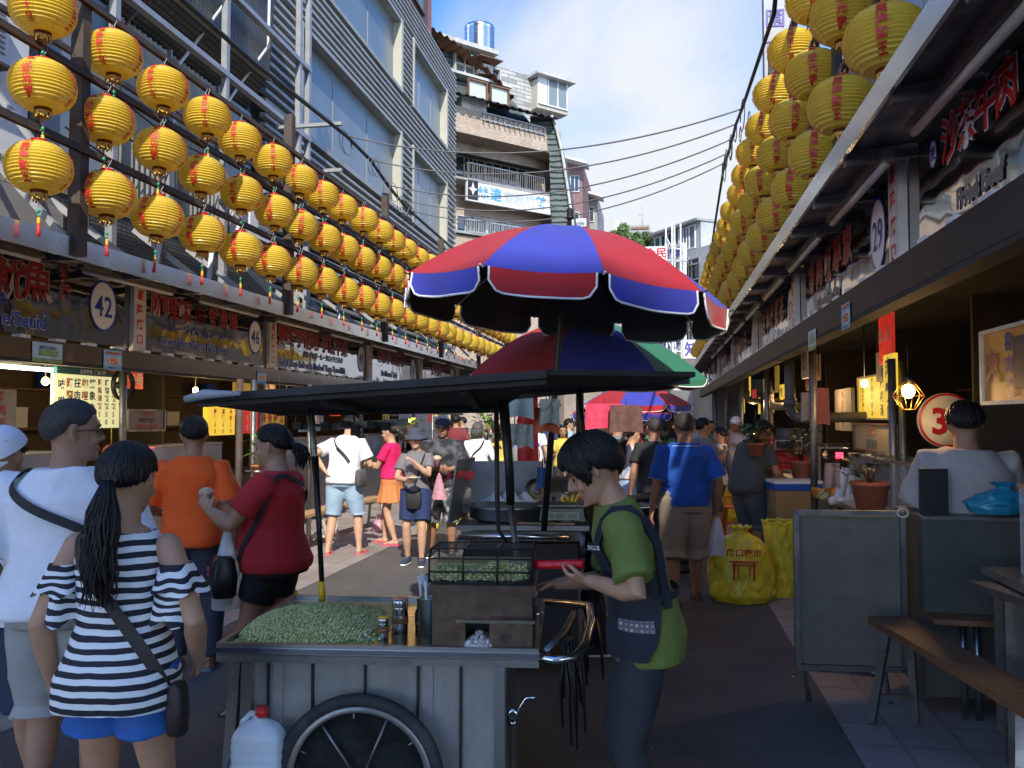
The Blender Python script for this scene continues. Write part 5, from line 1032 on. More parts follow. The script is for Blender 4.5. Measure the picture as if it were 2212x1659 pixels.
e = empty('paper_heap', on2(.12, .25, Z2 + .1), 'crumpled white cloth lying in the pan of the second cart', 'cloth'); mb = MB(); mb.grid(lambda u, v: (.4 * u, .22 * v, .03 + .09 * math.sin(u * PI) * (.6 + .4 * math.sin(u * 21 + v * 7)) * math.sin(v * PI)), 40, 14, white_plastic); mb.build('cloth', None, e)
e = empty('drink_cup', on2(.80, .45, Z2), 'clear plastic cup with a black dot standing by the green bowls', 'cup'); mb = MB(); mb.lathe([(0, 0), (.032, 0), (.043, .12), (.045, .122), (0, .122)], mat('cup_plastic', (.5, .62, .6), .2, alpha=.6), 20); mb.build('cup', None, e)
e = empty('tool_holder', on2(.74, .3, Z2), 'steel cup of yellow handled clippers on the second cart', 'tools'); mb = MB(); mb.lathe([(0, 0), (.035, 0), (.037, .09), (0, .09)], chrome, 20); mb.build('cup', None, e)
for k in range(4): mb = MB(); mb.tube([(0, 0, .06), (-.06 + .04 * k, -.01, .15 + .01 * k)], [.008, .011], ink_yellow, 8); mb.build('tool', None, e)
e = empty('bowl_stack', on2(.88, .65, Z2), 'green plastic bowl heaped with leaves behind the clippers', 'bowl'); mb = MB(); mb.lathe([(0, 0), (.05, 0), (.11, .06), (.115, .062), (0, .05)], mat('green_plastic', (.04, .45, .08), .4), 24); mb.build('bowl', None, e)
def hang(px, py, d, w, h, m, label, cat, name, fold=.01, th=.012, wob=3):
 p = at(px, py, d); e = empty(name, p, label, cat, rz=YAW); mb = MB()
 f = lambda s: (lambda u, v: ((-w / 2 + w * u) * (1 + .06 * v), s * th + fold * math.sin(u * wob * PI + v), -h * v + .02 * math.sin(u * PI) * v))
 mb.grid(f(1), 12, 8, m); mb.grid(f(-1), 12, 8, m); mb.build('sheet', None, e); mb = MB(); mb.tube([(0, 0, 0), (0, 0, .06)], .004, black_metal, 5); mb.build('hook', None, e); return e
hang(1180, 880, 5.0, .14, .165, mat('orange_bag', (.62, .12, .04), .6), 'orange plastic bags hanging at the second cart', 'bags', 'plastic_bag', th=.03)
e = hang(1187, 862, 4.9, .11, .16, mat('beige_paper', (.40, .38, .30), .7), 'beige paper bags clipped in front of the orange bags', 'bags', 'paper_bag', th=.015); mb = MB(); mb.add([(-.055, -.03, .0), (0, -.035, -.03), (-.03, -.035, -.07), (-.07, -.03, -.04)], [(0, 1, 2, 3)], MATS['beige_paper']); mb.add([(.055, -.03, .0), (0.01, -.035, -.03), (.03, -.035, -.07), (.07, -.03, -.04)], [(0, 1, 2, 3)], MATS['beige_paper']); mb.build('flap', None, e)
hang(1120, 852, 4.9, .17, .15, mat('striped_cloth', (.35, .42, .36), .6, var=.3, vs=9), 'pale green striped cloth hanging under the canopy', 'cloth', 'hanging_cloth')
hang(1112, 915, 5.0, .09, .15, mat('printed_paper', (.42, .42, .36), .7, var=.3, vs=20), 'printed paper tag hanging beside the black pole', 'paper', 'hanging_paper')
hang(1136, 917, 5.0, .085, .15, MATS['printed_paper'], 'second printed paper tag with leaf drawing hanging next to the bags', 'paper', 'hanging_paper')
hang(1140, 838, 7.5, .18, .8, mat('red_banner', (.60, .02, .02), .6), 'long red banner hanging behind the second cart', 'banner', 'hanging_banner')
hang(1305, 872, 9.5, .42, .30, mat('pink_banner', (.65, .04, .10), .6, var=.3, vs=12), 'pink food banner hanging below the sunlit umbrella', 'banner', 'hanging_banner')
hang(1352, 875, 9.4, .36, .32, mat('brown_banner', (.12, .05, .035), .6, var=.4, vs=12), 'dark brown food banner next to the pink banner', 'banner', 'hanging_banner')
hang(1172, 1010, 5.6, .07, .15, cloth('blue_towel', (.02, .08, .25)), 'dark blue towel hung on the pale pole', 'towel', 'towel', th=.02)
e = empty('cloth_roll', at(930, 880, 9.6), 'green and white checked awning roll over the snack stall', 'cloth', rz=YAW); 
chk = brick_mat('checked_cloth', (.50, .55, .48), (.12, .28, .18), (.45, .5, .42), 1.0, w=.12, h=.08, ms=.02, offset=0, axes='XZ'); mb = MB(); mb.tube([(-.35, 0, .0), (0, .0, -.02), (.38, 0, -.03)], .06, chk, 12); mb.build('roll', None, e)
def M3(yaw=0, pitch=0, roll=0): return Matrix.Rotation(yaw, 3, 'Z') @ Matrix.Rotation(pitch, 3, 'X') @ Matrix.Rotation(roll, 3, 'Y')
def lerp_tab(tab, z):
 if z <= tab[0][0]: return tab[0][1:]
 for a, b in zip(tab, tab[1:]):
  if z <= b[0]: t = (z - a[0]) / (b[0] - a[0]); t = t * t * (3 - 2 * t) * .5 + t * .5; return tuple(a[i] + (b[i] - a[i]) * t for i in range(1, len(a)))
 return tab[-1][1:]
TOR = {'m': [(.80, .150, .105, -.01), (.90, .160, .118, -.015), (.98, .158, .112, -.005), (1.08, .150, .105, .005), (1.2, .158, .108, .005), (1.28, .170, .112, .0), (1.34, .166, .102, -.006), (1.38, .140, .088, -.012), (1.42, .098, .074, -.014), (1.455, .066, .062, -.01), (1.50, .058, .058, .0)],
    'f': [(.80, .155, .110, -.012), (.90, .165, .122, -.02), (.98, .150, .108, -.01), (1.08, .128, .092, .0), (1.2, .138, .105, .012), (1.28, .145, .112, .014), (1.34, .142, .092, -.002), (1.38, .118, .078, -.01), (1.42, .080, .062, -.012), (1.45, .055, .054, -.01), (1.50, .050, .050, .0)]}
HEAD = [(.116, .0, -.012, .012), (.110, .038, -.055, .040), (.094, .062, -.078, .060), (.070, .078, -.092, .071), (.040, .088, -.098, .076), (.018, .091, -.097, .076), (.0, .083, -.093, .074), (-.022, .085, -.084, .071), (-.042, .086, -.072, .067), (-.060, .085, -.058, .061), (-.078, .084, -.046, .055), (-.096, .080, -.034, .045), (-.110, .070, -.018, .034), (-.118, .05, .0, .018)]
def loft(mb, rings, m, n=24, p=2.3):
 vs = []
 for (c, rx, ry, rot) in rings:
  for k in range(n):
   t = 2 * PI * k / n; cs, sn = math.cos(t), math.sin(t)
   v = Vector((rx * math.copysign(abs(cs) ** (2 / p), cs), ry * math.copysign(abs(sn) ** (2 / p), sn), 0))
   if rot is not None: v = rot @ v
   vs.append(tuple(Vector(c) + v))
 fs = [(i * n + k, i * n + (k + 1) % n, (i + 1) * n + (k + 1) % n, (i + 1) * n + k) for i in range(len(rings) - 1) for k in range(n)]
 fs += [tuple(range(n))[::-1], tuple((len(rings) - 1) * n + k for k in range(n))]
 return mb.add(vs, fs, m, True)
def ik(a, b, l1, l2, hint):
 a, b = Vector(a), Vector(b); d = b - a; L_ = d.length; L_ = max(min(L_, (l1 + l2) * .999), abs(l1 - l2) + .01); d.normalize(); b = a + d * L_
 x = (l1 * l1 - l2 * l2 + L_ * L_) / (2 * L_); h = math.sqrt(max(0, l1 * l1 - x * x)); hv = Vector(hint); hv = hv - d * hv.dot(d)
 if hv.length < 1e-4: hv = d.orthogonal()
 return a + d * x + hv.normalized() * h, b
def remesh(mb, name, vox, mats, parent, smooth=2, disp=None, sc=1.0):
 """fuse overlapping closed pieces into one continuous skin"""
 o = mb.build('tmp'); md = o.modifiers.new('r', 'REMESH'); md.mode = 'VOXEL'; md.voxel_size = vox
 if smooth: sm_ = o.modifiers.new('s', 'SMOOTH'); sm_.factor = .5; sm_.iterations = smooth
 bpy.context.view_layer.update(); me = bpy.data.meshes.new_from_object(o.evaluated_get(bpy.context.evaluated_depsgraph_get())); old = o.data
 bpy.data.objects.remove(o); bpy.data.meshes.remove(old)
 n = len(me.vertices); co = np.empty(n * 3, 'f'); me.vertices.foreach_get('co', co); co = co.reshape(-1, 3)
 if disp:
  nr = np.empty(n * 3, 'f'); me.vertices.foreach_get('normal', nr); nr = nr.reshape(-1, 3)
  co = co + nr * disp(co)[:, None]
 co *= sc; me.vertices.foreach_set('co', co.astype('f').ravel()); me.polygons.foreach_set('use_smooth', [True] * len(me.polygons)); me.materials.clear()
 for k in (mats if isinstance(mats, (list, tuple)) else [mats]): me.materials.append(k)
 me.name = name; me.update(); ob = bpy.data.objects.new(name, me); COL.objects.link(ob); ob.parent = parent; return ob
def folds(amp, seed=0, fz=1.0):
 r = np.random.default_rng(seed); K = []
 for _ in range(9):
  d = r.normal(0, 1, 3); d[2] *= 1.0; d /= np.linalg.norm(d); K.append((d * r.uniform(9, 26) * fz, r.uniform(0, 6.28), r.uniform(.4, 1)))
 def f(co):
  w = co + .035 * np.sin(co[:, [1, 2, 0]] * 11 + seed); s = np.zeros(len(co))
  for k, ph, a in K: s += a * (1 - np.abs(np.sin(w @ k * .5 + ph))) ** 2.2
  return amp * 2.1 * (s / 3.2 - .35)
 return f
skins = {'a': mat('skin_a', (.42, .23, .14), .6, var=.08, vs=12, sss=.08, bump=.08, bs=160), 'b': mat('skin_b', (.34, .175, .105), .6, var=.08, vs=12, sss=.08, bump=.08, bs=160), 'c': mat('skin_c', (.52, .31, .20), .6, var=.07, vs=12, sss=.08, bump=.08, bs=160)}
hair_m = mat('black_hair', (.010, .008, .008), .48, var=.4, vs=40, stretch=(30, 30, 2), bump=.5, bs=12, spec=.35)
hair_g = mat('grey_hair', (.09, .085, .08), .5, var=.6, vs=40, stretch=(30, 30, 2), bump=.5, bs=12)
buzz_m = mat('buzzed_hair', (.035, .028, .024), .7, var=.5, vs=60, bump=.4, bs=200)
lip_m = mat('lips', (.30, .09, .07), .4); eye_m = mat('eye_dark', (.015, .01, .008), .15); eyew = mat('eye_white', (.6, .58, .55), .2)
def hand(mb, W, dv, pn, curl=.5, thumb=.6, side=1, m=None, spread=.0, sc=1.0, r0=.0088, curls=None):
 """palm + five separate jointed fingers; dv = direction of the hand, pn = palm normal (fingers curl towards pn)"""
 W = Vector(W); d = Vector(dv).normalized(); n = Vector(pn); n = (n - d * n.dot(d)).normalized(); s = d.cross(n) * side      # s points to the thumb side
 mb.tube([W - d * .012, W + d * .02, W + d * .055, W + d * .086], [(.026 * sc, .017 * sc), (.034 * sc, .016 * sc), (.041 * sc, .015 * sc), (.038 * sc, .011 * sc)], m, 14, up=n)
 for i, (off, L_) in enumerate(((.030, .072), (.0105, .080), (-.0095, .075), (-.029, .060))):
  p = W + d * (.080 - abs(off) * .12) * sc + s * off * sc; c = curls[i] if curls else curl * (1 + .08 * i); dd = (d + s * (spread * off * 9)).normalized(); pts = [p - dd * .02, p]; a = 0
  for j, seg in enumerate((.46, .30, .24)):
   a += c * (.75 if j == 0 else .9); v = dd * math.cos(a) + n * math.sin(a); p = p + v * L_ * seg * sc; pts.append(p)
  k = (.92 if i == 3 else 1) * r0 * sc; mb.tube(pts, [k, k * 1.03, k, k * .9, k * .72], m, 10)
 p = W + d * .022 * sc + s * .026 * sc; t1 = (s * .78 + d * .55 + n * .35 * thumb).normalized(); t2 = (d * .85 + s * (.35 - .3 * thumb) + n * .8 * thumb).normalized()
 mb.tube([p - t1 * .015, p, p + t1 * .035 * sc, p + t1 * .035 * sc + t2 * .030 * sc, p + t1 * .035 * sc + t2 * .052 * sc], [.013 * sc, .014 * sc, .0115 * sc, .0105 * sc, .008 * sc], m, 10)
class Person:
 def __init__(s, label, loc, rz, Hh=1.68, sex='m', w=1.0, skin='a', lean=0.0, head=(0, 0, 0), hands=None, elbows=None, feet=None, vox=.012, group=None, barefoot=False, hand_dir=None, palm=None, curl=.45, face=True, name='person', belly=0.0, curls=None, hsc=1.0, sway=0.0, hs=1.06):
  s.hs = hs; s.gw = (.5 + .5 * w) ** .5
  s.e = empty(name, loc, label, 'person', group, rz=rz); s.k = Hh / 1.7; s.sex = sex; s.w = w; s.vox = vox; s.lean = lean; s.belly = belly; s.skin = skins[skin]; s.seed = int(abs(loc[0] * 977 + loc[1] * 131)) % 9999
  s.sw = .178 * (.5 + .5 * w) * (.93 if sex == 'f' else 1); s.sway = sway
  s.HR = M3(head[0], -lean * .3 + head[1], head[2]) if True else None
  sh = {1: s.T((s.sw, -.005, 1.350)), -1: s.T((-s.sw, -.005, 1.350))}; s.sh = sh
  hands = hands or {}; elbows = elbows or {}; feet = feet or {}
  s.arm = {}
  for q in (1, -1):
   tgt = hands.get(q, (q * (s.sw + .09), .03, .86)); hint = elbows.get(q, (q * .5, -1, -.1)); el, wr = ik(sh[q], tgt, .285, .245, hint); s.arm[q] = (sh[q], el, wr)
  s.leg = {}
  for q in (1, -1):
   f = feet.get(q, (q * .105, 0, 0)); ank = Vector((f[0], f[1], .075 + (f[2] if len(f) > 2 else 0))); kn, an = ik((q * .085 * w ** .5, 0, .90), ank, .43, .415, (q * .15, 1, 0)); s.leg[q] = (Vector((q * .085 * w ** .5, 0, .90)), kn, an, f)
  mb = MB(); sk = s.skin; g_ = .5 + .5 * w
  loft(mb, [s.ring(z, 0) for z in (.82, .88, .95, 1.02, 1.1, 1.18, 1.26, 1.33, 1.38, 1.42)], sk)
  nk = s.T((0, -.012, 1.43)); s.neck_top = s.T((0, .004, 1.492)); s.hc = s.neck_top + s.HR @ Vector((0, .012, .083 * hs))
  mb.tube([s.T((0, -.012, 1.38)), nk, s.neck_top, s.hc - s.HR @ Vector((0, .02, .03))], [.085 * g_, .062 * g_, .056 * g_, .058], sk, 16)
  vs = []; n = 24
  for (z, yf, yb, hw) in HEAD:
   yc, ry = (yf + yb) / 2, (yf - yb) / 2
   for k in range(n):
    t = 2 * PI * k / n; cs, sn = math.cos(t), math.sin(t); p = 2.0 if sn < 0 else 2.35
    vs.append(tuple(s.hp((hw * g_ ** .5 * math.copysign(abs(cs) ** (2 / p), cs), yc + ry * math.copysign(abs(sn) ** (2 / p), sn), z))))
  nf = len(HEAD); fs = [(i * n + k, (i + 1) * n + k, (i + 1) * n + (k + 1) % n, i * n + (k + 1) % n) for i in range(nf - 1) for k in range(n)] + [tuple(range(n)), tuple((nf - 1) * n + k for k in range(n))[::-1]]
  mb.add(vs, fs, sk, True)
  mb.tube([s.hp((0, .078, .022)), s.hp((0, .094, -.004)), s.hp((0, .108, -.026)), s.hp((0, .100, -.038))], [(.008, .009), (.010, .011), (.015, .012), (.012, .007)], sk, 10)
  mb.ell(s.hp((.014, .094, -.034)), (.008, .010, .008), sk, 8, 6); mb.ell(s.hp((-.014, .094, -.034)), (.008, .010, .008), sk, 8, 6)
  mb.tube([s.hp((-.022, .083, -.064)), s.hp((0, .091, -.061)), s.hp((.022, .083, -.064))], [.004, .0065, .004], sk, 8); mb.tube([s.hp((-.020, .082, -.071)), s.hp((0, .090, -.074)), s.hp((.020, .082, -.071))], [.004, .0075, .004], sk, 8)
  mb.ell(s.hp((0, .078, -.100)), (.022, .014, .016), sk, 10, 8)
  for q in (1, -1):
   mb.ell(s.hp((q * .048, .066, -.034)), (.022, .017, .02), sk, 10, 8); mb.tube([s.hp((q * .015, .089, .022)), s.hp((q * .035, .086, .028)), s.hp((q * .055, .068, .022))], [.006, .008, .006], sk, 8)
   ex = .074 * g_ ** .5; R_ = s.HR @ M3(q * .35, 0, 0)
   mb.tube([s.hp((q * (ex + .002), .0, -.028)), s.hp((q * (ex + .010), -.012, -.014)), s.hp((q * (ex + .016), -.018, .008)), s.hp((q * (ex + .010), -.008, .024)), s.hp((q * (ex + .004), .004, .016))], [.007, .0065, .006, .006, .005], sk, 8); mb.ell(s.hp((q * (ex + .002), -.006, 0)), (.008, .012, .022), sk, 10, 8)
  r2 = g_
  for q in (1, -1):
   a, el, wr = s.arm[q]; d = (wr - el).normalized(); u = (el - a).normalized()
   mb.ell(a, (.047 * r2, .046 * r2, .048 * r2), sk, 14, 10); mb.tube([a, a.lerp(el, .3), a.lerp(el, .7), el, el.lerp(wr, .25), el.lerp(wr, .6), wr, wr + d * .02], [.047 * r2, .048 * r2, .041 * r2, .036 * r2, .040 * r2, .034 * r2, .0255, .024], sk, 14)
   hd = Vector((hand_dir or {}).get(q, d)); pn = Vector((palm or {}).get(q, (-q, .15, 0))); hand(mb, wr, hd, pn, curl, side=(1 if q > 0 else -1) * (1 if True else 1), m=sk, sc=(1.0 if sex == 'm' else .93) * hsc, curls=(curls or {}).get(q), spread=.12)
   h, kn, an, f = s.leg[q]; mb.tube([h + Vector((0, 0, .03)), h.lerp(kn, .35), h.lerp(kn, .8), kn, kn.lerp(an, .22), kn.lerp(an, .45), kn.lerp(an, .8), an, an - Vector((0, 0, .03))], [.088 * g_, .082 * g_, .060 * g_, .054 * g_, .056 * g_, .056 * g_, .038, .034, .034], sk, 16)
   yw = f[3] if len(f) > 3 else q * -.15; fd = Vector((-math.sin(yw), math.cos(yw), 0)); z0 = an.z - .075
   mb.tube([Vector((an.x, an.y, z0 + .03)) - fd * .045, Vector((an.x, an.y, z0 + .045)), Vector((an.x, an.y, z0 + .035)) + fd * .09, Vector((an.x, an.y, z0 + .020)) + fd * .165], [(.028, .026), (.034, .04), (.042, .028), (.034, .014)], sk, 14, up=Z3)
   if vox < .011 or barefoot:
    for t in range(5): c = Vector((an.x, an.y, z0 + .012)) + fd * (.175 - .009 * t) + fd.cross(Z3) * q * -(-.03 + .0155 * t); mb.tube([c - fd * .02, c + fd * .012], [.0085 - .0006 * t] * 2, sk, 8)
  s.body = remesh(mb, 'body', vox, [sk], s.e, 2 if vox > .008 else 3, sc=s.k)
  if face: s.face()
 def T(s, p):
  x, y, z = p
  if z <= .95: return Vector((x, y, z))
  t = min(1, (z - .95) / .42); a = s.lean * t; h = z - .95; return Vector((x + s.sway * h * t, y * math.cos(a) + math.sin(a) * h, .95 + math.cos(a) * h - math.sin(a) * y))
 def hp(s, p): return s.hc + s.HR @ (Vector(p) * s.hs)
 def prof(s, z):
  rx, ry, yc = lerp_tab(TOR[s.sex], z); g_ = s.w if z < 1.36 else .5 + .5 * s.w; bl = s.belly * math.exp(-((z - 1.05) / .13) ** 2)
  return rx * g_, ry * g_ + bl * .6, yc + bl * .5
 def ring(s, z, off, flare=0):
  rx, ry, yc = s.prof(z); c = s.T((0, yc, z)); rot = M3(0, -s.lean * min(1, max(0, (z - .95) / .42)), 0); return (c, rx + off + flare, ry + off + flare, rot)
 def surf(s, ang, z, off=.02):
  """point on the torso: ang 0 = front, +90 = right side (person's +x)"""
  rx, ry, yc = s.prof(z); p = 2.3; sn, cs = math.sin(ang), math.cos(ang); x = (rx + off) * math.copysign(abs(sn) ** (2 / p), sn); y = yc + (ry + off) * math.copysign(abs(cs) ** (2 / p), cs); return s.T((x, y, z))
 def part(s, mb, name, label=None):
  for i in range(len(mb.v)): mb.v[i] = mb.v[i] * s.k
  o = mb.build(name, None, s.e); return tag(o, label)
 def face(s):
  mb = MB()
  for q in (1, -1): mb.ell(s.hp((q * .032, .079, .0)), (.0125, .006, .0062), eye_m, 10, 8, rot=s.HR)
  s.part(mb, 'eyes'); mb = MB()
  for q in (1, -1): mb.tube([s.hp((q * .016, .0925, .019)), s.hp((q * .034, .092, .026)), s.hp((q * .054, .078, .020))], [(.002, .003), (.0025, .004), (.001, .002)], hair_m, 6)
  s.part(mb, 'eyebrows'); mb = MB(); mb.tube([s.hp((-.022, .0855, -.067)), s.hp((-.01, .0945, -.0665)), s.hp((0, .0955, -.068)), s.hp((.01, .0945, -.0665)), s.hp((.022, .0855, -.067))], [.002, .0045, .0048, .0045, .002], lip_m, 8); s.part(mb, 'lips'); return s
 def shirt(s, m, hem=.84, sleeve=.62, off=.016, name='shirt', fold=.007, flare=.012, sl_r=1.0, neck=1.435, tuck=0, ring_n=None):
  mb = MB(); zs = list(np.linspace(hem, 1.36, 11)) + [1.39, 1.415, neck]
  loft(mb, [s.ring(max(z, .8), off + (.004 if z > 1.4 else 0) + (flare * (1 - (z - hem) / .3) if z < hem + .3 else 0)) if z >= .8 else (lambda r, z=z: (Vector((r[0].x, r[0].y, z)), r[1], r[2], r[3]))(s.ring(.8, off + flare)) for z in zs], m)
  g_ = .5 + .5 * s.w
  if sleeve > 0:
   for q in (1, -1):
    a, el, wr = s.arm[q]; rr = g_ * sl_r; ti = s.T((q * .085, -.005, 1.335))
    if sleeve <= 1: e1 = a.lerp(el, sleeve); pts = [ti, a + Vector((0, 0, .0)), a.lerp(e1, .5), e1]; rad = [.060 * rr, .067 * rr, .064 * rr, .070 * rr]
    else: pts = [ti, a, a.lerp(el, .5), el, el.lerp(wr, sleeve - 1)]; rad = [.062 * rr, .064 * rr, .058 * rr, .052 * rr, .042 * rr]
    mb.tube(pts, rad, m, 18)
  o = remesh(mb, name, s.vox * 1.05, [m], s.e, 3, folds(fold, s.seed) if fold else None, s.k); return o
 def pants(s, m, zend=.5, off=.02, flare=.012, name='shorts', fold=.006, top=1.0):
  mb = MB(); g_ = .5 + .5 * s.w
  loft(mb, [s.ring(z, .011) for z in (.82, .88, .94, top)], m)
  for q in (1, -1):
   h, kn, an, f = s.leg[q]; path = [h + Vector((0, 0, .04)), h.lerp(kn, .35), h.lerp(kn, .8), kn, kn.lerp(an, .3), kn.lerp(an, .65), an]; rad = [.092 * g_, .088 * g_, .070 * g_, .062 * g_, .062 * g_, .050, .044]; P = []; Rr = []
   for i, p in enumerate(path):
    if p.z >= zend: P.append(p); Rr.append(rad[i] + off)
    else:
     a = path[i - 1]; t = (a.z - zend) / (a.z - p.z); P.append(a.lerp(p, t)); Rr.append(rad[i - 1] * (1 - t) + rad[i] * t + off + flare); break
   mb.tube(P, Rr, m, 20)
  return remesh(mb, name, s.vox * 1.05, [m], s.e, 3, folds(fold, s.seed + 5, .8), s.k)
 def skirt(s, m, zend=.5, flare=.05, name='skirt', fold=.008):
  mb = MB(); rs = [s.ring(1.0, .012), s.ring(.92, .016), s.ring(.84, .02)]; b = s.ring(.82, .02)
  for t in (.33, .66, 1.0): rs.append((Vector((b[0].x, b[0].y, .82 + (zend - .82) * t)), b[1] + flare * t, b[2] + flare * t, None))
  loft(mb, rs[::-1], m, 36)
  def dp(co): a = np.arctan2(co[:, 1], co[:, 0]); return fold * np.sin(a * 13) * np.clip((.95 - co[:, 2]) / .3, 0, 1)
  return remesh(mb, name, s.vox * 1.05, [m], s.e, 2, dp, s.k)
 def shoes(s, m, sole=None, kind='shoe'):
  for q in (1, -1):
   an, f = s.leg[q][2], s.leg[q][3]; yw = f[3] if len(f) > 3 else q * -.15; fd = Vector((-math.sin(yw), math.cos(yw), 0)); z0 = an.z - .075; c = Vector((an.x, an.y, z0)); mb = MB()
   if kind == 'shoe':
    mb.tube([c - fd * .06 + Z3 * .045, c + Z3 * .055, c + fd * .06 + Z3 * .048, c + fd * .13 + Z3 * .034, c + fd * .19 + Z3 * .026], [(.034, .03), (.043, .048), (.046, .04), (.046, .028), (.03, .016)], m, 16, up=Z3)
    mb.tube([c + Z3 * .06, c + Z3 * .10], [.042, .040], m, 14); mb.tube([c - fd * .07 + Z3 * .010, c + fd * .06 + Z3 * .010, c + fd * .2 + Z3 * .012], [(.038, .012), (.048, .012), (.034, .010)], sole or ink_white, 14, up=Z3)
    for k in range(4): mb.bar(c + fd * (.07 + .02 * k) - fd.cross(Z3) * .02 + Z3 * (.082 - .009 * k), c + fd * (.075 + .02 * k) + fd.cross(Z3) * .02 + Z3 * (.082 - .009 * k), .005, .004, sole or ink_white)
    s.part(mb, 'shoe')
   else:
    mb.tube([c - fd * .065 + Z3 * .004, c + fd * .05 + Z3 * .004, c + fd * .14 + Z3 * .004, c + fd * .2 + Z3 * .004], [(.036, .012), (.042, .012), (.05, .012), (.034, .012)], m, 16, up=Z3)
    t = c + fd * .13 + Z3 * .022; x = fd.cross(Z3)
    if kind == 'flipflop':
     for w_ in (-1, 1): mb.tube([t + fd * .02, t + x * w_ * .03 + Z3 * .016 - fd * .03, t + x * w_ * .045 - fd * .07 - Z3 * .01], [.006, .008, .006], m, 8)
    else:
     for o_, hgt in ((.10, .045), (.04, .065), (-.05, .06)): mb.tube([c + fd * o_ + x * .05 + Z3 * .02, c + fd * o_ + x * .036 + Z3 * hgt, c + fd * o_ + Z3 * (hgt + .012), c + fd * o_ - x * .036 + Z3 * hgt, c + fd * o_ - x * .05 + Z3 * .02], [(.014, .004)] * 5, m, 8)
    s.part(mb, 'sandal')
  return s
 def scalp(s, th, ph, off=0.0):
  """th from crown, ph azimuth (0 = forehead, 90 = right side)"""
  c = Vector((0, -.008, .022)); return s.hp(c + Vector((s.gw * (.079 + off) * math.sin(th) * math.sin(ph), (.100 + off) * math.sin(th) * math.cos(ph), (.097 + off) * math.cos(th))))
 def hair(s, style='short', m=None, strands=160, thick=.012, label=None):
  m = m or hair_m; mb = MB(); r = np.random.default_rng(s.seed)
  def line(ph):                      # hairline angle from the crown for every azimuth
   a = abs((ph + PI) % (2 * PI) - PI); x = a / PI
   pts = {'short': [(0, R(62)), (.22, R(66)), (.36, R(86)), (.46, R(92)), (.53, R(80)), (.6, R(104)), (.8, R(122)), (1, R(126))],
       'receding': [(0, R(38)), (.2, R(36)), (.36, R(72)), (.46, R(92)), (.53, R(82)), (.6, R(104)), (.8, R(122)), (1, R(126))],
       'bob': [(0, R(71)), (.17, R(76)), (.28, R(98)), (.36, R(124)), (.46, R(94)), (.56, R(100)), (.8, R(128)), (1, R(134))],
       'tied': [(0, R(58)), (.22, R(62)), (.36, R(84)), (.46, R(88)), (.53, R(84)), (.6, R(106)), (.8, R(118)), (1, R(120))]}[style if style in ('short', 'receding', 'bob') else 'tied']
   for p, q in zip(pts, pts[1:]):
    if x <= q[0]: t = (x - p[0]) / (q[0] - p[0]); return p[1] + (q[1] - p[1]) * t
   return pts[-1][1]
  nph, nth = 44, 12; vs = []
  for j in range(nth + 1):
   for i in range(nph):
    ph = 2 * PI * i / nph; th = line(ph) * j / nth; o = thick * (1 if j < nth - 1 else (.6 if j == nth - 1 else -.004)) * (1 + .12 * math.sin(i * 2.7 + j)); vs.append(tuple(s.scalp(th, ph, o)))
  mb.add(vs, [(j * nph + i, j * nph + (i + 1) % nph, (j + 1) * nph + (i + 1) % nph, (j + 1) * nph + i) for j in range(nth) for i in range(nph)], m, True)
  if strands:
   wh = (R(12), PI)
   for k in range(strands):
    ph = r.uniform(-PI, PI); L_ = line(ph) * r.uniform(.88, 1.0 if style != 'bob' else 1.06); st = r.uniform(0, .55) * L_; n = 7; pts = [s.scalp(st + (L_ - st) * t / n, ph + .06 * math.sin(t + k), thick * (1.0 + .25 * r.random()) * (1 - .35 * (t / n) ** 3)) for t in range(n + 1)]
    wd_ = .008 if style == 'bob' else .006; mb.tube(pts, [(wd_ * .5, .0022)] + [(wd_, .003)] * (n - 1) + [(wd_ * .25, .001)], m, 5)
  g = None
  if style in ('ponytail', 'longtail'):
   tie = s.hp((0, -.112 if style == 'longtail' else -.12, .0 if style == 'longtail' else .01)); mb.lathe([(0, -.01), (.024, -.01), (.026, 0), (.024, .01), (0, .01)], mat('hair_tie', (.02, .015, .02), .5), 12, c=tuple(tie), axis='Y')
   ln = .42 if style == 'longtail' else .16
   for k in range(120 if style == 'longtail' else 50):
    a = r.uniform(0, 2 * PI); q_ = r.uniform(0, 1) ** .5; pts = []; dx, dy = math.cos(a), math.sin(a)
    for t in range(10):
     u = t / 9; sp = (.018 + .045 * math.sin(min(1, u * 1.5) * PI * .62)) * q_ * (1 if style == 'longtail' else 1.1); wv = .014 * math.sin(u * 14 + k * .9) * u
     pts.append(tie + Vector((dx * sp + wv, -.02 - .05 * math.sin(u * PI * .5) + dy * sp * .6, -u * ln * (.8 + .25 * ((k * 7) % 10) / 10) + .02 * math.sin(u * PI))))
    mb.tube(pts, [.004, .0045, .005, .005, .0045, .0045, .004, .0035, .0025, .001], m, 4)
  if style in ('curly', 'bun', 'long'):
   if style == 'bun': mb.ell(s.hp((0, -.115, .03)), (.045, .04, .045), m, 14, 10)
   else:
    ln = .16 if style == 'curly' else .26
    for k in range(70):
     ph = PI + r.uniform(-1.25, 1.25); p0 = s.scalp(R(95), ph, .01); pts = [p0 + Vector((0, 0, 0))]
     for t in range(1, 8): u = t / 7; am = .02 if style == 'curly' else .006; pts.append(p0 + Vector((am * math.sin(u * 17 + k), -.03 * math.sin(u * PI) + am * math.cos(u * 15 + k * 2), -u * ln * r.uniform(.8, 1.05))))
     mb.tube(pts, [.011, .012, .012, .012, .011, .010, .007, .003], m, 5)
  s.part(mb, 'hair', label); return s
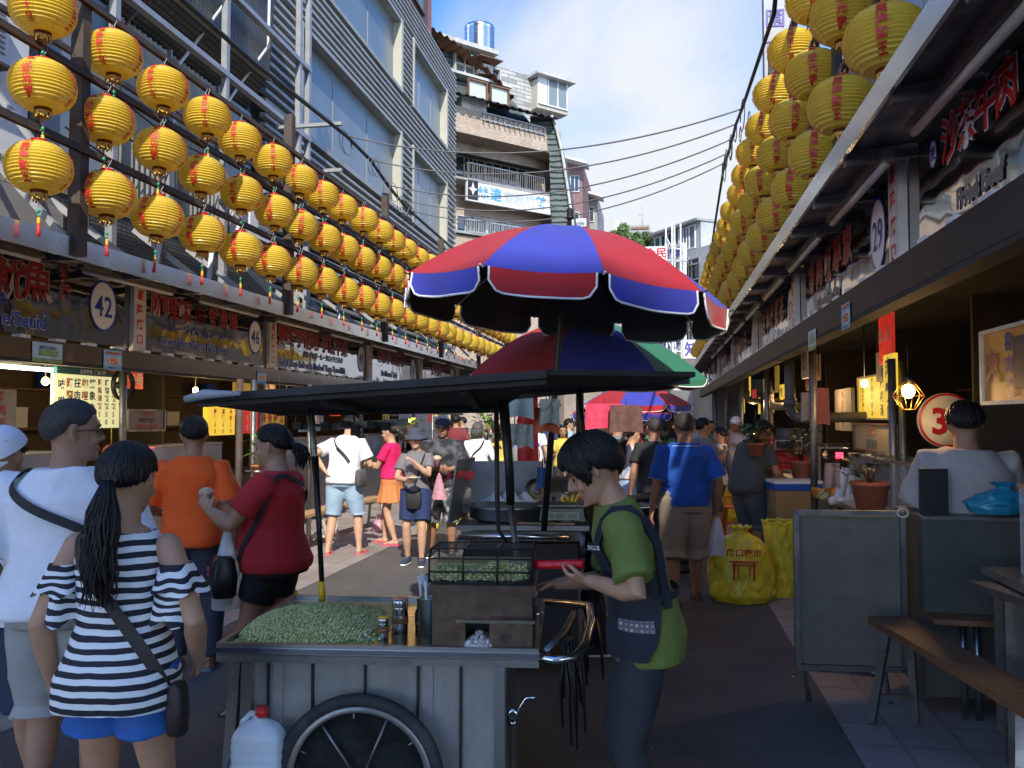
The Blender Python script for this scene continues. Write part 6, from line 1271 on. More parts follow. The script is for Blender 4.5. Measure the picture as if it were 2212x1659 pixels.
 def cap(s, m, brim=True, bm=None, name='cap', label=None):
  mb = MB(); n = 32; vs = []
  for j in range(9):
   for i in range(n): th = R(84) * j / 8; vs.append(tuple(s.scalp(th, 2 * PI * i / n, .018)))
  mb.add(vs, [(j * n + i, j * n + (i + 1) % n, (j + 1) * n + (i + 1) % n, (j + 1) * n + i) for j in range(8) for i in range(n)], m, True)
  if brim:
   for o in (0, .004): mb.grid(lambda u, v: s.hp((0 + (u - .5) * (.155 - .05 * v), .095 + .07 * v * (1 - (2 * u - 1) ** 2 * .55) - .045 * (2 * u - 1) ** 2, .030 - .012 * v - .02 * (2 * u - 1) ** 2 - o)), 14, 5, bm or m)
  s.part(mb, name, label); return s
 def bucket(s, m):
  mb = MB(); n = 36; vs = []; prof = [(.0, .112), (.05, .112), (.085, .104), (.092, .085), (.098, .03), (.100, .018), (.125, -.002), (.150, -.03), (.148, -.032), (.120, -.006), (.094, .012)]
  for r_, z in prof:
   for i in range(n): a = 2 * PI * i / n; vs.append(tuple(s.hp((r_ * math.sin(a), r_ * 1.12 * math.cos(a) - .008, z + .022 + .006 * math.sin(a * 3)))))
  mb.add(vs, [(j * n + i, j * n + (i + 1) % n, (j + 1) * n + (i + 1) % n, (j + 1) * n + i) for j in range(len(prof) - 1) for i in range(n)], m, True); s.part(mb, 'hat'); return s
 def glasses(s):
  mb = MB()
  for q in (1, -1):
   mb.tube([s.hp((q * .034 + .022 * math.cos(t), .096, .0 + .015 * math.sin(t))) for t in np.linspace(0, 2 * PI, 17)], .0018, ink_black, 5); mb.tube([s.hp((q * .056, .095, .006)), s.hp((q * .082, .07, .006)), s.hp((q * .086, .0, .004))], .0028, ink_black, 5)
  mb.tube([s.hp((-.012, .098, .002)), s.hp((.012, .098, .002))], .0018, ink_black, 5); s.part(mb, 'glasses'); return s
 def strap(s, pts, wd, m, label, name='shoulder_bag', bag=None, cat='bag', th=.003, off=.03, bagm=None, bs=(.11, .05, .09), detail=None):
  """cross-body bag: pts = list of (angle in degrees, z) on the torso, closed over the shoulder"""
  e = empty(name, s.e.location, label, cat, rz=s.e.rotation_euler.z); P = [s.surf(R(a), z, off) for a, z in pts]
  Q = []
  for i in range(len(P) - 1):
   for t in range(5): u = t / 5; p0, p1, p2, p3 = P[max(i - 1, 0)], P[i], P[i + 1], P[min(i + 2, len(P) - 1)]; Q.append(.5 * ((2 * p1) + (p2 - p0) * u + (2 * p0 - 5 * p1 + 4 * p2 - p3) * u * u + (3 * p1 - p0 - 3 * p2 + p3) * u ** 3))
  Q.append(P[-1]); mb = MB(); vs = []; C_ = s.T((0, 0, 1.15)); fs = []
  for i, p in enumerate(Q):
   t = (Q[min(i + 1, len(Q) - 1)] - Q[max(i - 1, 0)]).normalized(); o = p - C_; o.z *= .35; o = (o - t * o.dot(t)).normalized(); sd = t.cross(o).normalized()
   vs += [p - sd * wd / 2, p + sd * wd / 2, p + sd * wd / 2 + o * th, p - sd * wd / 2 + o * th]
  for i in range(len(Q) - 1): fs += [(4 * i + k, 4 * i + (k + 1) % 4, 4 * i + 4 + (k + 1) % 4, 4 * i + 4 + k) for k in range(4)]
  mb.add([tuple(v * s.k) for v in vs], fs, m, False); mb.build('strap', None, e)
  if bag is not None:
   mb = MB(); a, z, o = bag; c = s.surf(R(a), z, o); rot = Matrix.Rotation(-R(a), 3, 'Z'); x, y, h = bs
   secs = [(-1, .7, .8), (-.9, .92, 1), (0, 1, 1.1), (.8, .93, .85), (1, .85, .5)]; vs = []
   for (t, kx, ky) in secs:
    for k in range(24): an = 2 * PI * k / 24; cs, sn = math.cos(an), math.sin(an); vs.append(tuple((c + rot @ Vector((x * kx * math.copysign(abs(cs) ** .5, cs), y * ky * math.copysign(abs(sn) ** .6, sn), t * h))) * s.k))
   fs = [(j * 24 + k, j * 24 + (k + 1) % 24, (j + 1) * 24 + (k + 1) % 24, (j + 1) * 24 + k) for j in range(4) for k in range(24)] + [tuple(range(24))[::-1], tuple(96 + k for k in range(24))]
   mb.add(vs, fs, bagm or m, True); mb.build('pouch', None, e)
   if detail: detail(e, c, rot, s)
  return e
 def hw(s, q, off=(0, 0, 0)):           # world position at the palm
  a, el, wr = s.arm[q]; d = (wr - el).normalized(); p = (wr + d * .07 + Vector(off)) * s.k; return s.e.matrix_basis @ p if False else (Matrix.Translation(s.e.location) @ Matrix.Rotation(s.e.rotation_euler.z, 4, 'Z')) @ p
def faceto(deg): return YAW + R(deg)       # 0 = away from camera, 90 = image left, -90 = image right, 180 = towards the camera
def spot(px, d): p = at(px, 903, d); return (p.x, p.y, 0)
def stripes(name, c1, c2, period, duty=.5, axis=2, off=0.0, wob=.012, rough=.8):
 if name in MATS: return MATS[name]
 m = mat(name, c1, rough, var=.0, bump=.15, bs=300); nt, b, L = nodes_of(m); tc = N(nt, 'ShaderNodeTexCoord'); nz = N(nt, 'ShaderNodeTexNoise'); nz.inputs['Scale'].default_value = 5; sp = N(nt, 'ShaderNodeSeparateXYZ'); L(tc.outputs['Object'], sp.inputs[0]); L(tc.outputs['Object'], nz.inputs['Vector'])
 a = N(nt, 'ShaderNodeMath', operation='MULTIPLY_ADD'); a.inputs[1].default_value = wob; L(nz.outputs[0], a.inputs[0]); L(sp.outputs[axis], a.inputs[2])
 d = N(nt, 'ShaderNodeMath', operation='MULTIPLY_ADD'); d.inputs[1].default_value = 1 / period; d.inputs[2].default_value = off + 50; L(a.outputs[0], d.inputs[0]); f = N(nt, 'ShaderNodeMath', operation='FRACT'); L(d.outputs[0], f.inputs[0]); g_ = N(nt, 'ShaderNodeMath', operation='GREATER_THAN'); g_.inputs[1].default_value = duty; L(f.outputs[0], g_.inputs[0])
 mx = N(nt, 'ShaderNodeMixRGB'); mx.inputs[1].default_value = (*c1, 1); mx.inputs[2].default_value = (*c2, 1); L(g_.outputs[0], mx.inputs[0]); L(mx.outputs[0], b.inputs['Base Color']); return m
def camo(name, cols, sc=14):
 m = mat(name, cols[0], .8, bump=.15, bs=200); nt, b, L = nodes_of(m); tc = N(nt, 'ShaderNodeTexCoord'); nz = N(nt, 'ShaderNodeTexNoise'); nz.inputs['Scale'].default_value = sc; nz.inputs['Detail'].default_value = 3; L(tc.outputs['Object'], nz.inputs['Vector']); r = N(nt, 'ShaderNodeValToRGB'); r.color_ramp.interpolation = 'CONSTANT'; e = r.color_ramp.elements
 e[0].color = (*cols[0], 1); e[1].position = .46; e[1].color = (*cols[1], 1)
 for p, c in zip((.53, .6), cols[2:]): x = e.new(p); x.color = (*c, 1)
 L(nz.outputs[0], r.inputs[0]); L(r.outputs[0], b.inputs['Base Color']); return m
def fab(name, col, **k): return mat(name, col, k.pop('rough', .85), var=k.pop('var', .07), vs=8, bump=.4, bs=15, bdist=.018, sheen=.02, **k)
navy = fab('navy_cloth', (.013, .014, .024)); white_t = fab('white_cotton', (.74, .74, .78)); greyt = fab('grey_cotton', (.16, .16, .165)); blk = fab('black_cotton', (.018, .018, .02)); denim = fab('denim_light', (.30, .44, .62), var=.2); denim_d = fab('denim_dark', (.06, .09, .13), var=.3); khaki = fab('khaki', (.36, .30, .24)); strap_m = mat('black_strap', (.015, .014, .015), .7)
if 'nopeople' not in QUICK:
 VP_ = spot(1390, 3.17); VRZ = faceto(86); MV = (Matrix.Translation(VP_) @ Matrix.Rotation(VRZ, 4, 'Z')).inverted(); vloc = lambda p: tuple((MV @ Vector(p)) * (1.7 / 1.60))
 hand_w = cw(.80 + .385 + .215, -.02, CZ + .232 + .028); hand_w2 = cw(.80 + .385 + .10, .22, CZ + .20)
 V = Person('young woman with short black hair, olive tee and navy apron roasting peas', VP_, VRZ, 1.60, 'f', 1.0, 'a', lean=R(16), head=(R(2), -R(24), 0), vox=.0065, hs=1.10,
      hands={-1: vloc(hand_w), 1: vloc(hand_w2)}, elbows={-1: (-1.3, -.8, -1), 1: (.5, -.4, -1)}, feet={1: (.09, .02, 0), -1: (-.09, -.03, 0)},
      hand_dir={-1: (.35, 1, .10), 1: (.0, 1, -.1)}, palm={-1: (.45, -.2, .85), 1: (-.3, .2, -.9)}, curls={-1: [.62, .66, .55, .48]}, curl=.6, sway=0)
 olive = fab('olive_tee', (.125, .165, .03)); V.shirt(olive, hem=.80, sleeve=.80, off=.020, flare=.016, sl_r=1.12, fold=.009); V.pants(fab('black_jeans', (.022, .026, .034), var=.3), zend=.1, off=.004, flare=0, name='jeans')
 V.shoes(blk); V.hair('bob', strands=560, thick=.021)
 ap = MB()
 def apr(u, v):
  a = (R(-118) + R(236) * u) * (1 - .28 * v); z = 1.16 - .33 * v; return V.surf(a, z, .036 + .022 * v + .004 * math.sin(a * 7 + v * 4))
 ap.grid(apr, 40, 14, navy)
 ap.grid(lambda u, v: V.surf(R(-50) + R(100) * u * 1.0 - 0, 1.30 - .14 * v, .034 + .002 * math.sin(u * 9)) if True else None, 20, 8, navy)
 V.part(ap, 'apron'); ap = MB()
 def flat_strip(mb, P, wd, m, th=.004, s=V):
  vs = []; C_ = s.T((0, 0, 1.15))
  for i, p in enumerate(P):
   t = (P[min(i + 1, len(P) - 1)] - P[max(i - 1, 0)]).normalized(); o = p - C_; o.z *= .4; o = (o - t * o.dot(t)).normalized(); sd = t.cross(o).normalized(); vs += [p - sd * wd / 2, p + sd * wd / 2, p + sd * wd / 2 + o * th, p - sd * wd / 2 + o * th]
  mb.add([tuple(v) for v in vs], [(4 * i + k, 4 * i + (k + 1) % 4, 4 * i + 4 + (k + 1) % 4, 4 * i + 4 + k) for i in range(len(P) - 1) for k in range(4)], m)
 for q in (-1, 1):
  flat_strip(ap, [V.surf(R(q * 42), 1.29, .036), V.surf(R(q * 50), 1.34, .040), V.surf(R(q * 62), 1.385, .042), V.surf(R(q * 84), 1.413, .040), V.surf(R(q * 112), 1.40, .042), V.surf(R(q * 132), 1.34, .04), V.surf(R(q * 140), 1.25, .036), V.surf(R(q * 128), 1.15, .036), V.surf(R(q * 118), 1.02, .040)], .036, navy)
 flat_strip(ap, [V.surf(R(a), 1.06 - .0 * abs(a), .043) for a in range(100, 261, 16)], .03, navy)
 V.part(ap, 'apron_strap')
 pl = brick_mat('plaid', (.42, .40, .34), (.16, .15, .15), (.10, .10, .13), 1.0, w=.018, h=.018, ms=.004, offset=0, rough=.9, axes='YZ', var=.1, bump=.1); mb = MB(); mb.grid(lambda u, v: V.surf(R(-92) + R(50) * u, .985 - .045 * v, .055), 12, 3, pl); V.part(mb, 'patch')
 mb = MB(); o_ = V.surf(R(-38), 1.285, .042); u_ = (V.surf(R(-28), 1.285, .042) - V.surf(R(-48), 1.285, .042)).normalized(); mb.text('SS LOVE', (o_, u_, (Z3 - u_ * u_.z).normalized()), .024, ink_white, .02); V.part(mb, 'lettering')
 G = Person('stout man with glasses in a white tee and grey shorts, strap across his back', spot(150, 3.4), faceto(4), 1.715, 'm', 1.22, 'b', head=(-R(58), 0, 0), vox=.008, hands={1: (.27, .16, .93), -1: (-.26, .05, .87)}, belly=.03)
 G.shirt(white_t, hem=.865, sleeve=.95, off=.026, flare=.03, sl_r=1.25, fold=.012); G.pants(fab('grey_shorts', (.33, .32, .31)), zend=.42, off=.035, flare=.02, fold=.012); G.shoes(blk, kind='sandal'); G.hair('short', buzz_m, strands=0, thick=.009); G.glasses()
 G.strap([(40, .93), (70, 1.02), (110, 1.12), (150, 1.2), (190, 1.29), (225, 1.36), (250, 1.415), (300, 1.40), (340, 1.28), (380, 1.1)], .035, strap_m, 'black strap worn diagonally across the back of the white tee', off=.045)
 S_ = Person('woman with long black ponytail in a striped blouse and blue shorts', spot(272, 2.72), faceto(-3), 1.555, 'f', 1.0, 'a', head=(0, -R(6), 0), vox=.007, hands={1: (.235, .10, .93), -1: (-.245, .0, .86)}, elbows={1: (.7, -.9, -.2), -1: (-.5, -1, 0)})
 stp = stripes('navy_white_stripes', (.012, .012, .022), (.72, .73, .74), .036, .5, wob=.03)
 S_.shirt(stp, hem=.80, sleeve=0, off=.022, flare=.035, fold=.009, neck=1.40); S_.pants(fab('royal_blue_shorts', (.02, .10, .36)), zend=.72, off=.022, flare=.02); S_.shoes(blk, kind='sandal'); S_.hair('longtail', strands=300, thick=.014)
 for q in (1, -1):
  a, el, wr = S_.arm[q]; c = a.lerp(el, .30); mb = MB(); n = 28
  for j0, (l0, l1, r0, r1) in enumerate(((.0, .10, .055, .092), (.03, .20, .057, .085))):
   vs = []
   for j in range(7):
    t = j / 6
    for i in range(n):
     an = 2 * PI * i / n; rr = (r0 + (r1 - r0) * t) * (1 + .16 * t * math.sin(an * 5 + j0 * 2)); vs.append(tuple(c + Vector((q * .012 * t + rr * math.cos(an), rr * math.sin(an), .02 - l0 - (l1 - l0) * t - .012 * t * math.cos(an * 5)))))
   mb.add(vs, [(j * n + i, j * n + (i + 1) % n, (j + 1) * n + (i + 1) % n, (j + 1) * n + i) for j in range(6) for i in range(n)], stripes('navy_white_frill', (.012, .012, .022), (.72, .73, .74), .032, .5, wob=.12), True)
  S_.part(mb, 'sleeve_frill')
 brown = mat('brown_leather', (.025, .015, .012), .55, bump=.2, bs=40)
 S_.strap([(-60, 1.30), (-90, 1.405), (-130, 1.39), (-155, 1.30), (-180, 1.2), (-205, 1.09), (-230, .99), (-250, .9), (-262, .84)], .042, brown, 'dark brown bag on a wide strap at the striped blouse', bag=(100, .80, .08), bs=(.035, .03, .09), bagm=brown, off=.034)
 O_ = Person('man in an orange tee and dark trousers with his back turned', spot(420, 5.5), faceto(8), 1.655, 'm', 1.06, 'b', head=(R(14), -R(4), 0), vox=.010, hands={1: (.27, .04, .86), -1: (-.22, .24, 1.02)}, feet={1: (.12, .0, 0), -1: (-.1, .02, 0)})
 O_.shirt(fab('orange_cotton', (.80, .10, .008)), hem=.84, sleeve=.85, off=.024, sl_r=1.15, flare=.01, fold=.010); O_.pants(fab('dark_trousers', (.03, .034, .05)), zend=.09, off=.02, flare=.01, name='trousers', fold=.01); O_.shoes(mat('slate_sandal', (.10, .14, .18), .6), kind='sandal'); O_.hair('short', strands=120, thick=.008)
 W_ = Person('stout woman in a red tee and black shorts holding a cup in profile', spot(598, 4.75), faceto(80), 1.60, 'f', 1.38, 'a', head=(R(6), -R(6), 0), vox=.009, hands={-1: (-.12, .37, 1.20), 1: (.12, .34, 1.16)}, elbows={-1: (-.6, -.2, -1), 1: (.6, -.2, -1)}, hand_dir={-1: (.2, .6, .7), 1: (-.1, .8, .5)}, palm={-1: (.9, .3, .1), 1: (-.9, .3, 0)}, curl=.55, belly=.05, feet={1: (.1, .0, 0), -1: (-.1, .08, 0)})
 W_.shirt(fab('red_cotton', (.46, .018, .025), var=.12), hem=.85, sleeve=.62, off=.018, sl_r=1.1, flare=.01, fold=.008); W_.pants(fab('black_shorts', (.012, .012, .014)), zend=.68, off=.012, flare=.004); W_.shoes(blk, kind='sandal'); W_.hair('ponytail', strands=220, thick=.013)
 def det(e, c, rot, s):
  mb = MB()
  for k in range(2): mb.tube([(c + rot @ Vector((-.05 + .03 * t, .085, .01 + .035 * k + .012 * math.sin(t * 1.2)))) * s.k for t in range(4)], .006, mat('magenta', (.6, .02, .2), .5), 6)
  mb.build('trim', None, e)
 W_.strap([(90, 1.0), (120, 1.2), (160, 1.33), (215, 1.405), (240, 1.40), (-112, 1.33), (-100, 1.22), (-85, 1.10), (-68, 1.0), (-50, .92)], .03, strap_m, 'black cloth bag with magenta trim hanging at the red tee', bag=(-32, .83, .12), bs=(.12, .07, .12), bagm=blackp, detail=det, off=.03)
 def cup_at(p, label, ice=True, s_=1.0):
  e = empty('paper_cup', p, label, 'cup'); mb = MB(); mb.lathe([(0, -.04 * s_), (.028 * s_, -.04 * s_), (.042 * s_, .03 * s_), (.045 * s_, .032 * s_), (0, .03 * s_)], mat('pink_cup', (.55, .32, .32), .5), 20); mb.build('cup', None, e)
  mb = MB(); mb.ell((0, 0, .036 * s_), (.042 * s_, .042 * s_, .03 * s_), mat('shaved_ice', (.55, .40, .26), .7, var=.4, vs=60, bump=.8, bs=90), 16, 10); mb.build('dessert', None, e)
 cup_at(W_.hw(-1, (.05, .01, .04)), 'paper cup heaped with brown dessert in the hand of the woman in red')
 e = empty('drink_bag', at(490, 1180, 4.6), 'clear bag with two tall cups of red tea hanging beside the woman in red', 'drinks'); mb = MB()
 for dx in (-.0, .0): mb.lathe([(0, -.32), (.035, -.32), (.046, -.19), (.046, -.185), (0, -.185)], mat('red_tea', (.50, .12, .05), .3), 18, c=(dx, 0, 0)); mb.lathe([(0, -.18), (.036, -.18), (.048, -.06), (.05, -.055), (0, -.04)], MATS['red_tea'], 18)
 mb.build('cup', None, e); mb = MB(); mb.grid(lambda u, v: ((.02 + .06 * min(1, v * 1.8)) * math.cos(u * 2 * PI), (.02 + .05 * min(1, v * 1.8)) * math.sin(u * 2 * PI), .08 - .42 * v), 20, 10, bagm); mb.build('bag', None, e)
 P6 = Person('man in a white tee and pale blue shorts leaning in to the stall', spot(744, 10.1), faceto(-8), 1.70, 'm', 1.08, 'c', lean=R(18), head=(-R(25), -R(10), 0), vox=.013, hands={-1: (-.2, -.12, 1.02), 1: (.2, .35, 1.05)}, elbows={-1: (-1, -.6, 0)}, feet={1: (.18, .05, 0), -1: (-.18, -.05, 0)})
 P6.shirt(white_t, hem=.86, sleeve=.7, off=.025, flare=.02, sl_r=1.15); P6.pants(fab('sky_blue_shorts', (.33, .47, .62)), zend=.46, off=.03, flare=.015); P6.shoes(mat('pink_rubber', (.65, .10, .13), .5), kind='flipflop'); P6.hair('short')
 P6.strap([(-60, 1.3), (-85, 1.405), (-130, 1.38), (-160, 1.28), (-190, 1.17), (-220, 1.06), (-245, .98)], .04, strap_m, 'grey bag on a dark strap over the white tee', bag=(105, .93, .07), bs=(.09, .04, .10), bagm=fab('grey_bag', (.09, .09, .09)))
 P7 = Person('woman in a hot pink tee, orange skirt and pink flip-flops facing the stall', spot(845, 10.9), faceto(72), 1.57, 'f', 1.05, 'c', head=(R(5), -R(8), 0), vox=.013, hands={-1: (-.08, .33, 1.12), 1: (.1, .33, 1.12)}, elbows={-1: (-.5, -.3, -1), 1: (.5, -.3, -1)}, feet={1: (.1, .14, 0), -1: (-.1, -.12, 0)})
 P7.shirt(fab('hot_pink', (.72, .008, .13)), hem=.93, sleeve=.6, off=.02, flare=.01); P7.skirt(fab('orange_skirt', (.62, .22, .07)), zend=.60, flare=.06); P7.shoes(mat('pink_rubber2', (.75, .06, .16), .5), kind='flipflop'); P7.hair('ponytail', strands=60)
 P8 = Person('smiling woman in a navy bucket hat eating from a paper plate', spot(900, 9.45), faceto(176), 1.515, 'f', .98, 'c', head=(0, R(4), R(6)), vox=.011, hands={-1: (-.02, .26, 1.30), 1: (.06, .28, 1.08)}, elbows={-1: (-.8, -.1, -1), 1: (.8, -.1, -1)}, feet={1: (.11, -.02, 0), -1: (-.09, .10, 0)})
 P8.shirt(fab('taupe_tee', (.17, .16, .17)), hem=.92, sleeve=.62, off=.018, flare=.0); P8.pants(fab('navy_shorts', (.015, .03, .10)), zend=.56, off=.03, flare=.02); P8.shoes(fab('navy_shoe', (.02, .03, .07)), ink_white); P8.hair('short', strands=30); P8.bucket(fab('hat_navy', (.05, .06, .09)))
 mb = MB(); mb.tube([P8.hp((-.022, .088, -.062)), P8.hp((0, .096, -.069)), P8.hp((.022, .088, -.062))], [.002, .005, .002], eyew, 6); P8.part(mb, 'teeth')
 P8.strap([(-60, 1.395), (-30, 1.3), (-15, 1.15), (0, 1.0)], .02, strap_m, 'small black pouch worn in front of the navy shorts', bag=(0, .82, .07), bs=(.10, .03, .11))
 e = empty('paper_plate', P8.hw(1, (-.04, .03, .03)), 'white paper plate of food held by the woman in the bucket hat', 'plate'); mb = MB(); mb.lathe([(0, 0), (.05, 0), (.085, .015), (.085, .018), (0, .006)], ink_white, 20); mb.ell((0, 0, .015), (.05, .04, .02), wood_pale, 12, 8); mb.build('plate', None, e)
 cam1 = camo('dark_camo', ((.012, .013, .018), (.03, .032, .04), (.065, .068, .08), (.10, .10, .115)), 9); cam2 = camo('grey_camo', ((.025, .027, .032), (.16, .16, .165), (.075, .08, .085), (.32, .32, .32)), 17)
 P10 = Person('man in a navy cap, dark camouflage tee and grey camouflage shorts holding an ice cup', spot(957, 9.9), faceto(178), 1.66, 'm', 1.1, 'b', head=(0, -R(4), 0), vox=.011, hands={-1: (-.10, .27, 1.08), 1: (.08, .29, 1.10)}, elbows={-1: (-1, -.3, -.6), 1: (1, -.3, -.6)}, feet={1: (.14, -.05, 0), -1: (-.12, .06, 0)})
 P10.shirt(cam1, hem=.86, sleeve=.9, off=.03, flare=.02, sl_r=1.25); P10.pants(cam2, zend=.45, off=.035, flare=.02); P10.shoes(blk); P10.hair('short', strands=0); P10.cap(fab('navy_cap', (.03, .045, .075)))
 cup_at(P10.hw(1, (.0, .05, .07)), 'tall paper cup with shaved ice held by the man in camouflage', s_=1.3)
 e = empty('plastic_bag', P10.hw(1, (-.03, .06, -.05)), 'pink striped plastic bag dangling from the hand of the man in camouflage', 'bag'); mb = MB(); mb.grid(lambda u, v: ((.008 + .085 * v ** .8) * math.cos(u * 2 * PI), (.006 + .05 * v) * math.sin(u * 2 * PI), -.30 * v), 16, 8, mat('pink_bag', (.62, .30, .36), .35, alpha=.8, var=.3, vs=20)); mb.build('bag', None, e)
 P11 = Person('grey haired woman in a pale striped shirt and jeans walking away', spot(1032, 13.0), faceto(-12), 1.575, 'f', 1.12, 'a', vox=.014, hands={1: (.22, .22, 1.0)}, feet={1: (.09, .12, 0), -1: (-.09, -.1, 0)})
 P11.shirt(stripes('pale_stripes', (.62, .72, .80), (.76, .78, .78), .016, .5, axis=0), hem=.82, sleeve=1.1, off=.03, flare=.03); P11.pants(fab('jeans_blue', (.08, .12, .26)), zend=.1, off=.015, name='jeans'); P11.shoes(white_t); P11.hair('curly', hair_g, strands=30)
 P11.strap([(60, 1.3), (90, 1.405), (130, 1.38), (160, 1.28), (190, 1.17), (225, 1.02)], .03, strap_m, 'dark strap across the pale striped shirt', bag=(-110, .92, .08), bs=(.08, .04, .08))
 def simple(label, px, d, ang, Hh, sex, w, sk, top, bottom, kind='pants', zend=.1, hair='short', hm=None, hem=.85, sl=.65, hands=None, el=None, head=(0, 0, 0), lean=0, vox=.015, feet=None, cap=None, strands=24, sh=blk):
  p = Person(label, spot(px, d), faceto(ang), Hh, sex, w, sk, lean=lean, head=head, vox=vox, hands=hands, elbows=el, feet=feet)
  p.shirt(top, hem=hem, sleeve=sl, off=.022)
  if kind == 'skirt': p.skirt(bottom, zend)
  else: p.pants(bottom, zend=zend, off=.018, name='shorts' if zend > .3 else 'trousers')
  p.shoes(sh); 
  if hair: p.hair(hair, hm, strands=strands, thick=.012 if hm is not buzz_m else .003)
  if cap: p.cap(cap)
  return p
 fy = fab('yellow_tee', (.66, .52, .10)); fb_ = fab('blue_top', (.03, .10, .50)); fo = {1: (.2, .3, 1.1), -1: (-.15, .32, 1.12)}; fe = {1: (.6, -.3, -1), -1: (-.6, -.3, -1)}
 simple('woman in a mustard tee with brown hair seen behind the dark canopy pole', 1088, 14.2, 0, 1.58, 'f', 1, 'a', fy, khaki, hair='long', hm=mat('brown_hair', (.06, .035, .02), .5), zend=.1)
 b_ = simple('person in a royal blue top carrying a grey backpack', 1128, 14.0, 15, 1.66, 'm', 1.05, 'a', fb_, khaki, zend=.45)
 e = empty('backpack', at(1123, 985, 13.75), 'grey and black backpack on the royal blue top', 'backpack', rz=YAW); mb = MB(); mb.ell((0, -.02, 0), (.15, .10, .23), fab('grey_pack', (.22, .24, .24)), 16, 12); mb.build('sack', None, e); mb = MB(); mb.tube([(-.07, .05, .2), (-.08, .12, .25), (-.09, .2, .24)], .014, fy, 6); mb.tube([(.07, .05, .2), (.08, .12, .25), (.09, .2, .24)], .014, fy, 6); mb.build('strap', None, e)
 simple('person in a white tee with tan shorts in the sun beside the blue top', 1152, 14.8, -20, 1.66, 'm', 1, 'c', white_t, fab('tan_shorts', (.5, .38, .25)), zend=.5)
 simple('grey haired man in a yellow and grey raglan tee walking away', 1258, 12.6, 4, 1.62, 'm', 1.15, 'a', fab('grey_raglan', (.10, .095, .11)), khaki, hm=hair_g)
 p_ = simple('balding man in a dark striped polo turned to the right', 1334, 10.4, -48, 1.685, 'm', 1.12, 'b', stripes('dark_polo_stripes', (.015, .016, .022), (.16, .19, .21), .13, .72), khaki, zend=.45, hair='receding', hm=buzz_m, strands=0)
 p_ = simple('woman in a pale pink tee and light denim dungarees with a long black ponytail', 1364, 10.0, -60, 1.56, 'f', 1.05, 'c', fab('pale_pink_tee', (.62, .52, .50)), denim, kind='skirt', zend=.35, hair='longtail', strands=60, hem=1.0)
 mb = MB()
 for q in (-1, 1): flat_strip(mb, [p_.surf(R(q * 35), 1.15, .034), p_.surf(R(q * 60), 1.385, .036), p_.surf(R(q * 85), 1.41, .036), p_.surf(R(q * 125), 1.37, .036), p_.surf(R(180 - q * 25), 1.15, .036), p_.surf(R(180), 1.02, .036)], .03, denim, s=p_)
 p_.part(mb, 'dungaree_strap')
 p_ = simple('balding man in a black tee with a small yellow mark on the back and jeans', 1413, 9.3, 10, 1.655, 'm', 1.12, 'b', blk, denim_d, hair='receding', hm=buzz_m, strands=0)
 mb = MB(); mb.box(p_.surf(R(180), 1.33, .045), (.09, .006, .02), mat('neon_mark', (.7, .75, .02), .5)); p_.part(mb, 'print')
 B_ = Person('man in a royal blue polo and beige shorts walking away with a plastic bag', spot(1478, 7.45), faceto(0), 1.69, 'm', 1.2, 'b', head=(0, 0, 0), vox=.010, hands={1: (.30, .03, .86), -1: (-.30, -.02, .83)}, elbows={1: (.6, -1, 0), -1: (-.6, -1, 0)}, feet={1: (.13, .16, 0), -1: (-.13, -.15, 0)}, belly=.03)
 bp = fab('royal_polo', (.012, .085, .44)); B_.shirt(bp, hem=.88, sleeve=.88, off=.026, flare=.0, sl_r=1.18, fold=.011); B_.pants(fab('beige_shorts', (.33, .27, .215)), zend=.40, off=.04, flare=.025, fold=.012); B_.shoes(mat('brown_sandal', (.09, .04, .03), .5), kind='sandal'); B_.hair('short', buzz_m, strands=0, thick=.009)
 mb = MB(); mb.tube([B_.surf(R(a), 1.425, .026) for a in range(0, 361, 24)], .012, bp, 8); mb.tube([B_.surf(R(a), 1.412, .034) for a in range(90, 271, 18)], .003, ink_white, 6); B_.part(mb, 'collar'); mb = MB()
 for q in (1, -1): a, el, wr = B_.arm[q]; c = a.lerp(el, .875); d = (el - a).normalized(); x = d.orthogonal().normalized(); y = d.cross(x); mb.tube([c + x * .086 * math.cos(t) + y * .086 * math.sin(t) for t in np.linspace(0, 2 * PI, 20)], .003, mat('light_blue_trim', (.3, .5, .7), .6), 5)
 B_.part(mb, 'cuff_trim')
 e = empty('plastic_bag', B_.hw(1, (0, 0, -.03)), 'white plastic carrier bag in the hand of the man in royal blue', 'bag'); mb = MB(); mb.grid(lambda u, v: ((.015 + .07 * v ** .7 + .008 * math.sin(u * 30)) * math.cos(u * 2 * PI), (.012 + .04 * v) * math.sin(u * 2 * PI), -.34 * v), 30, 10, mat('white_bag', (.70, .70, .72), .35, alpha=.75)); mb.ell((0, 0, -.27), (.07, .04, .07), mat('bag_content', (.3, .12, .10), .5), 10, 8); mb.build('bag', None, e)
 p_ = simple('man with glasses in a charcoal tee eating, facing right', 1517, 11.2, -70, 1.64, 'm', 1.1, 'a', greyt, denim_d, hands={1: (.1, .3, 1.25), -1: (-.1, .3, 1.2)}, el=fe, strands=40); p_.glasses()
 p_ = simple('woman in a white patterned top and rolled jeans with teal shoes eating from a cup', 1556, 12.4, 62, 1.50, 'f', .95, 'a', camo('flower_print', ((.68, .68, .66), (.66, .66, .64), (.62, .62, .62), (.10, .11, .14)), 42), denim_d, zend=.3, hair='bun', sl=0, hands={1: (.1, .28, 1.22), -1: (-.1, .3, 1.2)}, el=fe, hem=.75, sh=mat('teal_shoe', (.02, .22, .25), .5))
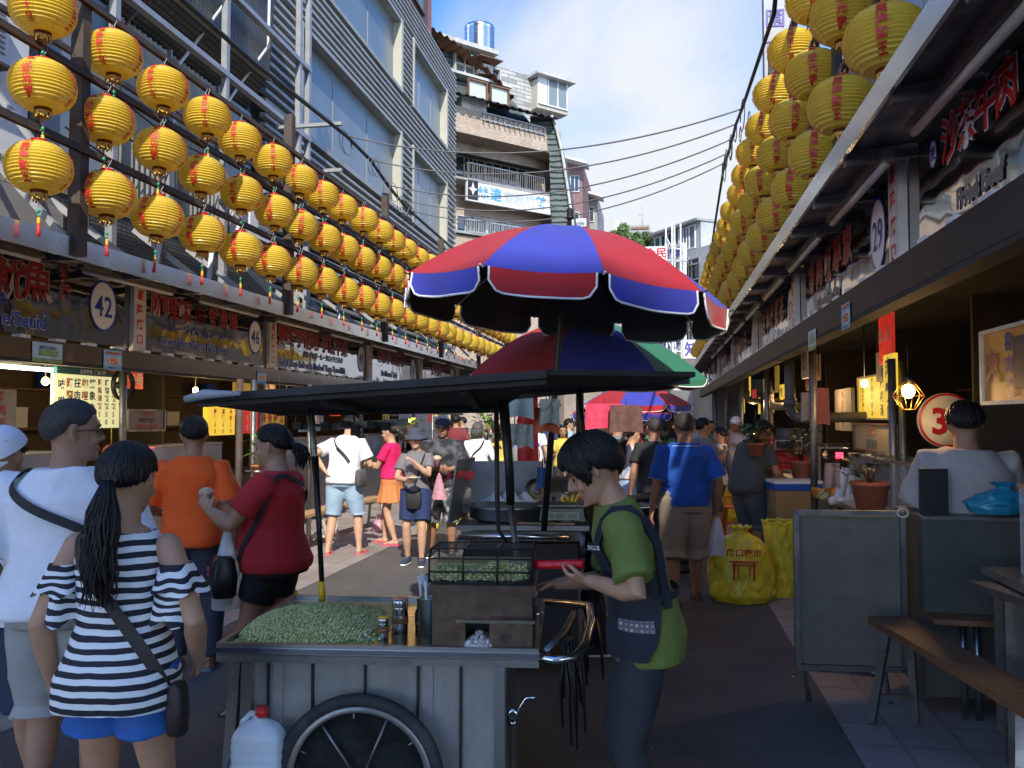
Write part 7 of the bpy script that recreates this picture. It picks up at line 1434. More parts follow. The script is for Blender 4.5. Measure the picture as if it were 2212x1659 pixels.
 e = empty('backpack', at(1578, 1000, 12.3), 'dark backpack on the woman in the white patterned top', 'backpack', rz=YAW); mb = MB(); mb.ell((0, 0, 0), (.10, .13, .2), greyt, 14, 10); mb.build('sack', None, e); mb = MB(); mb.tube([(-.05, -.08, .18), (-.14, -.1, .1), (-.12, -.09, -.12)], .013, strap_m, 6); mb.build('strap', None, e)
 simple('person in a white cap and pale apron beneath the awning on the right', 1590, 14, 150, 1.66, 'm', 1, 'b', fab('pale_apron', (.5, .45, .42)), navy, cap=white_t, strands=0, hands={1: (.05, .2, 1.45), -1: (-.1, .3, 1.2)}, el=fe)
 T_ = simple('man in a dark grey tee and grey shorts bent over the right counter', 1612, 9.2, -62, 1.68, 'm', 1.2, 'b', fab('slate_tee', (.065, .07, .075)), fab('slate_shorts', (.075, .085, .095)), zend=.42, lean=R(20), head=(0, -R(38), 0), hands={1: (.12, .40, 1.05), -1: (-.12, .42, 1.04)}, el=fe, vox=.012, strands=60, sh=mat('dark_sandal', (.03, .02, .02), .5))
 D_ = Person('man in a pale tee with his back turned behind the steel counter on the right', spot(2085, 4.95), faceto(-14), 1.735, 'm', 1.3, 'b', head=(-R(10), -R(8), 0), vox=.012, hands={1: (.25, .35, 1.02), -1: (-.2, .3, 1.0)}); D_.shirt(fab('shaded_white_tee', (.36, .33, .31)), hem=.84, sleeve=.9, off=.03, flare=.02, sl_r=1.25, fold=.012); D_.pants(navy, zend=.1, name='trousers'); D_.hair('short', strands=80, thick=.016)  # white tee given a grey-beige colour for the shade under the stall cover
 C_ = Person('stall keeper in a white temple cap and white apron bending over at the left edge', spot(50, 3.7), faceto(172), 1.615, 'm', 1.0, 'a', lean=R(7), head=(-R(4), -R(26), 0), vox=.010, hands={-1: (-.12, .34, 1.02), 1: (.15, .34, 1.0)}, elbows=fe)
 C_.shirt(fab('teal_tee', (.02, .18, .24)), hem=.85, sleeve=.6); C_.pants(fab('navy_knee_shorts', (.02, .03, .06)), zend=.45, off=.03); C_.shoes(blk, kind='sandal'); C_.hair('short', strands=20); C_.cap(white_t, label='white cap printed with a red temple gate')
 mb = MB(); mb.grid(lambda u, v: C_.surf(R(-115) + R(230) * u, 1.28 - .48 * v, .034 + .02 * v), 30, 12, white_t); C_.part(mb, 'apron'); mb = MB()
 def capm(p): u_, z_ = p.x, p.z; return C_.scalp(R(70) - z_ / .1, -.1 + u_ / .1, .022)
 for a, b, w2 in (((-.03, .0, .018), (.03, .0, .018), .004), ((-.036, .0, .024), (.036, .0, .024), .005), ((-.024, 0, -.012), (-.024, 0, .018), .004), ((.024, 0, -.012), (.024, 0, .018), .004), ((-.01, 0, -.01), (-.01, 0, .016), .003), ((.01, 0, -.01), (.01, 0, .016), .003)):
  A2, B2 = capm(Vector(a)), capm(Vector(b)); mb.bar(A2, B2, w2, .002, ink_red)
 C_.part(mb, 'gate_print')
 K_ = simple('keeper of the second cart in brown print behind the pea vendor', 1300, 5.9, 80, 1.46, 'f', 1.05, 'a', fab('brown_print', (.16, .07, .045), var=.5), navy, hands={-1: (-.05, .22, 1.42), 1: (.15, .35, 1.05)}, el=fe, vox=.011, hair='short', strands=40)
 rr = np.random.default_rng(3); tops = [('white', (.7, .7, .7)), ('black', (.02, .02, .022)), ('grey', (.2, .2, .21)), ('navy', (.02, .03, .09)), ('red', (.5, .03, .03)), ('beige', (.45, .38, .28)), ('green', (.05, .2, .09)), ('light blue', (.3, .45, .6)), ('yellow', (.65, .5, .08)), ('maroon', (.2, .03, .04))]
 used = {}
 crowd = [(1182, 16.5), (1205, 19), (1228, 17.5), (1282, 16), (1302, 19.5), (1318, 15), (1345, 17), (1380, 15.5), (1392, 19), (1432, 13.5), (1446, 17.5), (1440, 21), (1498, 15.2), (1462, 23), (1408, 24), (1330, 23), (1268, 22), (1060, 18), (985, 17.5), (1536, 16.5), (1000, 21), (1240, 25), (1372, 26), (1420, 15.8), (1192, 21), (1216, 15.2), (1250, 19), (1296, 24), (1356, 14.2), (1400, 17), (1476, 18.5), (1512, 20), (1170, 23), (1488, 25)]
 for i, (px, d) in enumerate(crowd):
  tn, tc_ = tops[(i * 7 + 3) % len(tops)]; k = used.get(tn, 0); used[tn] = k + 1
  a_ = ['walking away', 'facing this way', 'turned to the stalls'][i % 3]; where = ['near crowd', 'middle crowd', 'rear crowd', 'very back'][k % 4]
  sx = 'mf'[i % 2]; ang = [rr.uniform(-20, 20), 180 + rr.uniform(-25, 25), rr.choice([80, -80])][i % 3]
  simple(f'distant {"man" if sx == "m" else "woman"} in a {tn} top {a_}, {where}', px, d, ang, rr.uniform(1.56, 1.72) if sx == 'm' else rr.uniform(1.5, 1.62), sx, rr.uniform(.92, 1.2), 'abc'[i % 3], fab('crowd_' + tn.replace(' ', '_'), tc_), [denim_d, blk, khaki, navy][i % 4], zend=.45 if i % 3 == 0 else .1, hair=['short', 'long', 'short', 'bun'][i % 4], strands=0, vox=.022, hands=fo if i % 3 == 1 else None, el=fe)
lamp_white = mat('lit_tube', (.75, 1, .8), .3, emit=6.0); lamp_warm = mat('lit_bulb', (1, .55, .15), .3, emit=14.0); lamp_red = mat('lit_red', (1, .03, .06), .3, emit=3.0)
def glow(loc_, e, col, r=.05, name='lamp_light'):
 l = bpy.data.lights.new(name, 'POINT'); l.energy = e; l.color = col; l.shadow_soft_size = r; o = bpy.data.objects.new(name, l); COL.objects.link(o); o.location = loc_; return o
kit = mat('kitchen_steel', (.34, .32, .29), .42, .75, var=.2, vs=3, dirt=.45, dcol=(.10, .07, .05), ds=3)
wall_in = mat('greasy_wall', (.13, .095, .055), .7, var=.3, vs=2, dirt=.4, dcol=(.05, .04, .03), ds=2)
def interior(side_, y0, y1, i):
 sg_ = 1 if side_ == 'right' else -1; X0 = SXR if sg_ > 0 else SXL; fx = X0 + sg_ * .25; bx = X0 + sg_ * 2.9
 e = empty('food_stall', (X0, (y0 + y1) / 2, 0), f'food stall interior with steel counter, {ORD[i]} from the front on the {side_}', 'food stall', f'{side_} row of food stalls')
 def B(a, b, m, n): mb = MB(); mb.bb(a, b, m); return loc(mb, n, e)
 wi = wall_in if sg_ < 0 else mat('dark_stall_wall', (.055, .045, .035), .7, var=.3, vs=2, dirt=.3); B((bx, y0, 0), (bx + sg_ * .06, y1, 2.9), wi, 'back_wall'); B((fx - sg_ * .1, y0, 2.84), (bx, y1, 2.88), soot_shade, 'ceiling')  # right stall walls use a darker colour than the left ones
 B((fx + sg_ * 1.35, y0 - .03, 0), (bx, y0 + .03, 2.83), wi, 'partition')
 mb = MB(); cx0, cx1 = fx, fx + sg_ * .7; mb.bb((cx0, y0 + .5, .1), (cx1, y1 - .5, .86), kit); mb.bb((cx0 - sg_ * .04, y0 + .46, .862), (cx1, y1 - .46, .90), steel); mb.bb((cx0 - sg_ * .005, (y0 + y1) / 2 - .01, .12), (cx0, (y0 + y1) / 2 + .01, .84), gap); loc(mb, 'counter', e)
 mb = MB(); mb.bb((cx0 + sg_ * .05, y0 + .7, 1.32), (cx0 + sg_ * .35, y1 - .7, 1.34), glassy); mb.bb((cx0 + sg_ * .05, y0 + .7, .905), (cx0 + sg_ * .06, y1 - .7, 1.32), glassy); mb.bar((cx0 + sg_ * .05, y0 + .7, 1.33), (cx0 + sg_ * .05, y1 - .7, 1.33), .02, .02, steel); loc(mb, 'glass_case', e)
 mb = MB(); mb.bb((bx - sg_ * .35, y0 + .2, 1.5), (bx - sg_ * .002, y1 - .2, 1.53), wood); mb.bb((bx - sg_ * .35, y0 + .2, 2.0), (bx - sg_ * .002, y1 - .2, 2.03), wood); loc(mb, 'shelf', e)
 for y in ((y0, ) if sg_ < 0 or i > 1 else ()): mb = MB(); mb.cyl((X0 + sg_ * .12, y, 0), (X0 + sg_ * .12, y, 2.84), .035, steel_dark, 12); loc(mb, 'post', e)
 return e, fx, bx
def goods(side_, y0, y1, i, fx, bx):
 sg_ = 1 if side_ == 'right' else -1; r = np.random.default_rng(50 + i + (100 if sg_ > 0 else 0)); nm = f'{ORD[i]} {side_} stall'
 c = fx + sg_ * .35; y = y0 + .75; k = 0
 while y < y1 - .7 and k < 4:
  t = (i * 3 + k) % 4
  if t == 0:
   e = empty('stock_pot', (c, y, .902), f'steel stock pot, number {["one", "two", "three", "four"][k]} along the counter of the {nm}', 'pot', 'pots on the stall counters'); mb = MB(); mb.lathe([(0, 0), (.16, 0), (.16, .26), (.17, .265), (.16, .27), (0, .27)], steel, 24); mb.build('pot', None, e); mb = MB(); mb.lathe([(0, .272), (.16, .272), (.1, .31), (.02, .325), (.02, .35), (0, .355)], steel, 24); mb.build('lid', None, e)
  elif t == 1:
   e = empty('bowl_stack', (c, y, .902), f'stack of white bowls, number {["one", "two", "three", "four"][k]} along the counter of the {nm}', 'bowls', 'bowls on the stall counters'); mb = MB()
   for j in range(9): mb.lathe([(.03, .02 * j), (.05, .02 * j + .004), (.075, .02 * j + .05), (.078, .02 * j + .05)], white_plastic, 18)
   mb.build('bowls', None, e)
  elif t == 2:
   e = empty('food_tray', (c, y, .902), f'steel tray of food, number {["one", "two", "three", "four"][k]} along the counter of the {nm}', 'tray', 'food trays on the stall counters'); mb = MB(); mb.bb((-.2, -.15, 0), (.2, .15, .05), steel); mb.build('tray', None, e); mb = MB()
   fm = [orange_plastic, mat('brown_food', (.2, .09, .03), .5, var=.4, vs=30), mat('green_food', (.08, .2, .03), .6, var=.4, vs=30), mat('pale_food', (.6, .5, .3), .6, var=.3, vs=30)][(i + k) % 4]
   for j in range(26): mb.ell((r.uniform(-.16, .16), r.uniform(-.11, .11), .06 + r.uniform(0, .03)), (.035, .03, .022), fm, 8, 6)
   mb.build('food', None, e)
  else:
   e = empty('sauce_bottle', (c, y, .902), f'tall sauce bottle, number {["one", "two", "three", "four"][k]} along the counter of the {nm}', 'bottle', 'bottles on the stall counters'); mb = MB(); mb.lathe([(0, 0), (.035, 0), (.036, .15), (.014, .2), (.014, .25), (0, .255)], [soot_shade, red_plastic, MATS['brown_food'] if 'brown_food' in MATS else wood][(i + k) % 3], 16); mb.build('bottle', None, e); mb = MB(); mb.cyl((0, 0, .25), (0, 0, .275), .016, red_plastic, 12); mb.build('cap', None, e)
  y += r.uniform(.5, .8); k += 1
 for k in range(3):
  y = y0 + .6 + k * (y1 - y0 - 1.0) / 2.5; h = r.uniform(.2, .34); w_ = r.uniform(.3, .45); e = empty('storage_box', (bx - sg_ * .2, y, 1.53 if k % 2 else 2.03), f'{["cardboard", "foam", "plastic"][k]} box on the back shelf of the {nm}', 'box', 'boxes on the stall shelves'); mb = MB(); m_ = [cardboard, foam, blue_plastic][k]; mb.bb((-.14, -w_ / 2, 0), (.14, w_ / 2, h), m_); mb.build('box', None, e); mb = MB(); mb.bb((-.145, -w_ / 2 - .005, h + .001), (.145, w_ / 2 + .005, h + .025), m_ if k else wood_pale); mb.build('lid', None, e)
for i in range(7):
 y0, y1 = cab_l[i], cab_l[i + 1]; e, fx, bx = interior('left', y0, y1, i)
 if i > 0: goods('left', y0, y1, i, fx, bx)
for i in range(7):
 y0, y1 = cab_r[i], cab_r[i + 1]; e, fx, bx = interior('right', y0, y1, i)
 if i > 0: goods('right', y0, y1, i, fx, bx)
e = empty('shop_house', (1.7, 27.2, 0), 'low dark shop house closing the far end of the right stalls', 'building'); mb = MB(); mb.bb((0, 0, 0), (8, 16, 3.3), concrete); mb.build('wall', None, e); window(e, (Vector((1.6, -.01, 1.7)), X3, -Y3), 1.6, 1.3, galv, navy_glass, nx=2)
def board(px0, px1, py0, py1, X, side_, face, cols, label, name='menu_board', frame=None, vertical=True, cat='sign', glow_=0, ink2=None):
 u = Y3 if side_ == 'left' else -Y3; n = u.cross(Z3); c = onX((px0 + px1) / 2, (py0 + py1) / 2, X); a = onX(px0, (py0 + py1) / 2, X); b = onX(px1, (py0 + py1) / 2, X); w_ = abs(b.y - a.y); h_ = onX((px0 + px1) / 2, py0, X).z - onX((px0 + px1) / 2, py1, X).z
 e = empty(name, c, label, cat); mb = MB(); P = [u * sx * w_ / 2 + Z3 * sz * h_ / 2 for sx, sz in ((-1, -1), (1, -1), (1, 1), (-1, 1))]; Q = [p - n * .04 for p in P]
 mb.add([tuple(p) for p in P + Q], [(0, 1, 2, 3), (7, 6, 5, 4), (0, 4, 5, 1), (1, 5, 6, 2), (2, 6, 7, 3), (3, 7, 4, 0)], face); mb.build('panel', None, e)
 if frame:
  mb = MB()
  for i in range(4): mb.bar(P[i] + n * .006, P[(i + 1) % 4] + n * .006, .025, .02, frame)
  mb.build('frame', None, e)
 mb = MB(); nc = len(cols)
 for i, (txt, ink) in enumerate(cols):
  if vertical:
   x = w_ * ((i + .5) / nc - .5) * .94; sz = min(w_ * .92 / nc / 1.12, h_ * .92 / len(txt) / 1.12)
   for j, ch in enumerate(txt): mb.text(ch, (n * .008 + u * x + Z3 * (h_ * .46 - (j + .5) * h_ * .92 / len(txt)), u, Z3), sz, ink, .025)
  else:
   rowh = h_ * .92 / nc; mb.text(txt, (n * .008 + Z3 * (h_ * .46 - (i + .5) * rowh), u, Z3), rowh * .8, ink, .025, fit=w_ * .92)
 if mb.n: mb.build('lettering', None, e)
 return e
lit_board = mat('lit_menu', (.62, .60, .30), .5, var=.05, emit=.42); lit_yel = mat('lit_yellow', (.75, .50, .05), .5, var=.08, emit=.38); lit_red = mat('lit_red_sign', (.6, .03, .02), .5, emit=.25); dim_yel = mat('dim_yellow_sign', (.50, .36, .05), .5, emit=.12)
R_, B_i = ink_red, ink_navy
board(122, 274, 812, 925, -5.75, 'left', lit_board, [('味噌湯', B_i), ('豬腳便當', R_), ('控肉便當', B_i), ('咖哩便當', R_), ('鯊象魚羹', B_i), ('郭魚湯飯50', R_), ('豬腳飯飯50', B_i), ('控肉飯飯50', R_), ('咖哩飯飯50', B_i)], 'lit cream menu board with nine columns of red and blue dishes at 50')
board(128, 272, 798, 811, -5.74, 'left', mat('teal_header', (.02, .12, .14), .5), [('正宗咖哩  便當外帶', ink_white)], 'dark teal header strip above the cream menu board', vertical=False)
board(278, 356, 886, 930, -5.6, 'left', mat('brown_sign', (.22, .17, .13), .6), [('便當外帶', ink_dred), ('咖哩羹·白飯', ink_black), ('分開65元(量多)', ink_dred)], 'dim brown takeaway sign with three rows of characters', vertical=False, frame=steel_dark)
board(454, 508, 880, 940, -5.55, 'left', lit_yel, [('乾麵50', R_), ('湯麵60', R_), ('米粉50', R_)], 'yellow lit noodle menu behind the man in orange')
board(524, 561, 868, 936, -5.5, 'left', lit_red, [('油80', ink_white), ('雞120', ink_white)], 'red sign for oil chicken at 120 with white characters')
board(562, 615, 866, 918, -5.55, 'left', dim_yel, [('排骨', R_), ('排骨', R_), ('雞腿', R_), ('湯飯', R_)], 'dim yellow menu right of the red chicken sign')
board(640, 690, 862, 888, -5.5, 'left', dim_yel, [('排骨飯', R_), ('雞肉飯', R_)], 'low yellow menu strip above the steel rail', vertical=False)
board(850, 905, 905, 940, -5.35, 'left', mat('paper_sign', (.42, .34, .27), .7), [('加班費一覽表', ink_dred), ('泡菜臭豆腐', ink_dred)], 'pale printed notice under the checked awning roll', vertical=False)
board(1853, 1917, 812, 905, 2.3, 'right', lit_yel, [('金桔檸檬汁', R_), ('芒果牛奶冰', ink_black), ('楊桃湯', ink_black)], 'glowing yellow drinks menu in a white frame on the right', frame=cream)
board(1843, 1925, 916, 975, 2.1, 'right', mat('cream_sign', (.42, .36, .25), .6), [('芒果冰', ink_dred), ('養樂多冰', mat('ink_teal', (.02, .10, .12), .5))], 'cream sign for mango ice in red and dark characters', vertical=False, frame=wood)
board(1803, 1838, 840, 930, 2.2, 'right', mat('grey_paper', (.30, .28, .25), .7), [('木瓜牛奶', ink_dred)], 'narrow grey hanging sign for papaya milk')
board(2116, 2290, 700, 868, 1.75, 'right', mat('orange_poster', (.50, .22, .04), .5, emit=.02), [('肉', ink_dred), ('魯肉飯', ink_navy), ('魯', ink_dred), ('飯', ink_dred)], 'large orange braised pork rice board hanging at the right edge', frame=cream)
board(2185, 2290, 716, 836, 1.735, 'right', mat('food_photo', (.045, .03, .03), .5, var=.9, vs=9), [], 'dark food photograph on the orange board', cat='poster', name='poster')
p = at(2045, 908, 5.75); e = empty('round_sign', p, 'large round cream sign with red 31 half hidden by the man in the pale tee', 'sign', rz=R(4)); mb = MB(); mb.lathe([(0, 0), (.19, 0), (.19, .03), (0, .03)], mat('cream_disc', (.46, .42, .30), .6), 44, axis='Y'); mb.lathe([(.172, -.004), (.188, -.004), (.188, .0), (.172, .0), (.172, -.004)], ink_dred, 44, axis='Y'); mb.build('disc', None, e); mb = MB(); mb.text('31', ((-.0, -.008, 0), X3, Z3), .25, ink_dred, .03); mb.build('lettering', None, e)
faces = [lit_yel, MATS['cream_sign'], lit_red, dim_yel, strip_m, MATS['pink_cloth'] if 'pink_cloth' in MATS else dim_yel]; fn = ['glowing yellow', 'cream', 'red', 'amber', 'white', 'amber']
def stock_sign(side_, X, y, z, w_, h_, f, txt, vert):
 u = Y3 if side_ == 'left' else -Y3; n = u.cross(Z3); e = empty('menu_board', (X, y, z), f'small {fn[f]} sign reading {txt} inside the {side_} stalls', 'sign', f'small menu signs inside the {side_} stalls'); mb = MB()
 P = [u * a * w_ / 2 + Z3 * b * h_ / 2 for a, b in ((-1, -1), (1, -1), (1, 1), (-1, 1))]; Q = [p - n * .03 for p in P]; mb.add([tuple(p) for p in P + Q], [(0, 1, 2, 3), (7, 6, 5, 4), (0, 4, 5, 1), (1, 5, 6, 2), (2, 6, 7, 3), (3, 7, 4, 0)], faces[f]); mb.build('panel', None, e)
 mb = MB(); ink = ink_white if f == 2 else (ink_red if len(txt) % 2 else ink_navy)
 if vert: mb.text(txt, (n * .006, u, Z3), h_ / len(txt) / 1.2, ink, .02, vertical=True)
 else: mb.text(txt, (n * .006, u, Z3), min(h_ * .7, w_ / len(txt)), ink, .02)
 mb.build('lettering', None, e)
rs_ = np.random.default_rng(11)
for i, t in enumerate(('肉羹', '魚丸湯', '滷味', '炒米粉', '花枝羹', '綠豆沙', '冬瓜茶', '蚵仔煎', '豬腳', '油飯', '水果冰', '炸物', '麵線', '排骨湯', '紅豆湯', '涼麵')):
 stock_sign('right', 1.78 + .22 * (i % 4), 6.9 + i * .95, 1.95 + .22 * ((i * 5) % 3), .3 + .12 * (i % 3), .3 + .1 * ((i + 1) % 3), (i * 2 + (i // 3)) % 5, t, i % 2 == 0)
for i, t in enumerate(('雞肉飯', '魯肉飯', '貢丸湯', '燙青菜', '臭豆腐', '米糕', '意麵', '虱目魚', '豆花', '芋圓', '蔥油餅', '鴨肉羹', '粉圓', '湯圓')):
 stock_sign('left', -5.6 - .2 * (i % 3), 6.3 + i * 1.15, 1.72 + .2 * ((i * 4) % 3), .34 + .12 * (i % 3), .26 + .1 * ((i + 1) % 3), (i * 3 + 1) % 5, t, i % 3 == 0)
def bulb(px, py, d, label, cage=False, s=1.0, en=3, m=None):
 p = at(px, py, d); e = empty('hanging_lamp', p, label, 'lamp'); mb = MB(); mb.ell((0, 0, 0), (.03 * s, .03 * s, .035 * s), m or lamp_warm, 14, 10); mb.build('bulb', None, e); mb = MB(); mb.cyl((0, 0, .03 * s), (0, 0, .075 * s), .018 * s, blackp, 12); mb.cyl((0, 0, .07), (0, 0, .35), .004, blackp, 5); mb.build('socket', None, e)
 if cage:
  mb = MB(); pts = lambda r, z, n=6, o=0: [Vector((r * math.cos(2 * PI * (k + o) / n), r * math.sin(2 * PI * (k + o) / n), z)) for k in range(n)]
  a, b, c_ = pts(.03, .07), pts(.10, -.03), pts(.04, -.12)
  for i in range(6):
   for q, w_ in ((a[i], b[i]), (b[i], c_[i]), (b[i], b[(i + 1) % 6]), (c_[i], c_[(i + 1) % 6])): mb.tube([q, w_], .0025, mat('brass_wire', (.35, .2, .05), .4, .8), 5)
  mb.build('cage', None, e)
 g_ = glow(p + Vector((-.0, -.06, -.02)), en, (1, .6, .25)); g_.parent = e; g_.location = (0, -.05, -.05); return e
bulb(1962, 845, 5.4, 'glowing bulb in a geometric brass wire cage on the right', True, 1.35, 5)
bulb(1742 - 110, 938, 12, 'small warm bulb over the counter of the bent man', en=3)
bulb(880, 886, 11.5, 'small warm bulb under the left awning behind the cart canopy', en=4, s=1.2); bulb(903, 884, 11, 'warm bulb left of the checked awning roll', en=4, s=1.3); bulb(603, 876, 8.2, 'warm bulb over the red chicken sign', en=5, s=1.3)
for i in range(5):
 e = empty('hanging_lamp', (1.95, 8.4 + i * 2.3, 1.98), f'warm bare bulb over the right counters, {ORD[i]} from the front', 'lamp', 'bare bulbs over the right counters'); mb = MB(); mb.ell((0, 0, 0), (.035, .035, .04), lamp_warm, 12, 8); mb.build('bulb', None, e); mb = MB(); mb.cyl((0, 0, .03), (0, 0, .8), .006, blackp, 6); mb.build('wire', None, e)
 g_ = glow((0, 0, 0), 4, (1, .62, .28)); g_.parent = e; g_.location = (-.05, -.05, -.06)
for i in range(4):
 e = empty('hanging_lamp', (-5.75, 7.0 + i * 2.6, 2.0), f'warm bare bulb over the left counters, {ORD[i]} from the front', 'lamp', 'bare bulbs over the left counters'); mb = MB(); mb.ell((0, 0, 0), (.035, .035, .04), lamp_warm, 12, 8); mb.build('bulb', None, e); mb = MB(); mb.cyl((0, 0, .03), (0, 0, .8), .006, blackp, 6); mb.build('wire', None, e)
 g_ = glow((0, 0, 0), 4, (1, .62, .28)); g_.parent = e; g_.location = (.05, -.05, -.06)
e = empty('tube_lamp', onX(45, 790, -5.9), 'lit greenish white tube lamp in the nearest left stall', 'lamp'); mb = MB(); mb.bb((-.03, -.6, 0), (.03, .55, .03), steel_dark); mb.build('holder', None, e); mb = MB(); mb.cyl((0, -.55, -.02), (0, .5, -.02), .018, lamp_white, 10); mb.build('tube', None, e); g_ = glow((0, 0, 0), 6, (.9, 1, .75), .2); g_.parent = e; g_.location = (.1, 0, -.15)
e = empty('neon_tube', onX(312, 967, -5.7), 'short red lit tube in the stall below the brown sign', 'lamp'); mb = MB(); mb.cyl((0, -.18, 0), (0, .18, 0), .010, lamp_red, 8); mb.build('tube', None, e); mb = MB(); mb.bb((-.03, -.2, .012), (.03, .2, .03), soot_shade); mb.build('holder', None, e)
e = empty('hanging_ornament', onX(240, 978, -5.4), 'orange string ornament hanging in front of the left stall', 'ornament'); mb = MB(); mb.ell((0, 0, 0), (.08, .10, .085), mat('orange_net', (.55, .10, .02), .4, var=.6, vs=30, alpha=.85), 10, 7); mb.build('ball', None, e); mb = MB(); mb.cyl((0, 0, .08), (0, 0, .25), .004, ink_yellow, 5); mb.build('string', None, e)
e = empty('desk_fan', onX(266, 832, -5.5), 'dark wall fan hanging under the left fascia beside the menu board', 'fan'); mb = MB(); mb.lathe([(.16, -.03), (.165, 0), (.16, .03), (.15, .0), (.16, -.03)], black_metal, 30, axis='X'); 
for k in range(20): a = 2 * PI * k / 20; mb.tube([(.0, .02 * math.cos(a), .02 * math.sin(a)), (.03, .15 * math.cos(a), .15 * math.sin(a))], .002, black_metal, 4)
mb.build('grille', None, e); mb = MB(); mb.ell((-.04, 0, 0), (.06, .04, .04), black_metal, 12, 8); mb.bar((-.04, 0, 0), (-.04, 0, .4), .02, .02, black_metal); mb.build('motor', None, e)
def pole(px, X, label, r=.032, m=None, side_=None, z1=2.1):
 p = onX(px, 1000, X); e = empty('steel_post', (X, p.y, 0), label, 'post', 'posts along the stalls'); mb = MB(); mb.cyl((0, 0, .02), (0, 0, z1), r, m or steel_dark, 12); mb.build('tube', None, e); mb = MB(); mb.lathe([(0, 0), (r * 2.2, 0), (r * 2.2, .012), (r, .02), (0, .02)], m or steel_dark, 14); mb.build('base', None, e); return e
pole(516, -4.75, 'rusty brown post left of the potted lily by the woman in red', m=rusty, r=.04); pole(546, -4.7, 'steel post carrying the potted lily behind the woman in red')
pole(668, -4.6, 'thin steel post behind the woman in red'); pole(934, -4.6, 'steel post behind the man in camouflage')
for px, X, t in ((1668, 1.75, 'steel post by the bent man in grey'), (1757, 1.75, 'left of two steel posts beside the hanging planter'), (1772, 1.9, 'right of two steel posts beside the hanging planter'), (1930, 1.75, 'pale post left of the caged bulb'), (1952, 1.9, 'dark post right of the pale post by the caged bulb'), (1648, 1.8, 'narrow post behind the bent man')): pole(px, X, t, r=.03)
leaf_g = mat('leaf_green', (.14, .30, .04), .45, var=.3, vs=10); leaf_d = mat('leaf_dark', (.05, .11, .03), .5, var=.3, vs=10); terra = mat('terracotta', (.38, .12, .06), .75, var=.15, dirt=.3, dcol=(.2, .12, .08)); soil = mat('soil', (.03, .02, .012), .95)
def plant(p, pr, ph, h, n, label, style='lily', m=None, ll=.16, group=None):
 e = empty('potted_plant', p, label, 'plant', group); mb = MB(); mb.lathe([(0, 0), (pr * .72, 0), (pr * .95, ph * .85), (pr * 1.06, ph * .86), (pr * 1.08, ph), (pr * .96, ph), (pr * .9, ph * .9), (0, ph * .9)], terra, 20); mb.lathe([(0, ph * .905), (pr * .88, ph * .905), (0, ph * .93)], soil, 16); mb.build('pot', None, e)
 r = np.random.default_rng(n); mb = MB(); m = m or leaf_g
 if style == 'lily':
  for st in range(3): mb.tube([(.01 * st, 0, ph * .9), (.02 * st - .02, .01, ph + h * .5), (.03 * st - .02, .02, ph + h * (.9 - .15 * st))], [.006, .005, .003], m, 6)
 else:
  for st in range(6): a = st * 1.05; mb.tube([(0, 0, ph * .9), (pr * .5 * math.cos(a), pr * .5 * math.sin(a), ph + h * .5), (pr * 1.2 * math.cos(a), pr * 1.2 * math.sin(a), ph + h * .85)], [.007, .005, .003], wood, 5)
 mb.build('stem', None, e); mb = MB()
 for k in range(n):
  a = r.uniform(0, 2 * PI); z = ph + h * r.uniform(.15, 1.0); rad = pr * (.15 if style == 'lily' else r.uniform(.2, 1.5)); b = Vector((rad * math.cos(a), rad * math.sin(a), z)); d = Vector((math.cos(a), math.sin(a), r.uniform(.1, 1.0))).normalized(); L_ = ll * r.uniform(.6, 1.2); sd = d.cross(Z3).normalized() * L_ * (.10 if style == 'lily' else .24); P = []
  for t in range(5): u = t / 4; c = b + d * L_ * u - Z3 * L_ * .45 * u * u; w_ = math.sin(min(1, u * 1.05 + .06) * PI) ; P += [tuple(c - sd * w_), tuple(c + Z3 * -.004), tuple(c + sd * w_)]
  mb.add(P, [(3 * t + q, 3 * t + q + 1, 3 * t + q + 4, 3 * t + q + 3) for t in range(4) for q in (0, 1)], m, True)
 mb.build('leaves', None, e); return e
pp = onX(546, 1029, -4.6); plant(pp + Vector((.06, 0, 0)), .075, .13, .32, 15, 'young lily in a terracotta pot strapped to the post behind the woman in red', ll=.18)
e = empty('pot_bracket', pp + Vector((.06, 0, .06)), 'steel band holding the terracotta pot to the post', 'bracket'); mb = MB(); mb.lathe([(.074, -.012), (.08, -.012), (.08, .012), (.074, .012), (.074, -.012)], steel, 24); mb.bar((-.08, 0, 0), (-.15, 0, 0), .02, .02, steel); mb.build('band', None, e)
plant(at(885, 958, 11.2), .07, .10, .22, 26, 'bright green plant behind the woman in the bucket hat', 'bush', ll=.15)
plant(at(1050, 990, 13.6), .16, .2, .72, 110, 'small tree in a terracotta pot behind the grey haired woman', 'bush', ll=.17)
plant(at(1633, 985, 9.0), .09, .14, .18, 60, 'dark spider plant in a pot in front of the bent man', 'bush', leaf_d, .14)
plant(at(1731, 1038, 9.2), .12, .22, .34, 150, 'bushy dark plant in a brown pot between the steel posts', 'bush', leaf_d, .11)
plant(at(1880, 1100, 6.3), .14, .21, .22, 36, 'broad leaved plant in a large banded terracotta pot left of the dark counter', 'bush', leaf_d, .16)
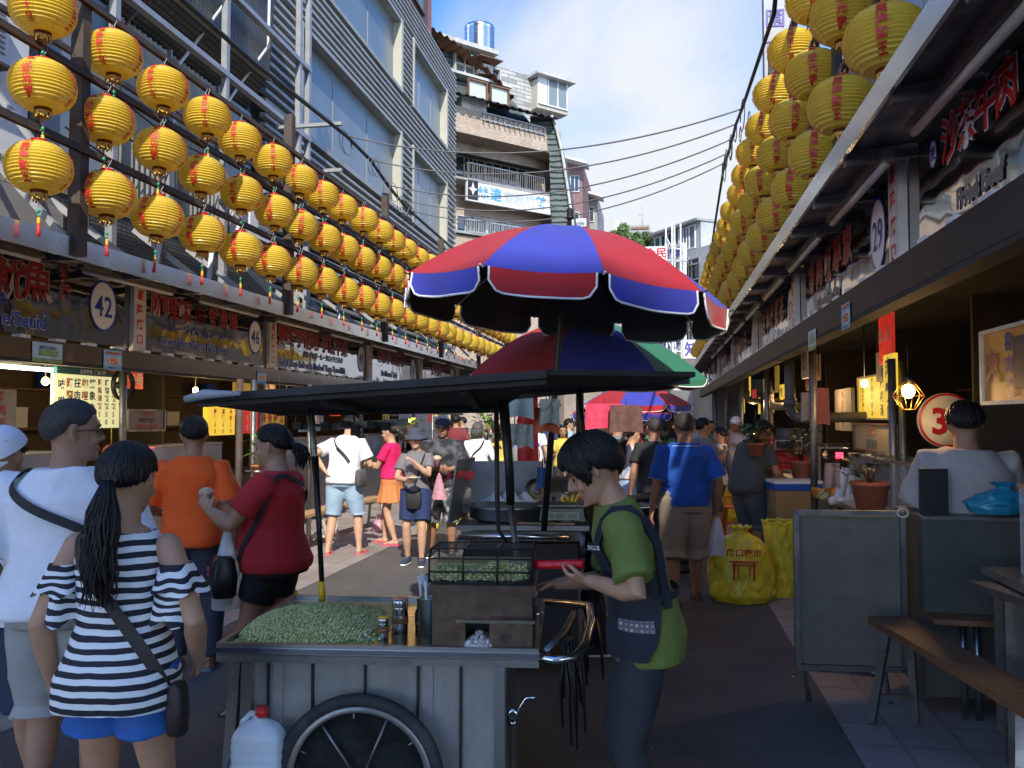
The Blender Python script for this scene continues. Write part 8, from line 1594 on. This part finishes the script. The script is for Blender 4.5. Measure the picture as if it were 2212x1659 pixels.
for px, py, d, lb in ((1715, 905, 9.5, 'nearest'), (1668, 880, 12.5, 'middle'), (1620, 868, 17, 'farthest')):
 p = at(px - 8, py, d); e = empty('drain_pipe', p, f'{lb} grey drain pipe elbow under the right awning', 'pipe', 'drain pipes under the right awning'); z0 = (at(px, 780 if d < 10 else py - 60, d) - p).z; pv = mat('grey_pvc', (.10, .10, .095), .5, var=.15)
 mb = MB(); mb.tube([(0, 0, z0), (0, 0, .16), (.01, 0, .09), (.05, -.0, .03), (.14, -.02, .01), (1.1, -.05, .03)], .058, pv, 14); mb.lathe([(0, 0), (.072, 0), (.072, .09), (0, .09)], pv, 14, c=(0, 0, .14)); mb.build('pipe', None, e)
hang(1774, 838, 9.3, .16, .42, mat('pink_cloth', (.42, .14, .15), .7), 'pink cloth hanging right of the steel posts', 'cloth', 'hanging_cloth'); hang(1742, 848, 9.0, .12, .32, mat('grey_bag2', (.22, .21, .2), .5), 'grey plastic sheet hanging between the posts', 'sheet', 'hanging_sheet')
hang(1797, 1000, 7.0, .12, .22, mat('pink_paper', (.45, .28, .22), .7), 'pinkish paper bags hanging in front of the red heater', 'bags', 'paper_bag'); hang(1708, 925, 9.8, .34, .22, mat('dark_sheet', (.12, .115, .11), .6), 'grey board above the price tag', 'board', 'hanging_board')
e = empty('price_tag', at(1703, 963, 9.6), 'small dark framed price board on the counter', 'sign', rz=YAW); mb = MB(); mb.bb((-.15, 0, -.04), (.15, .012, .06), mat('tag_dark', (.07, .06, .05), .6)); 
for a, b in (((-.15, -.04), (.15, -.04)), ((-.15, .06), (.15, .06)), ((-.15, -.04), (-.15, .06)), ((.15, -.04), (.15, .06))): mb.bar((a[0], -.005, a[1]), (b[0], -.005, b[1]), .012, .012, cream)
mb.build('panel', None, e)
def crate(p, w_, d_, h_, m, label, rz_=0): 
 e = empty('crate', p, label, 'crate', rz=rz_); mb = MB(); 
 for z in (0, .33, .66, .92): 
  for a, b in (((-1, -1), (1, -1)), ((1, -1), (1, 1)), ((1, 1), (-1, 1)), ((-1, 1), (-1, -1))): mb.bar((a[0] * w_ / 2, a[1] * d_ / 2, h_ * z + h_ * .05), (b[0] * w_ / 2, b[1] * d_ / 2, h_ * z + h_ * .05), .012, h_ * .16, m)
 for i in range(7):
  x = -w_ / 2 + w_ * i / 6
  for y in (-d_ / 2, d_ / 2): mb.bar((x, y, 0), (x, y, h_), .014, .014, m)
 mb.bb((-w_ / 2, -d_ / 2, 0), (w_ / 2, d_ / 2, .012), m); mb.build('basket', None, e); return e
crate(at(1701, 985, 10.0), .36, .3, .20, red_plastic, 'red plastic basket behind the cooler box'); crate(at(1700, 1012, 9.4), .40, .3, .13, red_plastic, 'flat red crate on top of the cooler box')
p = at(1712, 1137, 8.9); e = empty('cooler_box', (p.x, p.y, max(0, p.z)), 'large tan cooler box with blue trim beside the steel posts', 'cooler', rz=YAW); mb = MB(); mb.bb((-.24, -.2, 0), (.24, .2, .40), mat('tan_plastic', (.33, .21, .09), .5)); mb.build('box', None, e); mb = MB(); mb.bb((-.25, -.21, .402), (.25, .21, .47), blue_plastic); mb.bb((-.255, -.215, .47), (.255, .215, .50), white_plastic); mb.build('lid', None, e)
def stool(px, py, d, label):
 p = at(px, py, d); e = empty('plastic_stool', (p.x, p.y, 0), label, 'stool', 'orange plastic stools'); mb = MB(); mb.bb((-.14, -.14, .44), (.14, .14, .46), orange_plastic); mb.build('seat', None, e)
 for a in (-1, 1):
  for b in (-1, 1): mb = MB(); mb.bar((a * .12, b * .12, .44), (a * .17, b * .17, 0), .035, .02, orange_plastic); mb.build('leg', None, e)
 mb = MB(); mb.bar((-.14, -.14, .25), (.14, -.14, .25), .02, .02, orange_plastic); mb.build('stretcher', None, e)
stool(1588, 1060, 11.2, 'orange plastic stool left of the bent man'); stool(1648, 1070, 9.8, 'orange plastic stool right of the bent man'); stool(1545, 1070, 15, 'far orange plastic stool under the right awning')
e = empty('cup_stack', at(1815, 1090, 7.6), 'leaning stacks of pale foam cups on the right counter', 'cups', rz=YAW); mb = MB()
for (x, y, t, n_) in ((-.02, 0, .25, 12), (.06, .02, .2, 9), (-.1, .0, 1.45, 6), (-.04, -.06, 1.3, 6)):
 ax = Vector((math.sin(t), 0, math.cos(t)))
 for k in range(n_): c = Vector((x, y, .03)) + ax * .024 * k; mb.tube([c, c + ax * .05], [.033, .042], foam, 14)
mb.build('cups', None, e)
e = empty('vegetable_heap', at(1788, 1075, 7.8), 'pile of bagged corn and orange vegetables on the right counter', 'vegetables'); mb = MB(); r = np.random.default_rng(5)
for k in range(16): mb.ell((r.uniform(-.12, .1), r.uniform(-.1, .1), r.uniform(0, .1)), (.03, .03, .08), mat('corn', (.42, .45, .18), .5, var=.2) if k % 2 else mat('carrot', (.5, .2, .03), .5), 8, 6, rot=M3(r.uniform(0, 6), r.uniform(.3, 1.4), 0))
mb.build('vegetables', None, e)
e = empty('side_table', (2.0, 7.4, 0), 'low steel side table carrying cups and plants behind the screen', 'table'); mb = MB(); mb.bb((-.35, -1.0, .80), (.5, 1.5, .83), steel_dark); mb.bb((-.3, -.9, .3), (.45, 1.4, .33), steel_dark); mb.build('table_top', None, e)
for a, b in ((-.3, -.9), (.45, -.9), (-.3, 1.4), (.45, 1.4)): mb = MB(); mb.bar((a, b, 0), (a, b, .8), .04, .04, steel_dark); mb.build('leg', None, e)
e = empty('heater', at(1815, 985, 9.5), 'small red glowing heater behind the hanging bags', 'heater'); mb = MB(); mb.bb((-.12, 0, -.1), (.12, .1, .14), soot_shade); mb.build('case', None, e); mb = MB(); mb.bb((-.05, -.006, -.03), (.03, -.002, .04), lamp_red); mb.build('element', None, e)
for k, (px, py) in enumerate(((1657, 1140), (1686, 1140))):
 p = at(px, py, 9.0); e = empty('can_pack', (p.x, p.y, 0), ['left', 'right'][k] + ' shrink wrapped pack of red cans on the ground behind the yellow bags', 'drinks'); mb = MB()
 for a in range(3):
  for b in range(2):
   for z in range(2): mb.lathe([(0, .002 + z * .13), (.027, z * .13 + .004), (.027, z * .13 + .11), (.02, z * .13 + .12), (0, z * .13 + .12)], red_plastic if (a + b) % 2 else white_plastic, 12, c=(a * .058 - .06, b * .058, 0))
 mb.build('cans', None, e)
ybag = mat('yellow_bag', (.80, .62, .04), .3, var=.22, vs=5, bump=.8, bs=11, bdist=.03, dirt=.2, dcol=(.45, .40, .12), ds=6, alpha=.96)
def gate(mb, o, u, v, s, m):
 def b(a0, a1, b0, b1): mb.add([tuple(o + u * a * s + v * b_ * s) for a, b_ in ((a0, b0), (a1, b0), (a1, b1), (a0, b1))], [(0, 1, 2, 3)], m)
 b(-1.15, 1.15, .85, 1.0); b(-.95, .95, .62, .72); b(-.85, -.7, -.5, .86); b(.7, .85, -.5, .86); b(-.5, -.4, -.3, .62); b(.4, .5, -.3, .62)
def bagm_(p, rx, ry, h, label, knot=True, printed=True, face=(0, -1, 0), seed=1, tall=False):
 e = empty('rubbish_bag', p, label, 'rubbish bag', rz=0); mb = MB(); r = np.random.default_rng(seed); nu, nv = 56, 34
 def f(u, v, k=0):
  a = u * 2 * PI; z = v; prof_ = lerp_tab([(0, .84), (.1, 1.0), (.45, .97), (.68, .84), (.82, .58), (.90, .28), (.94, .15), (1, .34)] if knot else [(0, .8), (.1, .9), (.6, .95), (1, 1.1)], z)[0]
  wr = 1 + .045 * math.sin(a * 7 + z * 9 + seed) + .03 * math.sin(a * 13 - z * 17) + .16 * (.3 - abs(mnoise.noise(Vector((math.cos(a) * 2.3, math.sin(a) * 2.3, z * 3.4 + seed))))) + .07 * (.3 - abs(mnoise.noise(Vector((math.cos(a) * 6, math.sin(a) * 6, z * 10 + seed)))))
  return Vector((rx * prof_ * wr * math.cos(a), ry * prof_ * wr * math.sin(a), h * z + (.01 * math.sin(a * 9) if z > .9 else 0) + .02 * (1 - z) * abs(math.sin(a * 2)) * 0))
 mb.grid(lambda u, v: f(u, v), nu, nv, ybag); mb.add([tuple(f(k / 24, 0)) for k in range(24)], [tuple(range(24))], ybag); mb.build('bag', None, e)
 if printed:
  mb = MB(); o = Vector((.0, -ry * 1.10, h * .42)); gate(mb, o, X3, Z3, rx * .38, ink_red); mb.text('廟口夜市', (o + Z3 * rx * .62, X3, Z3), rx * .26, ink_red, .02); mb.build('print', None, e)
 if not knot: mb = MB(); mb.tube([f(k / 24, 1) for k in range(25)], .012, ybag, 6); mb.build('rim', None, e)
 return e
def gnd(px, d): p = at(px, 903, d); return (p.x, p.y, .006)
bagm_(gnd(1597, 7.6), .29, .25, .66, 'bulging knotted yellow rubbish bag printed with a red temple gate'); bagm_(gnd(1686, 7.75), .15, .14, .68, 'upright open yellow bag beside the bulging one', knot=False, printed=False, seed=4)
bagm_(gnd(590, 6.6), .22, .18, .42, 'yellow rubbish bag printed in red behind the woman in red', seed=6); bagm_(gnd(1000, 12.6), .17, .16, .95, 'tall sunlit yellow bag behind the man in camouflage', knot=False, printed=False, seed=8)
bagm_(gnd(1570, 13.4), .25, .22, .75, 'yellow rubbish bag far down the right pavement', seed=9); bagm_(gnd(925, 12.2), .15, .14, .4, 'small yellow bag printed in red behind the legs of the couple', seed=12)
def bench(a, b, wd, h, label, m=wood_pale, lm=galv, ln=4):
 a = Vector(a); b = Vector(b); c = (a + b) / 2; e = empty('bench', (c.x, c.y, 0), label, 'bench'); d = (b - a).normalized(); s_ = d.cross(Z3); l = (b - a).length / 2; mb = MB(); mb.bar(-d * l + Z3 * (h - .02), d * l + Z3 * (h - .02), wd, .04, m); mb.build('seat', None, e)
 for q in (-1, 1):
  for w_ in (-1, 1): mb = MB(); mb.bar(d * q * l * .8 + s_ * w_ * wd * .3 + Z3 * (h - .042), d * q * l * .9 + s_ * w_ * wd * .6, .035, .035, lm); mb.build('leg', None, e)
  mb = MB(); mb.bar(d * q * l * .86 - s_ * wd * .45 + Z3 * .14, d * q * l * .86 + s_ * wd * .45 + Z3 * .14, .03, .03, lm); mb.build('stretcher', None, e)
 return e
bench((-4.45, 8.6, 0), (-4.3, 10.2, 0), .26, .47, 'pale wooden bench beside the man in sky blue shorts', lm=mat('pale_leg', (.45, .43, .38), .6)); bench((-4.4, 10.5, 0), (-4.2, 12.2, 0), .26, .46, 'second pale wooden bench behind the woman in hot pink', lm=MATS['pale_leg'])
e = empty('metal_stool', (-4.3, 7.7, 0), 'black metal stool on the sunlit pavement', 'stool'); mb = MB(); mb.bb((-.15, -.15, .46), (.15, .15, .48), black_metal); mb.build('seat', None, e)
for a in (-1, 1):
 for b in (-1, 1): mb = MB(); mb.bar((a * .13, b * .13, .46), (a * .16, b * .16, 0), .022, .022, black_metal); mb.build('leg', None, e)
e = empty('plastic_bag', onX(818, 1140, -4.0), 'pink knotted plastic bag on the pavement by the pink flip-flops', 'bag'); mb = MB(); mb.ell((0, 0, 0), (.10, .09, .13), mat('pink_bag', (.62, .30, .36), .35, alpha=.8, var=.3, vs=20), 14, 10); mb.tube([(0, 0, .1), (.02, 0, .2)], [.03, .05], MATS['pink_bag'], 8); mb.build('bag', None, e)
tb = empty('folded_table', (at(1720, 1440, 4.85).x, at(1720, 1440, 4.85).y, 0), 'steel folding table standing on its side at the pavement edge', 'table', rz=R(4)); zb, zt2 = at(1720, 1440, 4.85).z, at(1720, 1108, 4.85).z
scr = mat('scuffed_steel', (.185, .16, .12), .55, .2, var=.25, vs=2, dirt=.35, dcol=(.12, .09, .06), ds=2.2); mb = MB(); mb.bb((.02, .01, zb + .02), (.60, .03, zt2 - .02), scr); mb.build('panel', None, tb); mb = MB()
for a, b in (((0, zb), (.62, zb)), ((0, zt2), (.62, zt2)), ((.01, zb), (.01, zt2)), ((.61, zb), (.61, zt2))): mb.bar((a[0], .0, a[1]), (b[0], .0, b[1]), .03, .03, steel_dark)
mb.build('frame', None, tb); mb = MB(); mb.tube([(.06, .05, zb + .05), (.06, .05, .2), (.07, .0, .0)], .016, chrome, 10); mb.build('leg', None, tb); mb = MB(); mb.tube([(.5, .05, zb + .05), (.5, .05, .2), (.53, .0, .0)], .016, chrome, 10); mb.build('leg', None, tb); mb = MB(); mb.tube([(.06, .05, .18), (.5, .05, .15)], .018, chrome, 10); mb.build('stretcher', None, tb)
dc = empty('steel_counter', (1.50, 5.02, 0), 'dark steel serving counter at the right edge', 'counter'); dks = mat('dark_scuffed', (.075, .075, .065), .5, .2, var=.25, vs=2, dirt=.3, dcol=(.04, .03, .02), ds=2); mb = MB(); mb.bb((-.04, .0, .1), (2.4, .5, 1.08), dks); mb.bb((-.05, -.015, 1.082), (2.42, .52, 1.10), steel_dark); mb.build('body', None, dc); mb = MB(); mb.bb((-.02, .1, 1.102), (.13, .13, 1.36), blackp); mb.build('napkin_board', None, dc)
bench(at(1925, 1352, 4.45) + Vector((0, .1, 0)), at(2290, 1560, 3.15) , .20, .545, 'dark red wooden bench running into the bottom right corner', m=wood, lm=steel_dark)
e = empty('wooden_stool', (at(2088, 1330, 4.55).x, at(2088, 1330, 4.55).y, 0), 'small dark wooden stool on two steel legs behind the bench', 'stool'); zs = at(2088, 1330, 4.55).z; mb = MB(); mb.bb((-.2, -.12, zs - .03), (.2, .12, zs), wood); mb.build('seat', None, e)
for x in (-.02, .05): mb = MB(); mb.cyl((x, 0, 0), (x, 0, zs - .03), .016, steel, 10); mb.build('leg', None, e)
tp = at(2085, 1253, 4.1); e = empty('steel_table', (tp.x, tp.y, 0), 'steel table corner jutting in from the right edge', 'table'); mb = MB(); z = tp.z; mb.add([(0, 0, z), (.9, .15, z), (.9, -1.2, z), (.28, -1.2, z), (0, 0, z - .035), (.9, .15, z - .035), (.9, -1.2, z - .035), (.28, -1.2, z - .035)], [(0, 1, 2, 3), (7, 6, 5, 4), (0, 4, 5, 1), (3, 7, 4, 0)], steel_dark); mb.build('table_top', None, e)
for a, b in ((.15, -.1), (.8, .0), (.4, -1.0)): mb = MB(); mb.bar((a, b, 0), (a, b, z - .04), .03, .03, steel_dark); mb.build('leg', None, e)
e = empty('plastic_bag', at(2150, 1085, 4.6), 'bright blue knotted plastic bag on the dark counter', 'bag'); bb2 = mat('cyan_bag', (.02, .22, .34), .35, var=.2, vs=8, bump=.6, bs=12); mb = MB(); mb.grid(lambda u, v: tuple(Vector((.15 * math.cos(u * 2 * PI), .10 * math.sin(u * 2 * PI), 0)) * (lerp_tab([(0, .8), (.3, 1), (.6, .7), (.78, .26), (.85, .2), (1, .5)], v)[0] * (1 + .16 * math.sin(u * 25 + v * 6) * (v > .3) + .3 * abs(mnoise.noise(Vector((math.cos(u * 6.28) * 2, math.sin(u * 6.28) * 2, v * 4)))))) + Vector((.05 * v, 0, -.06 + .17 * v))), 40, 20, bb2); mb.build('bag', None, e)
e = empty('cable_tie_loop', at(1950, 1108, 4.8), 'pale cord tied round the top corner of the folded table', 'cord'); mb = MB(); mb.tube([(.03 * math.cos(t), .0, .025 * math.sin(t)) for t in np.linspace(0, 2 * PI, 14)], .006, cream, 6); mb.build('cord', None, e)
mb = MB()
for k in range(60): x, y = RNG.uniform(XL, 2.4), RNG.uniform(2, 12); s = RNG.uniform(.003, .009); mb.add([(x - s, y, .009), (x, y - s * .6, .011), (x + s, y, .009), (x, y + s, .012)], [(0, 1, 2, 3)], ink_white)
tag(mb.build('litter'), 'tiny pale scraps scattered over the asphalt and paving', 'litter', kind='stuff')
e = empty('drinking_straw', (1.05, 5.75, .02), 'white straw lying across the edge of the asphalt', 'straw'); mb = MB(); mb.tube([(-.1, 0, 0), (.08, .01, 0)], .006, ink_white, 6); mb.build('straw', None, e)
sc = empty('scooter', gnd(1372, 9.0), 'black parked scooter half hidden behind the pea vendor', 'scooter', rz=R(75)); gb = mat('gloss_black', (.01, .01, .012), .12, coat=.6)
mb = MB(); mb.tube([(0, -.6, .62), (0, -.3, .70), (0, .0, .68), (0, .25, .45), (0, .5, .55), (0, .62, .9)], [(.10, .06), (.13, .10), (.12, .13), (.15, .08), (.16, .12), (.08, .06)], gb, 16, up=Z3); mb.build('body', None, sc); mb = MB(); mb.tube([(0, -.65, .80), (0, -.2, .80), (0, .05, .77)], [(.09, .04), (.13, .05), (.10, .04)], blackp, 14, up=Z3); mb.build('seat', None, sc)
mb = MB(); mb.tube([(-.32, .5, 1.02), (-.1, .62, 1.0), (.1, .62, 1.0), (.32, .5, 1.02)], .015, chrome, 8); mb.build('handlebar', None, sc); mb = MB(); mb.ell((0, .75, .82), (.09, .06, .07), chrome, 14, 10); mb.build('headlight', None, sc)
for y in (-.5, .65): mb = MB(); mb.lathe([(.18 + .05 * math.cos(t), .05 * math.sin(t)) for t in np.linspace(0, 2 * PI, 11)], rubber, 30, c=(0, y, .235), axis='X'); mb.cyl((-.03, y, .235), (.03, y, .235), .13, steel_dark, 20); mb.build('wheel', None, sc)
for q in (-1, 1): mb = MB(); mb.tube([(q * .2, .6, 1.0), (q * .3, .62, 1.15)], .006, blackp, 5); mb.ell((q * .32, .62, 1.18), (.05, .015, .035), blackp, 10, 8); mb.build('mirror', None, sc)
